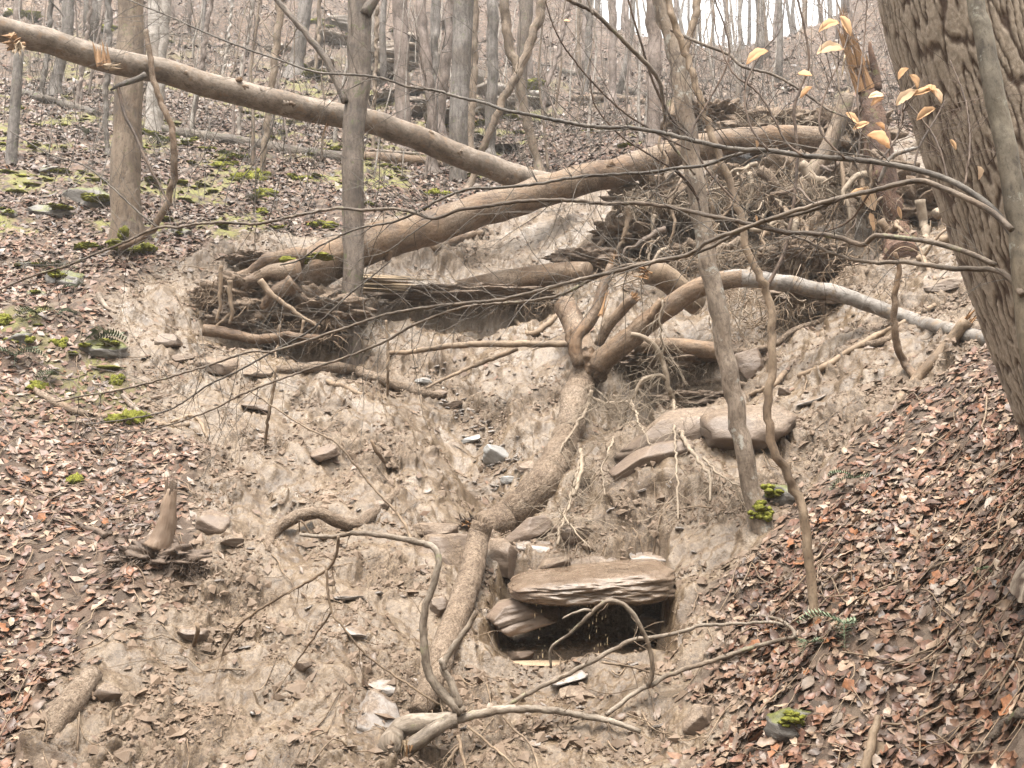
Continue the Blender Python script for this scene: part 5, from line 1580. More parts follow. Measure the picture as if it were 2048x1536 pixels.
# mossy rocks on the left bank
MR = [(103, 346, 58, 22, 'mossy stone on the leaf bank left of the big tan tree', 1), (183, 408, 110, 52, 'largest dark mossy rock beside the foot of the big tan tree', 1), (105, 425, 80, 26, 'low mossy rock below the largest mossy rock', 1), (14, 434, 40, 24, 'mossy rock at the left edge of the picture', 1),
      (362, 470, 46, 22, 'dark stone with a moss cap right of the big tan tree', 1), (60, 1490, 0, 0, '', 0), (40, 690, 60, 44, 'mossy bank rock at the left edge beside the ferns', 1), (140, 565, 90, 40, 'rounded moss-covered rock at the top edge of the slide', 1),
      (200, 700, 110, 40, 'mossy overhang with hanging grass beside the slide', 1), (1590, 1455, 110, 60, 'grey boulder with yellow-green moss in the lower right leaves', 1), (1560, 1000, 70, 50, 'mossy lump at the foot of the speckled sapling', 1), (55, 534, 56, 18, 'thin mossy stone between the leaves high on the left bank', 1), (75, 590, 40, 16, 'small mossy stone above the left ferns', 1)]
for k, (u, v, w, h, lab, on) in enumerate(MR):
    if not on: continue
    g = G(u, v); d = float((g - CAM) @ CF); wid, hei = w * d / FPX, h * d / FPX
    t = thing('mossy_rock', lab, 'mossy rock', g)
    a = Acc(); chunk(a, G(u, v, dd=0.12 * wid), (wid * 1.1, wid * 0.8, hei * 1.2), R0.uniform(-0.4, 0.4), 0.25, R0.uniform(-0.2, 0.2), 300 + k, boxy=2.6, rough=0.12)
    part(a, 'rock', M['rock_moss'], t)
    for j in range(2):
        moss_cushion(t, P(u + R0.uniform(-0.35, 0.35) * w, v - h * R0.uniform(0.1, 0.45), d - 0.12 * wid), wid * R0.uniform(0.14, 0.28), wid * 0.2, hei * 0.2, 320 + k * 5 + j)
MP = [(499, 352, 60, 34), (537, 392, 52, 26), (297, 268, 50, 16), (640, 452, 50, 16), (20, 640, 46, 30), (145, 958, 36, 30), (75, 772, 40, 26), (235, 760, 30, 24), (250, 832, 70, 40), (480, 318, 40, 16), (600, 357, 40, 16), (450, 330, 40, 18), (120, 690, 30, 24), (560, 455, 36, 8), (730, 410, 50, 10), (880, 385, 40, 20), (30, 215, 30, 8), (300, 85, 60, 14), (210, 60, 60, 16), (40, 30, 60, 16), (190, 495, 60, 14), (660, 300, 40, 10), (420, 300, 40, 10), (520, 425, 30, 14)]
ML = ['bright moss cushion at the foot of the thin bent tree', 'yellow-green moss mound below the thin bent tree', 'moss patch between the pale beech roots and the long dark log', 'moss patch above the root plate', 'moss cushion on the leaf bank at the left edge', 'lone bright moss tuft in the lower left leaves', 'moss on the end of the weathered fallen branch', 'small moss tuft above the weathered fallen branch', 'moss clump where the fallen branches meet', 'moss patch beside the long dark log', 'moss patch right of the thin bent tree', 'moss patch left of the thin bent tree', 'moss tuft beside the left fern', 'thin strip of moss near the root plate', 'moss strip behind the standing tree', 'moss at the foot of the wide grey tree', 'moss patch by the upper left log', 'moss streak high on the left slope', 'moss streak between the upper left trunks', 'moss patch in the far upper left corner', 'moss skirt left of the big tan tree', 'moss patch beyond the hanging trunk', 'moss patch beside the hanging thin branch', 'small moss tuft among ferns below the thin bent tree']
for k, (u, v, w, h) in enumerate(MP):
    d = GD(u, v); c = G(u, v, dd=0.02)
    a = Acc()
    for j in range(4):
        uu, vv = u + R0.uniform(-0.4, 0.4) * w, v + R0.uniform(-0.3, 0.3) * h
        blob(a, G(uu, vv), (w * d / FPX * R0.uniform(0.2, 0.42), w * d / FPX * 0.3, h * d / FPX * 0.34), 400 + k * 5 + j, amp=0.6, freq=2.8, nu=22, nv=12, octv=4)
    kind(solo(a, 'moss_patch', M['moss'], c, ML[k], 'moss'), 'stuff')

# ------------------------------------------------------------------ water
a = Acc()
pc = np.array([_fl[0] + 0.03, _fl[1] + 0.13, _fl[2]]); n = 40
ring = np.array([[pc[0] + 0.60 * math.cos(t), pc[1] + 0.17 * math.sin(t), _fl[2] - 0.03] for t in np.arange(n) * 2 * math.pi / n])
a.add(np.vstack([ring, [[pc[0], pc[1], _fl[2] - 0.03]]]), tris=[(i, (i + 1) % n, n) for i in range(n)])
kind(solo(a, 'water', M['water'], pc), 'structure')
for lab, (ua, ub, n_) in (('thin strings of water dripping off the left part of the slab', (1062, 1090, 16)), ('sparkling curtain of drops falling under the right part of the slab', (1172, 1218, 30))):
    a = Acc()
    for k in range(n_):
        u = R0.uniform(ua, ub); v = R0.uniform(1185, 1312)
        q = P(u, v, 7.30 + R0.uniform(-0.04, 0.06)); l = R0.uniform(0.008, 0.035)
        tube(a, [q, q - np.array([0, 0, l * 0.5]), q - np.array([0.001, 0, l])], [0.001, 0.0032, 0.0012], sides=5, n=4)
    o = solo(a, 'dripping_water', M['drip'], P((ua + ub) / 2, 1200, 7.3), lab, 'dripping water')
    kind(o, 'stuff')
# ------------------------------------------------------------------ standing trees
tree('tree', 'slim greyish standing tree in the middle with the propped trunk behind it', 'tree', [(721, 0), (720, 70), (720, 137), (714, 205), (708, 273), (706, 400), (706, 513), (702, 640), (700, 728)], (48, 40), 'tree_brown', nb=0, seed=1, flare=1.2, sides=18, y=G(700, 728)[1])
_mt = bpy.data.objects['tree']
for px, w in (([(690, 204), (670, 156), (643, 106), (598, 51), (554, 0), (530, -30)], (15, 14, 12, 10)), ([(730, 30), (742, 8), (752, -6), (775, -30)], (26, 22, 16))):
    q = np.array([PY(u, v, _mt.location.y - 0.1) for u, v in px]); rr = np.interp(np.linspace(0, 1, len(q)), np.linspace(0, 1, len(w)), w) * 12.6 / FPX / 2
    a = Acc(); tube(a, q, rr, sides=9, seglen=0.06, rough=0.06, rscale=6, seed=3, wob=0.01); part(a, 'branch', M['tree_brown'], _mt)
t, C, R = tree('tree', 'big straight tan tree with a mossy foot on the left bank', 'tree', [(262, 0), (260, 60), (258, 150), (252, 270), (252, 360), (253, 445), (255, 492)], (48, 62), 'tree_tan', nb=0, seed=2, flare=1.25, sides=20)
for j, (u, v, w, h) in enumerate(((287, 492, 44, 30), (232, 488, 34, 22), (262, 500, 40, 14), (247, 470, 20, 36))):
    d = GD(u, 500); moss_cushion(t, P(u, v, d - 0.22), w * d / FPX * 0.5, 0.10, h * d / FPX * 0.5, 500 + j)
tree('tree', 'left stem of the chalky pale beech pair behind the big tan tree', 'tree', [(311, 0), (309, 100), (306, 205), (305, 262)], (27, 27), 'tree_beech', nb=1, seed=3, flare=1.2)
tree('tree', 'right stem of the chalky pale beech pair behind the big tan tree', 'tree', [(330, 0), (326, 60), (322, 120), (318, 200), (316, 262)], (24, 18), 'tree_beech', nb=1, seed=4, flare=1.2)
tree('tree', 'wide pale grey tree standing beyond where the two fallen trunks meet', 'tree', [(928, 0), (924, 85), (920, 180), (917, 290), (916, 400)], (40, 36), 'tree_grey', nb=2, seed=5, y=17.3, sides=18)
BG = [([(800, 0), (803, 103), (806, 240), (806, 292)], (30, 30), 'tree_pink', 'pinkish trunk in front of the layered tan outcrop', None), ([(841, 0), (851, 103), (861, 188), (866, 342)], (20, 19), 'tree_pink', 'left of the close pair of trunks beside the wide grey tree', None),
      ([(873, 0), (871, 103), (868, 200), (867, 300)], (15, 15), 'tree_grey', 'right of the close pair of trunks beside the wide grey tree', None), ([(906, 0), (896, 90), (885, 188), (878, 262)], (20, 20), 'tree_pink', 'trunk leaning behind the wide grey tree', None),
      ([(950, 0), (948, 137), (942, 240), (940, 300)], (15, 15), 'tree_tan', 'mossy thin trunk just right of the wide grey tree', None), ([(986, 0), (984, 137), (981, 250), (980, 318)], (22, 22), 'tree_grey', 'second grey trunk right of the wide grey tree', None),
      ([(1053, 0), (1047, 85), (1042, 150), (1040, 240)], (27, 24), 'tree_brown', 'dark brown trunk behind the crossed leaning poles', None), ([(1306, 0), (1309, 137), (1308, 220), (1306, 290)], (27, 26), 'tree_pink', 'straight pinkish trunk standing just left of the speckled sapling', None),
      ([(612, 0), (604, 60), (595, 115), (590, 150)], (27, 30), 'tree_grey', 'grey trunk with mossy side near the outcrop left end', None), ([(140, 0), (134, 65), (118, 140), (108, 190)], (22, 22), 'tree_grey', 'leaning grey trunk left of the big tan tree', None),
      ([(103, 0), (96, 90), (85, 170), (84, 190)], (10, 10), 'tree_grey', 'slim grey trunk in the far upper left', None), ([(218, 0), (217, 80), (213, 150), (212, 240), (215, 310)], (12, 10), 'tree_grey', 'thin grey stem close against the big tan tree', None),
      ([(38, 0), (32, 60), (26, 130)], (13, 13), 'tree_pink', 'pinkish stem in the upper left corner', None), ([(424, 0), (412, 60), (404, 130), (392, 200), (378, 262)], (9, 12), 'tree_pink', 'slim pinkish trunk right of the pale beech pair', None),
      ([(465, 0), (455, 85), (446, 147), (440, 200)], (6, 7), 'tree_beech', 'thin whitish pole rising behind the hanging trunk', None), ([(506, 0), (493, 85), (483, 154), (479, 230), (478, 270)], (8, 9), 'tree_beech', 'second thin whitish pole behind the hanging trunk', None),
      ([(561, 0), (548, 137), (535, 240), (528, 308), (520, 358)], (15, 12), 'tree_tan', 'thin bent tree with a mossy foot below the hanging trunk', None), ([(1008, 0), (1017, 85), (1036, 144), (1049, 222), (1066, 291), (1079, 345)], (20, 18), 'tree_tan', 'crooked mossy tree bending right behind the crossing trunks', None),
      ([(1085, 0), (1073, 51), (1049, 120), (1008, 198), (977, 273), (940, 372)], (20, 14), 'tree_tan', 'bare pole leaning steeply across the crooked mossy tree', None), ([(1140, 0), (1120, 90), (1090, 190), (1086, 260)], (9, 9), 'tree_pink', 'thin pinkish stem right of the crooked mossy tree', None),
      ([(1395, 0), (1388, 40), (1378, 80), (1366, 130), (1352, 200)], (16, 12), 'sapling_tan', 'brown stem slanting behind the speckled sapling', 17.0), ([(754, 0), (752, 120), (748, 220), (747, 300)], (8, 8), 'tree_tan', 'thin twisted stem right of the middle tree', None), ([(640, 0), (636, 80), (630, 150)], (8, 8), 'tree_tan', 'thin stem left of the middle tree', None),
      ([(520, 0), (512, 60), (500, 140), (492, 200)], (10, 9), 'tree_pink', 'pinkish thin trunk above the hanging trunk', None), ([(180, 0), (172, 90), (160, 170), (152, 215)], (8, 8), 'tree_pink', 'slim trunk between the leaning grey trunk and the tan tree', None), ([(1225, 0), (1226, 120), (1224, 200)], (16, 15), 'tree_pink', 'pinkish trunk left of the straight trunk near the speckled sapling', None),
      ([(1180, 0), (1176, 110), (1170, 190)], (14, 13), 'tree_grey', 'grey trunk midway between the dark brown and straight pinkish trunks', None), ([(1252, 0), (1256, 90), (1258, 170)], (10, 10), 'tree_pink', 'slim trunk next to the straight pinkish trunk', None)]
for k, (px, w, m, lab, y) in enumerate(BG):
    tree('tree', lab, 'tree', px, w, m, y=y, nb=2 if w[0] > 9 else 3, seed=20 + k, bl=1.5, wob=0.04, sides=10)
# broken pale snag on the far left
q = [PY(u, v, G(20, 322)[1]) for u, v in ((38, 100), (34, 160), (29, 230), (22, 322), (20, 340))]
sn = thing('broken_snag', 'grey broken-off trunk at the left edge under the hanging trunk end', 'tree stump', G(20, 322))
a = Acc(); tube(a, q, np.array([22, 24, 25, 28, 34]) * 14 / FPX / 2, sides=12, seglen=0.08, rough=0.08, rscale=4, seed=60); part(a, 'trunk', M['tree_grey'], sn)
a = Acc(); splinters(a, q[0], np.array([0.3, 0, 1]), 0.3, 0.08, 8, 61, 0.2); part(a, 'splinter', M['splinter_pale'], sn, smooth=False)
# the curved vine-like stem by the tan tree
t = thing('curved_stem', 'dark bowed stem swinging down to the foot of the big tan tree', 'vine', G(235, 496))
a = Acc(); q, rr = W([(226, 0), (208, 40), (204, 70)], 12.6, (11, 10)); tube(a, q, rr, sides=8, seglen=0.05, rough=0.1, rscale=6, seed=62)
q, rr = W([(292, 60), (303, 130), (311, 175), (322, 205), (342, 248), (347, 291), (349, 342), (336, 404), (315, 445), (280, 479), (239, 496)], (12.3, 12.2, 12.4), (10, 12, 13, 14, 12))
a = Acc(); tube(a, q, rr, sides=9, seglen=0.04, rough=0.15, rscale=6, seed=63, wob=0.02); part(a, 'stem', M['log_brown'], t)
# long fallen logs on the slopes
for lab, px, d, w, m in (('long dark log lying across the slope behind the big tan tree', [(320, 258), (345, 265), (400, 272), (450, 281), (520, 291), (581, 303), (640, 311), (700, 317)], 'g', (20, 24, 26, 26, 26, 24), 'log_dark'), ('brown continuation log lying right of the middle tree', [(725, 316), (780, 320), (830, 324), (880, 330)], 'g', (26, 28, 26, 20), 'log_brown'),
                         ('dark log slanting across the upper left slope', [(40, 184), (80, 196), (120, 208), (160, 219), (192, 230)], 'g', (16, 19, 20, 20), 'log_dark'), ('thin pole lying along the top of the long logs', [(690, 298), (760, 303), (830, 308), (900, 318)], 'g', (9, 8, 6), 'log_grey'),
                         ('mossy log lying on the slope left of the straight pinkish trunk', [(1070, 128), (1130, 142), (1200, 160), (1300, 194)], 'g', (9, 11, 11), 'log_dark'), ('broken log lying below the mossy slope log', [(1144, 196), (1200, 196), (1260, 200), (1300, 204)], 'g', (12, 13, 12), 'log_brown'),
                         ('weathered grey log lying beyond the uprooted trunk', [(1110, 180), (1160, 182), (1230, 190), (1290, 206)], 'g', (6, 7, 6), 'log_grey'), ('bleached pole among the brush beyond the uprooted trunk', [(1130, 262), (1190, 250), (1250, 238), (1296, 232)], 'g', (5, 5, 3), 'log_pale'), ('second bleached pole among the brush beyond the uprooted trunk', [(1150, 268), (1210, 262), (1270, 252)], 'g', (5, 4, 3), 'log_pale')):
    lone('fallen_log', lab, 'log', px, d, w, m, hash(lab[:9]) % 50 if False else len(lab), sink=0.9, rough=0.08)
lone('fallen_branch', 'weathered grey-brown branch with mossy ends lying on the left leaf bank', 'branch', [(62, 772), (85, 790), (110, 805), (150, 822), (190, 833), (225, 836), (260, 840)], 'g', (10, 16, 18, 16, 14, 10), 'log_brown', 171, sink=1.0)
lone('fallen_branch', 'pale thin branch lying right of the mossy-ended branch', 'branch', [(230, 825), (280, 838), (320, 848), (355, 852), (378, 848)], 'g', (8, 10, 11, 9), 'sapling_tan', 172, sink=1.0)
lone('fallen_branch', 'short pale branch slanting above the junction of the fallen branches', 'branch', [(245, 790), (258, 805), (272, 818), (288, 832)], 'g', (10, 12, 9), 'log_grey', 173, sink=1.0)
lone('fallen_branch', 'small crooked branch at the right tip of the pale thin branch', 'branch', [(340, 845), (380, 832), (395, 838), (408, 860), (415, 876)], 'g', (6, 8, 7, 5), 'root_brown', 174, sink=1.0)
lone('fallen_stick', 'short dark stick in the leaves left of the weathered stump', 'stick', [(146, 1042), (175, 1055), (212, 1072)], 'g', (9, 12, 13), 'wood_dark', 175, sink=1.2)
lone('fallen_stick', 'grey curved stick on the leaf edge at the top of the slide', 'stick', [(198, 588), (202, 602), (216, 616), (232, 626)], 'g', (12, 10, 6), 'log_grey', 176, sink=1.0)
lone('fallen_stick', 'thick stick at the lower right corner of the leaves', 'stick', [(1975, 1480), (2010, 1450), (2045, 1425)], 'g', (16, 20, 24), 'log_dark', 177, sink=1.2)
lone('fallen_stick', 'upright brown stick at the bottom of the right leaves', 'stick', [(1730, 1545), (1745, 1480), (1756, 1430)], [4.75, 4.8, 4.85], (22, 18, 14), 'sapling_tan', 178)
lone('fallen_stick', 'thin curved stick on the leaves right of the slender sapling', 'stick', [(1642, 1178), (1680, 1150), (1740, 1118), (1800, 1102)], 'g', (6, 6, 4), 'sapling_tan', 179, sink=1.5)
lone('mud_covered_log', 'short mud-buried log end at the bottom left', 'log', [(186, 1350), (150, 1395), (110, 1440), (70, 1490)], 'g', (40, 56, 62, 50), 'log_mud', 180, sink=-0.5, rough=0.35)

# weathered stump on the left edge of the mud
t = thing('stump', 'weathered grey-brown stump with dark rotten roots at the left edge of the mud', 'tree stump', G(325, 1090))
d = GD(325, 1095)
q, rr = W([(343, 978), (338, 1010), (334, 1040), (327, 1070), (316, 1098)], (d - 0.05, d - 0.12), (20, 28, 36, 44, 58))
a = Acc(); tube(a, q, rr, sides=18, seglen=0.02, rough=0.28, rscale=5, seed=181); part(a, 'trunk', M['wood_grey'], t)
a = Acc(); splinters(a, q[0], np.array([0.05, 0, 1]), 0.13, 0.045, 16, 182, 0.2); part(a, 'splinter', M['wood_grey'], t, smooth=False)
for k, px in enumerate(([(326, 1080), (345, 1100), (365, 1112), (385, 1140)], [(318, 1088), (300, 1108), (270, 1122), (225, 1135)], [(325, 1090), (335, 1115), (338, 1140), (330, 1160)], [(312, 1085), (295, 1095), (265, 1105), (250, 1112)])):
    q2 = [P(u, v, GD(u, v) + 0.02) for u, v in px]
    a = Acc(); tube(a, q2, np.array([0.07, 0.06, 0.05, 0.03]), sides=12, seglen=0.02, rough=0.6, rscale=12, seed=183 + k); part(a, 'root', M['wood_dark'], t)
a = Acc(); blob(a, G(310, 1120, dd=0.03), (0.26, 0.12, 0.10), 9, amp=0.8, freq=3.0, nu=60, nv=36, octv=6); scruff(a, P(355, 1130, GD(355, 1130) - 0.03), 260, 0.09, 0.09, 184, 0.004); scruff(a, P(270, 1135, GD(270, 1135) - 0.03), 220, 0.10, 0.09, 185, 0.004); kind(part(a, 'fine_roots', M['wood_dark'], t), 'stuff')

# ------------------------------------------------------------------ big furrowed trunk on the right
def furrowed_tree():
    t = thing('large_tree', 'huge trunk with deeply furrowed bark leaning in on the right edge', 'tree', P(2330, 1010, 4.4))
    axis = [(1865, -420, 310), (1920, -100, 335), (1945, 0, 350), (1990, 150, 352), (2073, 400, 354), (2163, 650, 356), (2222, 800, 362), (2290, 950, 400), (2340, 1060, 500), (2360, 1140, 640)]
    pts = np.array([P(u, v, 4.6) for u, v, w in axis]); rad = np.array([w * 4.6 / FPX / 2 * 0.97 for u, v, w in axis])
    n, sd = 440, 290
    A = crom(np.c_[pts, rad], n); C, r = A[:, :3], A[:, 3]
    T = np.gradient(C, axis=0); T /= np.linalg.norm(T, axis=1, keepdims=True)
    X = np.cross(T, np.array([0, 1.0, 0])); X /= np.linalg.norm(X, axis=1, keepdims=True); Y = np.cross(T, X)
    s = np.r_[0, np.cumsum(np.linalg.norm(np.diff(C, axis=0), axis=1))]
    th = np.arange(sd) * 2 * np.pi / sd
    th = np.sort((0.5 * np.pi + np.r_[np.linspace(-1.75, 1.75, int(sd * 0.86), endpoint=False), np.linspace(1.75, 2 * np.pi - 1.75, sd - int(sd * 0.86), endpoint=False)]) % (2 * np.pi))
    TH, S = np.meshgrid(th, s)
    R = r[:, None] * np.ones_like(TH)
    # interlacing ridges: furrows follow the zero lines of a stretched noise, finer cracks cut the ridges
    U_ = TH * 0.40
    wx = 0.020 * noise2(U_ * 9, S * 5, 3) + 0.010 * noise2(U_ * 25, S * 20, 4)
    n1 = np.abs(noise2((U_ + 0.5 * wx) * 34, S * 4.2 + 0.25 * noise2(U_ * 12, S * 4, 5), 9))
    n2 = np.abs(noise2((U_ + 0.5 * wx) * 58, S * 14, 11))
    n3 = fbm2(U_ * 80, S * 45, 3, seed=8)
    h = sstep(0.04, 0.24, n1) * (0.78 + 0.22 * sstep(0.0, 0.14, n2)) + 0.14 * n3
    R = R + 0.011 * (h - 0.5)
    V = C[:, None] + R[..., None] * (np.cos(TH)[..., None] * X[:, None] + np.sin(TH)[..., None] * Y[:, None])
    i = np.arange(n - 1)[:, None] * sd + np.arange(sd)[None]; j = np.arange(n - 1)[:, None] * sd + (np.arange(sd)[None] + 1) % sd
    Q = np.stack([i, j, j + sd, i + sd], -1).reshape(-1, 4)
    lcv = np.stack([R * np.cos(TH), R * np.sin(TH), S], -1).reshape(-1, 3)
    w = np.clip(h, 0, 1)[..., None]                         # raised plates are tan, the colour turns dark red-brown in the furrows
    col = ((np.array([0.15, 0.098, 0.072]) * (1 - w) + np.array([0.60, 0.495, 0.39]) * w) * (1 + 0.10 * fbm2(TH * 9, S * 9, 3, seed=18))[..., None]).reshape(-1, 3)
    a = Acc(); a.add(V.reshape(-1, 3), Q, lc=lcv, col=col)
    part(a, 'trunk', M['furrowed'], t, use_col=True)
furrowed_tree()

# ------------------------------------------------------------------ speckled sapling and slender sapling in front
DA = GD(1525, 1045)
A_PX = [(1322, 0), (1342, 68), (1360, 154), (1372, 239), (1387, 342), (1404, 445), (1414, 520), (1433, 603), (1451, 705), (1470, 808), (1486, 893), (1508, 1006), (1522, 1048)]
sapA, CA1, RA1 = tree('sapling', 'speckled pale sapling leaning left with a mossy foot on the right bank', 'sapling', A_PX, (36, 36), 'sapling', nb=0, seed=70, flare=1.3, sides=16, y=G(1522, 1048)[1])
for j, (u, v, w, h) in enumerate(((1530, 1012, 36, 26), (1512, 1030, 30, 22), (1540, 1030, 30, 24))):
    moss_cushion(sapA, P(u, v, DA - 0.07), w * DA / FPX / 2, 0.05, h * DA / FPX / 2, 520 + j)
B_PX = [(1335, 0), (1352, 55), (1392, 171), (1416, 253), (1440, 315), (1471, 404), (1498, 506), (1520, 562), (1537, 603), (1545, 655), (1545, 705), (1540, 774), (1537, 842), (1540, 888), (1561, 927), (1587, 979), (1602, 1016), (1615, 1097), (1622, 1165), (1632, 1240)]
sapB, CB1, RB1 = tree('sapling', 'slender kinked tan sapling standing right of the speckled one', 'sapling', B_PX, (13, 20), 'sapling_tan', nb=0, seed=71, flare=1.25, sides=12, y=G(1632, 1240)[1])
yB = sapB.location.y
def shoot(parent, px, y, w, mat, seed, tw=8, twL=0.35, name='branch', wob=0.003, forks=1, r0=0.0022, up=0.3):
    """A traced branch with its side twigs (a sub-part)."""
    px = np.asarray(px, float)
    ys = np.interp(np.linspace(0, 1, len(px)), np.linspace(0, 1, np.size(y)), np.atleast_1d(y))
    q = np.array([PY(u, v, yy) for (u, v), yy in zip(px, ys)])
    ws = np.interp(np.linspace(0, 1, len(px)), np.linspace(0, 1, np.size(w)), np.atleast_1d(w))
    rr = 0.80 * ws * ys / FPX / 2
    a = Acc(); C, R = tube(a, q, rr, sides=8, seglen=max(0.02, 1.5 * rr.mean()), rough=0.08, rscale=0.3 / max(0.01, rr.mean()), seed=seed, wob=wob, knots=0.15)
    o = part(a, name, M[mat], parent)
    if tw:
        a = Acc(); twigs_along(a, C, R, int(tw * 1.5), twL * 1.25, seed, r0=r0 * 0.72, forks=forks + 1, up=up); kind(part(a, 'twigs', M['twig' if mat != 'twig_red' else mat], o), 'stuff')
    return o, C, R
LEAFY = []
_, c, _r = shoot(sapB, [(1533, 575), (1552, 540), (1570, 500), (1580, 450), (1588, 400), (1595, 308), (1588, 222), (1600, 180), (1618, 126), (1610, 60), (1594, -10), (1590, -60)], yB, (10, 9, 7, 5), 'twig_red', 72, tw=12, twL=0.5); LEAFY.append(c)
_, c, _r = shoot(sapB, [(1471, 404), (1416, 342), (1389, 294), (1386, 256), (1416, 205), (1457, 120), (1451, 58), (1430, 0), (1420, -50)], yB - 0.2, (6, 6, 5, 4), 'twig_red', 73, tw=8, twL=0.4); LEAFY.append(c)
shoot(sapA, [(1390, 350), (1326, 263), (1330, 239), (1326, 205), (1319, 164), (1295, 130), (1261, 96), (1227, 62), (1186, 24), (1138, 0), (1100, -30)], (7.0, 6.4), (7, 9, 12, 11, 10), 'branch_lichen', 74, tw=10, twL=0.5)
shoot(sapA, [(1186, 30), (1176, 0), (1165, -40)], 6.4, (7, 6), 'branch_lichen', 75, tw=2)
shoot(sapA, [(1376, 270), (1345, 240), (1312, 178), (1295, 130), (1282, 85), (1262, 20), (1250, -30)], (6.9, 6.6), (7, 7, 6, 5), 'twig_red', 76, tw=8, twL=0.5)
_, c, _r = shoot(sapA, [(1342, 60), (1372, 74), (1406, 89), (1457, 109), (1485, 133), (1540, 147), (1587, 171), (1622, 195), (1656, 219), (1690, 233), (1720, 247)], (6.9, 6.2), (9, 8, 7, 4), 'branch_lichen', 77, tw=14, twL=0.5); LEAFY.append(c)
shoot(sapA, [(1380, 300), (1320, 270), (1250, 226), (1190, 170), (1140, 110), (1110, 60), (1090, 0)], (6.9, 6.3), (5, 5, 3), 'twig_red', 78, tw=12, twL=0.5)
shoot(sapA, [(1398, 400), (1360, 350), (1300, 310), (1240, 270), (1190, 210), (1180, 150)], (6.9, 6.4), (6, 5, 3), 'twig_red', 79, tw=10, twL=0.4)
shoot(sapA, [(1402, 430), (1388, 380), (1350, 335), (1330, 300)], (6.9, 6.7), (6, 4), 'twig_red', 80, tw=4, twL=0.3)

# ------------------------------------------------------------------ grey sapling at the right edge: its long boughs cross the whole view
S_PX = [(1950, 0), (1966, 68), (1986, 171), (2008, 273), (2027, 376), (2041, 478), (2052, 600), (2070, 760), (2095, 960), (2120, 1150), (2140, 1330)]
yS = 3.15
grey = thing('sapling', 'smooth grey lichen-spotted sapling before the huge trunk with boughs crossing the view', 'sapling', PY(2140, 1330, yS))
q = [PY(u, v, yS) for u, v in [(1905, -420), (1930, -200)] + S_PX]
zf = H(q[-1][0], yS)
q.append(np.array([q[-1][0] + 0.02, yS, min(q[-1][2] - 0.05, zf - 0.1)]))
a = Acc(); tube(a, q, np.interp(np.linspace(0, 1, len(q)), [0, 0.3, 1], [30, 40, 52]) * yS / FPX / 2, sides=18, seglen=0.03, rough=0.04, rscale=8, seed=82, wob=0.004, knots=0.05)
part(a, 'trunk', M['sapling_grey'], grey)
B1 = [(2030, 478), (1991, 424), (1946, 387), (1895, 359), (1827, 338), (1758, 325), (1690, 318), (1604, 311), (1536, 301), (1468, 298), (1399, 284), (1330, 267), (1261, 256), (1193, 254), (1125, 243), (1056, 229), (1005, 219), (967, 205), (919, 195), (872, 181), (817, 174), (766, 157), (714, 150), (633, 144), (547, 116), (496, 99), (410, 65), (342, 34), (291, 14), (246, -6)]
_, c, _r = shoot(grey, B1, (3.15, 3.9, 4.6, 5.4), (17, 15, 12, 10, 7, 5, 3.5), 'twig', 83, tw=46, twL=0.42, r0=0.003); LEAFY.append(c)
B4 = [(1492, 304), (1451, 316), (1410, 331), (1348, 337), (1295, 345), (1227, 349), (1142, 356), (1073, 368), (988, 376), (936, 378), (885, 397), (834, 424), (783, 445), (714, 458), (640, 492), (600, 520), (560, 530)]
shoot(grey, B4, (3.95, 4.7), (9, 9, 8, 6, 4), 'twig', 84, tw=18, twL=0.4, r0=0.003)
B2 = [(2024, 460), (1985, 425), (1940, 400), (1895, 380), (1844, 362), (1793, 369), (1741, 383), (1690, 393), (1622, 412), (1553, 434), (1485, 458), (1416, 484), (1380, 507), (1295, 527), (1210, 548), (1125, 568), (1073, 582), (1005, 599), (936, 606), (868, 613), (783, 627), (714, 648), (616, 681), (547, 702), (496, 705), (410, 733), (308, 763), (239, 780), (171, 791), (113, 804)]
shoot(grey, B2, (3.1, 3.6, 4.3, 5.2), (17, 14, 11, 10, 8, 6, 4), 'branch_lichen', 85, tw=40, twL=0.40, r0=0.003)
B2b = [(1690, 394), (1640, 415), (1590, 430), (1540, 440), (1480, 462), (1416, 497), (1340, 520), (1250, 532), (1190, 556), (1120, 590), (1040, 604), (936, 613), (834, 647), (765, 685), (680, 719), (616, 739), (530, 770), (479, 791), (427, 818), (342, 849), (273, 862), (191, 873)]
shoot(grey, B2b, (3.45, 4.2, 5.0), (10, 9, 8, 6, 3), 'branch_lichen', 86, tw=30, twL=0.40, r0=0.003)
B2c = [(783, 520), (740, 556), (698, 589), (650, 635), (616, 664), (547, 702), (480, 740), (417, 770), (342, 818), (256, 838), (171, 849)]
shoot(grey, B2c, (4.9, 5.1), (3.5, 6, 5, 3), 'twig', 87, tw=20, twL=0.4, r0=0.0026)
B3 = [(2046, 590), (2025, 562), (1991, 540), (1946, 538), (1878, 534), (1810, 524), (1758, 526), (1707, 519), (1656, 503), (1610, 480), (1570, 468)]
shoot(grey, B3, (3.12, 3.7), (18, 15, 12, 8, 5), 'branch_lichen', 88, tw=14, twL=0.32)
B3b = [(1991, 530), (1929, 503), (1861, 484), (1793, 475), (1750, 472), (1724, 490), (1683, 476), (1639, 468), (1570, 465), (1512, 451), (1451, 438), (1399, 427), (1330, 413), (1278, 407), (1210, 407), (1125, 400), (1039, 403), (971, 413), (919, 420), (868, 437), (834, 427), (783, 417), (731, 420), (680, 417), (650, 420), (581, 434), (513, 448), (445, 445), (393, 448), (359, 455), (315, 456), (239, 489), (171, 516), (137, 531), (68, 551), (17, 572), (-30, 590)]
shoot(grey, B3b, (3.15, 3.9, 4.7, 5.4), (14, 13, 11, 9, 8, 7, 5), 'branch_lichen', 89, tw=46, twL=0.42, r0=0.003)
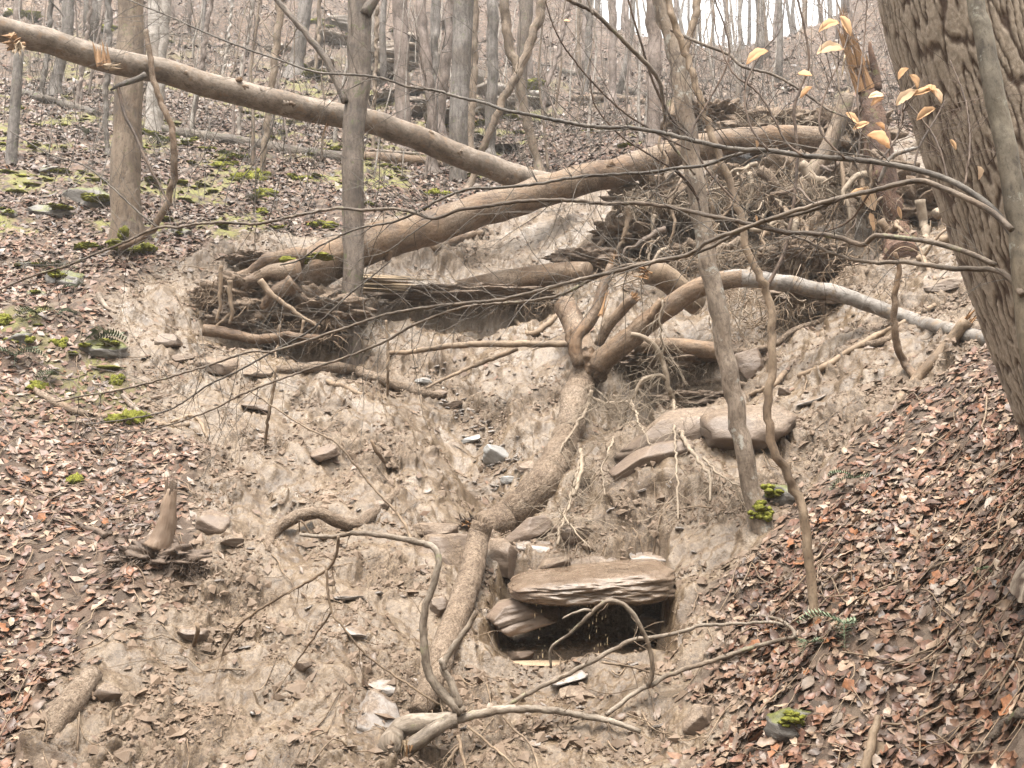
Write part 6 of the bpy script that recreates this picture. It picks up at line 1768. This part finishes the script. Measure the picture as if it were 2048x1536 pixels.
B3c = [(315, 456), (273, 421), (222, 373), (185, 342), (154, 325), (113, 315), (68, 291), (20, 262)]
shoot(grey, B3c, (5.2, 5.5), (5, 4, 3), 'twig', 90, tw=8, twL=0.4)
shoot(grey, [(868, 437), (820, 470), (770, 505), (720, 520), (690, 560)], (4.7, 4.8), (4, 3, 2), 'twig', 94, tw=5, twL=0.3)
for k, px in enumerate(([(1717, 318), (1720, 260), (1714, 191), (1722, 130), (1728, 85), (1735, 0), (1740, -40)], [(1604, 311), (1570, 280), (1520, 190), (1470, 150), (1440, 90), (1425, 20)], [(1827, 338), (1840, 290), (1870, 240), (1890, 200)], [(1690, 318), (1640, 260), (1650, 190), (1680, 120), (1700, 60), (1715, 0)], [(1758, 325), (1800, 260), (1806, 200), (1830, 170)],
                        [(1895, 359), (1880, 300), (1860, 260), (1820, 210), (1795, 180)], [(1536, 301), (1500, 250), (1490, 180), (1520, 110), (1560, 60), (1570, 0)], [(1741, 383), (1700, 440), (1640, 470), (1590, 520)], [(1930, 372), (1940, 280), (1930, 200), (1900, 120)], [(1990, 180), (1985, 250), (1995, 300), (1975, 330)])):
    _, c, _r = shoot(grey, px, (3.6, 3.8), (6, 5, 3), 'twig_red', 91 + k, tw=9, twL=0.28, r0=0.0018); LEAFY.append(c)

# withered leaves still on the twigs
HANG = [(1512, 118, 50, -30), (1656, 55, 46, -25), (1658, 102, 56, -15), (1690, 50, 44, 60), (1608, 150, 28, 10), (1611, 188, 32, -40), (1806, 150, 30, -45), (1826, 162, 32, 60), (1751, 193, 32, -10), (1753, 205, 30, -35), (1812, 198, 52, -35), (1842, 186, 40, -15), (1871, 190, 36, 60), (1858, 182, 30, 30), (1850, 229, 46, -35), (1755, 281, 52, 25), (1703, 236, 34, 40), (1720, 254, 34, -20), (1758, 253, 22, 45), (1905, 288, 24, 60), (1512, 288, 16, 80), (1957, 344, 26, 80), (1712, 387, 40, -25), (1738, 394, 52, 70), (1513, 437, 18, 80), (1799, 424, 26, 75), (1744, 441, 36, 75), (1133, 42, 12, 0)]
allc = np.concatenate(LEAFY)
for k, (u, v, w, ang) in enumerate(HANG):
    d = 3.75
    base = P(u - 0.45 * w * math.cos(math.radians(ang)), v - 0.45 * w * math.sin(math.radians(ang)), d)
    near = allc[np.argmin(((allc - base) ** 2).sum(1))]
    tipv = P(u + 0.5 * w * math.cos(math.radians(ang)), v + 0.5 * w * math.sin(math.radians(ang)), d) - base
    L = float(np.linalg.norm(tipv)) * 1.08
    X = unit(tipv); Z0 = unit(np.array([R0.gauss(0, .5), -1, 0.5 + R0.gauss(0, .3)])); Y = unit(np.cross(Z0, X)); Z = np.cross(X, Y)
    n, mcol = 9, 7
    a = Acc(); V, Q = [], []
    curl = R0.uniform(1.3, 2.2) if k not in (23, 26) else 0.35
    for i in range(n):
        t_ = i / (n - 1); wd = 0.27 * math.sin(math.pi * max(0.01, t_) ** 0.85) ** 0.8 + 0.008
        for j in range(mcol):
            s_ = (j / (mcol - 1) - 0.5) * 2
            a_ = s_ * curl * 1.2
            yy = wd * (math.sin(a_) / max(0.3, curl * 1.2)) ; zz = wd * (1 - math.cos(a_)) * 0.9 + 0.03 * math.sin(i * 2.2 + j * 1.7 + k) + 0.10 * math.sin(3 * t_ + k) * t_
            V.append(base + L * (X * t_ + Y * yy + Z * zz))
    for i in range(n - 1):
        for j in range(mcol - 1):
            q_ = i * mcol + j; Q.append((q_, q_ + 1, q_ + mcol + 1, q_ + mcol))
    pale = k in (2, 10, 12, 21, 23, 8)
    a.add(V, Q, col=np.array((0.82, 0.66, 0.50) if pale else (0.74, 0.53, 0.35)) * R0.uniform(0.85, 1.15))
    part(a, 'withered_leaf', M['leaf_dry'], grey, use_col=True)
    a = Acc(); mid = 0.5 * (near + base) + np.array([0, 0, 0.02]); tube(a, [near, mid, base], [0.0016, 0.0013, 0.0008], sides=4, n=8)
    part(a, 'leaf_stalk', M['twig_red'], grey)

# ------------------------------------------------------------------ broken branchy top lying in the foreground
fb = thing('foreground_branch', 'crooked lichen-spotted branch lying at the bottom with limbs forking up and right', 'fallen branch', P(850, 1455, 6.05))
_, C, R = limb(fb, [(779, 1492), (790, 1470), (805, 1455), (844, 1447), (885, 1443), (915, 1440)], (6.0, 6.0), (44, 42, 40, 36, 32), 'branch_pale', 120, 'stem', rough=0.12, knots=0.2)
limb(fb, [(900, 1440), (860, 1465), (830, 1485), (800, 1500)], (5.95, 5.85), (26, 30, 30, 24), 'branch_pale', 121, 'stem', rough=0.12)
a = Acc(); splinters(a, P(806, 1492, 5.82), np.array([0.1, -0.2, -0.9]), 0.10, 0.045, 16, 122, 0.3); part(a, 'splinter', M['splinter_pale'], fb, smooth=False)
a = Acc(); splinters(a, P(812, 1500, 5.8), np.array([0.1, -0.3, -0.9]), 0.08, 0.03, 6, 123, 0.3); part(a, 'splinter', M['splinter'], fb, smooth=False)
FBR = [([(925, 1425), (905, 1405), (885, 1387), (866, 1362), (855, 1340), (848, 1284), (846, 1243), (852, 1210), (865, 1175), (873, 1145), (877, 1120), (874, 1104), (862, 1092), (824, 1083), (765, 1071), (714, 1066), (680, 1072), (640, 1073), (600, 1069)], (5.2, 5.4), (27, 22, 19, 18, 16, 15, 14, 12, 10, 8), 4),
       ([(918, 1415), (910, 1385), (899, 1360), (886, 1338), (892, 1318), (905, 1298), (920, 1275), (938, 1248), (954, 1222)], (5.2, 5.3), (20, 17, 15, 14, 12), 1), ([(890, 1340), (884, 1325), (880, 1318)], 5.2, (14, 12), 0),
       ([(890, 1447), (940, 1432), (1005, 1420), (1090, 1419), (1159, 1430), (1227, 1444), (1282, 1463)], (5.2, 5.3), (22, 20, 17, 15, 12), 3), ([(1001, 1416), (1050, 1390), (1090, 1370), (1176, 1326), (1225, 1300), (1261, 1281), (1313, 1274), (1380, 1259), (1399, 1251), (1485, 1248), (1553, 1245), (1590, 1262)], (5.25, 5.6), (11, 11, 10, 8, 6), 7),
       ([(1212, 1430), (1240, 1408), (1270, 1386), (1295, 1373), (1345, 1348), (1433, 1319), (1502, 1295), (1560, 1280), (1590, 1274)], (5.28, 5.5), (11, 11, 11, 11, 9), 4), ([(1296, 1372), (1305, 1346), (1302, 1310), (1295, 1284), (1285, 1262), (1275, 1243), (1262, 1222), (1244, 1208), (1225, 1202), (1208, 1204), (1183, 1226), (1160, 1248), (1135, 1271), (1102, 1296), (1102, 1336)], (5.35, 5.35), (11, 11, 11, 9, 7, 6), 2),
       ([(1183, 1222), (1168, 1219), (1150, 1224), (1125, 1238)], 5.33, (7, 6, 4), 0), ([(1590, 1275), (1585, 1258), (1560, 1240), (1530, 1233), (1500, 1231)], (5.5, 5.55), (9, 6), 1),
       ([(677, 1072), (672, 1110), (652, 1141), (600, 1172), (547, 1202), (505, 1228), (479, 1250), (455, 1285), (441, 1319), (427, 1368)], (5.35, 5.6), (7, 7, 6, 5, 3), 5), ([(653, 1140), (656, 1180), (663, 1223), (682, 1248), (731, 1308), (817, 1370), (880, 1410)], (5.4, 5.3), (6, 5, 5), 3), ([(663, 1223), (630, 1272), (595, 1322), (547, 1392)], (5.4, 5.6), (5, 4, 2.5), 1),
       ([(822, 1080), (812, 1052), (793, 1025), (765, 995), (738, 965), (680, 893), (640, 868), (600, 848), (520, 795), (480, 770)], (5.4, 5.9), (7, 6, 5, 4, 3), 3), ([(625, 1072), (600, 1040), (598, 1065)], 5.42, (5, 3), 0),
       ([(1005, 1432), (1030, 1460), (1060, 1490), (1080, 1545)], (5.15, 5.05), (6, 5, 4), 0), ([(935, 1452), (980, 1490), (1010, 1515), (1035, 1540)], (5.15, 5.0), (6, 5), 0), ([(916, 1470), (925, 1510), (935, 1545)], (5.1, 5.0), (9, 7), 1), ([(920, 1490), (900, 1515), (880, 1545)], (5.1, 5.0), (8, 6), 1), ([(1203, 1324), (1260, 1333), (1330, 1352)], 5.5, (6, 5, 4), 1)]
for k, (px, d, w, tw) in enumerate(FBR):
    _dd = np.interp(np.linspace(0, 1, len(px)), np.linspace(0, 1, np.size(d)), np.atleast_1d(d)) * 1.155
    d = [min(x_, GD(u_, min(v_, 1530)) - 0.07) for x_, (u_, v_) in zip(_dd, px)]
    o, C, R = limb(fb, px, d, 0.86 * np.asarray(w, float), 'branch_pale' if k < 9 else 'sapling_tan', 124 + k, 'limb', sides=9, knots=0.22, rough=0.1, wob=0.006)
    if tw:
        a = Acc(); twigs_along(a, C, R, 2 * tw, 0.2, 150 + k, r0=0.0035, forks=2); kind(part(a, 'twigs', M['sapling_tan'], o), 'stuff')

# pale dead root fan hanging by the stump
rf = thing('root_fan', 'pale tangled fan of dead rootlets hanging below the stump', 'roots', P(1300, 760, 9.9))
RFL = [([(1262, 669), (1283, 673), (1306, 688), (1322, 715), (1332, 745), (1338, 780), (1347, 810), (1364, 869), (1385, 905), (1405, 932), (1420, 955), (1420, 1003)], (10.3, 9.2), (12, 12, 11, 9, 5)), ([(1335, 760), (1318, 752), (1295, 757), (1278, 768), (1268, 790), (1262, 800)], (10.2, 10.0), (9, 11, 9)),
       ([(1347, 800), (1350, 840), (1352, 900), (1356, 960), (1356, 1040)], (9.7, 9.0), (6, 4)), ([(1405, 915), (1440, 950), (1480, 972)], (9.3, 9.0), (6, 3)), ([(1183, 780), (1176, 810), (1158, 842), (1135, 880), (1124, 897), (1104, 931)], (10.3, 9.8), (9, 6, 4)), ([(1175, 790), (1200, 800), (1230, 808), (1262, 800)], (10.3, 10.1), (7, 6)),
       ([(1162, 900), (1163, 930), (1158, 960), (1145, 992)], (9.6, 9.2), (12, 10, 9)), ([(1262, 800), (1240, 850), (1222, 890), (1205, 935), (1210, 990)], (10.0, 9.4), (7, 5, 3)), ([(1262, 800), (1280, 850), (1300, 890)], (10.0, 9.7), (6, 3)), ([(1325, 600), (1320, 640), (1325, 700), (1330, 745)], (10.3, 10.2), (5, 4)), ([(1165, 905), (1140, 1000), (1120, 1060), (1115, 1090)], (9.4, 8.6), (8, 7, 6)), ([(1120, 1020), (1140, 1050), (1180, 1095)], (8.7, 8.4), (5, 3))]
for k, (px, d, w) in enumerate(RFL):
    d = [min(10.25, GD(*p_) - 0.34 - 0.12 * math.sin(k + 0.4 * i_) ** 2) for i_, p_ in enumerate(px)]
    q, rr = W(px, d, np.asarray(w) * 0.92); a = Acc(); C, R = tube(a, q, rr, sides=7, seglen=0.03, rough=0.1, rscale=8, seed=160 + k, wob=0.02); o = part(a, 'root', M['root'], rf)
    a = Acc(); twigs_along(a, C, R, 24, 0.42, 170 + k, r0=0.0036, up=-0.5, forks=2, fwd=0.6); kind(part(a, 'rootlets', M['root'], o), 'stuff')
a = Acc(); fringe(a, [P(u, v, 9.8) for u, v in ((1160, 790), (1210, 800), (1262, 800), (1300, 830))], 70, 0.55, 66, r0=0.004, fwd=0.2); scruff(a, P(1190, 820, 9.9), 40, 0.2, 0.35, 67, 0.003); kind(part(a, 'fine_roots', M['root'], rf), 'stuff')

for k, (lab, px, w) in enumerate((('thin upright stick planted in the mud below the long bough tips', [(552, 735), (545, 790), (536, 840), (530, 892)], (5, 7, 6)), ('thin upright stick standing right of the middle tree foot', [(772, 640), (775, 690), (776, 740), (775, 792)], (5, 6, 5)), ('thin stick standing in the mud beside the crooked small limb', [(742, 880), (755, 905), (770, 925)], (6, 8, 6)), ('short stick crossing the low overhanging stone in the mud', [(393, 1246), (396, 1265), (386, 1290)], (8, 9, 8)))):
    lone('upright_stick', lab, 'stick', px, [GD(*px[-1]) - 0.12] * (len(px) - 1) + [GD(*px[-1]) + 0.02], w, 'sapling_tan', 190 + k)
# ------------------------------------------------------------------ layered outcrop
oc = thing('rock_outcrop', 'layered mossy rock outcrop behind the trunks in the upper middle', 'rock outcrop', G(860, 250))
RO = random.Random(99)
def bed(u, v, wpx, hpx, mat, k):
    g = G(u, v); d = float((g - CAM) @ CF); w = wpx * d / FPX; h = hpx * d / FPX
    a = Acc(); chunk(a, G(u, v, dd=0.25), (w * RO.uniform(0.8, 1.2), 1.7, h * RO.uniform(0.8, 1.4)), RO.uniform(-0.35, 0.35), RO.uniform(0, 0.3), RO.uniform(-0.12, 0.12), 600 + k, boxy=5, cuts=10)
    part(a, 'rock_bed', M[mat], oc)
BEDS = [(800, 80, 120, 18), (790, 100, 110, 20), (795, 120, 110, 18), (800, 140, 100, 16), (770, 160, 90, 12), (640, 60, 90, 30), (660, 85, 80, 22), (600, 40, 60, 26), (690, 50, 70, 24), (760, 55, 80, 18), (800, 190, 100, 14), (830, 205, 90, 12), (760, 200, 80, 14), (870, 225, 100, 14), (900, 250, 90, 16), (840, 235, 60, 12),
        (985, 190, 90, 34), (1010, 165, 70, 28), (1040, 215, 90, 36), (1070, 190, 70, 34), (985, 230, 90, 26), (1010, 260, 100, 20), (960, 280, 90, 16), (1050, 245, 70, 22), (940, 160, 60, 30), (965, 130, 60, 24), (890, 60, 70, 20), (870, 130, 60, 18), (560, 110, 70, 16), (640, 130, 60, 14), (990, 300, 90, 12), (900, 285, 80, 12), (1085, 205, 50, 30)]
for k, (u, v, w, h) in enumerate(BEDS):
    if not (u < 850 and v > 70) and k % 2: continue
    bed(u, v, w, h, 'rock_cliff' if u < 850 and v > 70 else 'rock_cliff_dark', k)
for j, (u, v, w, h) in enumerate(((640, 45, 60, 16), (690, 75, 50, 14), (1075, 170, 44, 24), (1030, 240, 50, 10), (870, 190, 30, 20), (800, 60, 40, 8), (960, 250, 40, 12), (590, 130, 40, 12), (630, 150, 50, 10))):
    g = G(u, v, dd=-0.3); d = float((g - CAM) @ CF)
    moss_cushion(oc, g, w * d / FPX / 2, 0.35, h * d / FPX / 2, 640 + j)

# ------------------------------------------------------------------ bare wood going up to the skyline
RB_ = random.Random(2024)
def bare_tree(x, y, h, r, mat, lab, grp, seed, lean=0.05, nb=4, sides=7):
    z = float(H(x, y)); rr = random.Random(seed)
    lx, ly = rr.gauss(0, lean), rr.gauss(0, lean * 0.5)
    n = 6; pts = [np.array([x + lx * h * (k / n) + rr.gauss(0, 0.012 * h), y + ly * h * (k / n), z - 0.3 + (h + 0.3) * k / n]) for k in range(n + 1)]
    pts[0][0] = x
    rad = r * np.interp(np.linspace(0, 1, n + 1), [0, 0.06, 1], [1.3, 1.0, 0.25])
    t = thing('tree', lab, 'tree', (x, y, z), grp)
    a = Acc(); C, R = tube(a, pts, rad, sides=sides, n=16, rough=0.05, rscale=1.5, seed=seed % 400); part(a, 'trunk', M[mat], t)
    a = Acc()
    for b in range(nb):
        i = int(len(C) * rr.uniform(0.3, 0.98)); i = min(i, len(C) - 2); th = rr.uniform(0, 6.283)
        twig(a, C[i], np.array([math.cos(th), 0.6 * math.sin(th), rr.uniform(0.4, 1.4)]), h * rr.uniform(0.12, 0.28), max(0.006, 0.4 * R[i]), seed * 5 + b, bend=0.4, grav=0.25, forks=2, sides=3)
    kind(part(a, 'crown', M[mat], t), 'stuff')
LAB1 = ('bare trunk among the crowded trees on the far upper slope', 'bare trees on the far upper slope')
LAB2 = ('thin bare pole growing on the leafy middle slope', 'thin poles on the middle slope')
LAB3 = ('bare tree standing on the far skyline against the white sky', 'bare trees on the far skyline')
mats = ['tree_pink', 'tree_grey', 'tree_pink', 'tree_tan', 'tree_beech', 'tree_grey']
k = 0
while k < 74:                                          # upper slope
    y = RB_.uniform(27, 72); s = RB_.uniform(-0.56, 0.56); x = s * y
    u = 1024 + FPX * s
    if u < 1100 and RB_.random() < 0.35: continue
    if 1330 < u < 1660 and RB_.random() < 0.6: continue
    bare_tree(x, y, RB_.uniform(13, 22), 0.05 + 0.17 * RB_.random() ** 1.8, mats[RB_.randrange(6)], *LAB1, 1000 + k, nb=5); k += 1
k = 0
while k < 84:                                           # thin poles nearer by
    y = RB_.uniform(17, 34); s = RB_.uniform(-0.52, 0.36); x = s * y
    if mud_at(x, y) > 0.05: continue
    bare_tree(x, y, RB_.uniform(2.5, 8), RB_.uniform(0.012, 0.04), ['tree_tan', 'tree_beech', 'tree_pink', 'tree_beech'][RB_.randrange(4)], *LAB2, 2000 + k, lean=0.10, nb=4, sides=6); k += 1
for k in range(34):                                     # on the ridge, against the sky
    u = RB_.uniform(1120, 1760); y = RB_.uniform(66, 80); s = (u - 1024) / FPX
    bare_tree(s * y, y, RB_.uniform(12, 20), RB_.uniform(0.08, 0.22), mats[RB_.randrange(6)], *LAB3, 3000 + k, lean=0.03, nb=3)
# brush: bare undergrowth nobody could count
a = Acc(); rr = random.Random(77)
for k in range(1500):
    y = rr.uniform(14, 44); s = rr.uniform(-0.56, 0.56); x = s * y
    if mud_at(x, y) > 0.1: continue
    c = np.array([x, y, float(H(x, y))]); L = rr.uniform(0.5, 2.2)
    twig(a, c, np.array([rr.gauss(0, .35), rr.gauss(0, .2), 1.0]), L, 0.004 + 0.003 * L, 5000 + k, bend=0.4, grav=0.1, forks=2, sides=3)
kind(solo(a, 'undergrowth', M['twig'], (0, 20, 8)), 'stuff')
# dead twigs lying on the leaves and in the mud
a = Acc()
for k in range(700):
    u = rr.uniform(-40, 2090); v = rr.uniform(420, 1530); g = G(u, v)
    mm = mud_at(g[0], g[1])
    if mm > 0.5 and rr.random() < 0.55: continue
    th = rr.uniform(0, 6.283); L = rr.uniform(0.12, 0.6)
    e = np.array([math.cos(th), math.sin(th), 0]); q = []
    for j in range(5):
        p = g[:2] + e[:2] * L * (j / 4 - 0.5) + np.array([rr.gauss(0, .015), rr.gauss(0, .015)])
        q.append([p[0], p[1], float(H(p[0], p[1])) + (0.012 if mm > .5 else 0.03) + abs(rr.gauss(0, .012))])
    tube(a, q, np.linspace(1, 0.5, 5) * rr.uniform(0.0025, 0.007), sides=5, n=9, seed=k % 90)
kind(part(a, 'twig_litter', M['sapling_tan'], forest_floor), 'stuff')

# crumbs and slate chips in the mud
_n = 420000
_y = np.sqrt(NR.uniform(5.0 ** 2, 15.0 ** 2, _n)); _s = NR.uniform(-0.5, 0.5, _n); _x = _s * _y
_pt = _bil(PATCHN, SC, LR, _s, np.log(_y))
_cl = fbm2(_x * 2.2, _y * 2.2, 3, seed=91)
_ok = (mud_at(_x, _y) > 0.45) & (NR.uniform(size=_n) < np.clip(0.05 + 0.42 * _pt + 0.9 * _cl, 0.02, 1) * np.clip(7.0 / _y, 0, 1) ** 2.2)
_x, _y = _x[_ok], _y[_ok]; _n = len(_x)
_sz = 0.0065 + 0.012 * NR.uniform(size=_n) ** 2.0 + 0.035 * NR.uniform(size=_n) ** 16
_X, _Y, _Z = leaf_mats(_n, _x, _y, 0.35)
_c = np.stack([_x, _y, H(_x, _y) + 0.25 * _sz], 1)
_oct = np.array([(1, 0, 0), (0, 1, 0), (-1, 0, 0), (0, -1, 0), (0.1, 0, 0.75), (0, 0, -0.75)], float)
_tr = np.array([(0, 1, 4), (1, 2, 4), (2, 3, 4), (3, 0, 4), (1, 0, 5), (2, 1, 5), (3, 2, 5), (0, 3, 5)])
_v = _oct[None] * (1 + 0.35 * NR.normal(size=(_n, 6, 3))) * np.array([1.35, 0.95, 0.75]) * _sz[:, None, None]
_v = _c[:, None] + _v[..., 0:1] * _X[:, None] + _v[..., 1:2] * _Y[:, None] + _v[..., 2:3] * _Z[:, None]
a = Acc(); b_ = Acc()
a.add(_v.reshape(-1, 3), tris=(_tr[None] + (np.arange(_n) * 6)[:, None, None]).reshape(-1, 3))
print('crumbs', _n)
clod_m = make_plain('mud_crumb', (0.24, 0.158, 0.10), (0.34, 0.242, 0.17), 9, 0.7, 0.6, 0.01)
kind(part(a, 'mud_crumbs', clod_m, mud_slope, smooth=False), 'stuff')
for k in range(260):
    t_ = rr.random()
    u = np.interp(t_, [0, .25, .5, .75, 1], [835, 905, 960, 1000, 1035]) + rr.gauss(0, 22); v = 740 + 250 * t_ + rr.gauss(0, 12)
    if k > 160: u, v = rr.uniform(300, 1400), rr.uniform(600, 1500)
    g = G(u, v)
    if mud_at(g[0], g[1]) < 0.6: continue
    s_ = rr.uniform(0.02, 0.06)
    slab(b_, g, (s_ * 1.6, s_ * rr.uniform(0.8, 1.3), s_ * 0.25), rr.uniform(0, 6), rr.uniform(0, 0.7), rr.uniform(-0.4, 0.4), 700 + k, nang=7, layers=3)
kind(part(b_, 'slate_chips', M['slate_mud'], mud_slope, smooth=False), 'stuff')

# ------------------------------------------------------------------ ferns
def fern(label, u, v, wpx, n, seed, pale=False):
    g = G(u, v); d = float((g - CAM) @ CF); L = wpx * d / FPX * 0.8
    t = thing('fern', label, 'fern', g)
    r = random.Random(seed)
    for f in range(n):
        a = Acc(); th = r.uniform(math.pi * 0.9, math.pi * 2.1); rise = r.uniform(0.2, 0.8)
        e = np.array([math.cos(th), 0.7 * math.sin(th), 0]); side = np.array([-e[1], e[0], 0.0]); side = unit(side)
        N_ = 13; V, T = [], []
        for i in range(N_):
            t_ = i / N_; p = g + np.array([0, 0, 0.07]) + e * L * t_ + np.array([0, 0, L * (rise * t_ - 0.75 * t_ * t_)])
            w = 0.30 * L * math.sin(math.pi * (0.12 + 0.86 * t_)) ** 0.9
            for s_ in (-1, 1):
                k0 = len(V); b0 = p - e * L * 0.022; b1 = p + e * L * 0.022; tip = p + s_ * side * w + e * w * 0.35 + np.array([0, 0.1 * w, 0.42 * w + r.gauss(0, .02) * L])
                m_ = 0.55 * tip + 0.45 * p + e * L * 0.02
                V += [b0, b1, m_ + e * 0.014 * L, tip, m_ - e * 0.03 * L]; T += [(k0, k0 + 1, k0 + 2), (k0, k0 + 2, k0 + 4), (k0 + 4, k0 + 2, k0 + 3)]
        a.add(V, tris=T)
        tube(a, [g + e * L * q + np.array([0, 0, 0.07 + L * (rise * q - 0.75 * q * q)]) for q in (0, .3, .6, .95)], [0.004, 0.003, 0.002, 0.001], sides=4, n=8)
        part(a, 'frond', M['fern_pale' if pale else 'fern'], t, smooth=False)
FE = [('pale green fern spilling over the mossy overhang beside the slide', 190, 690, 84, 7, True), ('fern growing at the left edge of the leaf bank', 30, 725, 80, 6, True), ('small fern beside the moss-covered rock above the slide', 110, 545, 60, 5, False), ('little fern below the moss-covered rock', 155, 585, 46, 4, True),
      ('fern between mossy rocks on the left bank', 75, 640, 60, 5, False), ('fern near the weathered fallen branch', 115, 765, 60, 5, False), ('pale fern lying flat in the leaves right of the slender sapling', 1690, 1272, 120, 5, True), ('wilted dark fern below the pale fern', 1620, 1310, 70, 4, True), ('green fern below the thin bent tree', 508, 412, 50, 5, False),
      ('pale fern tuft at the foot of the pale beech pair', 330, 290, 50, 5, True), ('small green plant with broad leaves in the lower right leaves', 1965, 1165, 40, 4, False), ('half buried green fern on the upper right leaves', 1710, 975, 70, 4, True), ('tiny fern by the left moss tuft', 150, 640, 50, 4, True), ('fern beside the moss mound near the long dark log', 470, 318, 50, 4, True), ('fern tuft on the far left slope', 170, 275, 46, 4, True)]
for k, (lab, u, v, w, n, pale) in enumerate(FE):
    fern(lab, u, v, w, n, 800 + k, pale)

# low moss clumps among the leaves of the left bank
a = Acc(); _got = 0
for k in range(6000):
    if _got > 190: break
    y = rr.uniform(9, 24); s = rr.uniform(-0.55, 0.15); x = s * y
    if float(_bil(MOSS, SC, LR, np.array(s), np.array(math.log(y)))) < 0.55: continue
    _got += 1; q = rr.uniform(0.04, 0.14)
    blob(a, (x, y, float(H(x, y)) + 0.01), (q * 1.3, q * rr.uniform(0.6, 1.1), q * rr.uniform(0.12, 0.28)), k % 300, amp=0.6, freq=2.4, nu=11, nv=7, yaw=rr.uniform(0, 6), octv=3)
kind(part(a, 'moss_clumps', M['moss'], forest_floor), 'stuff')

# ------------------------------------------------------------------ the damp air of the ravine
HAZE = 0.0011
if HAZE:
    bx = [(-130, -44, -6), (130, -44, -6), (130, 190, -6), (-130, 190, -6), (-130, -44, 110), (130, -44, 110), (130, 190, 110), (-130, 190, 110)]
    me = bpy.data.meshes.new('haze')
    me.from_pydata(bx, [], [(0, 3, 2, 1), (4, 5, 6, 7), (0, 1, 5, 4), (1, 2, 6, 5), (2, 3, 7, 6), (3, 0, 4, 7)])
    m = bpy.data.materials.new('damp_air'); m.use_nodes = True
    m.node_tree.nodes.clear()
    vo = m.node_tree.nodes.new('ShaderNodeVolumePrincipled'); ou = m.node_tree.nodes.new('ShaderNodeOutputMaterial')
    vo.inputs['Color'].default_value = (0.92, 0.92, 0.92, 1)
    vo.inputs['Density'].default_value = HAZE
    vo.inputs['Anisotropy'].default_value = 0.2
    m.node_tree.links.new(vo.outputs[0], ou.inputs['Volume'])
    me.materials.append(m)
    o = bpy.data.objects.new('haze', me); scene.collection.objects.link(o); o['kind'] = 'stuff'
_ntri = sum(sum(1 for _ in ()) if o.data is None else len(o.data.loops) - 2 * len(o.data.polygons) for o in scene.objects if o.type == 'MESH')
_um = {o.data for o in scene.objects if o.type == 'MESH'}
print('triangles', sum(len(m.loops) - 2 * len(m.polygons) for m in _um), 'objects', len(scene.objects))
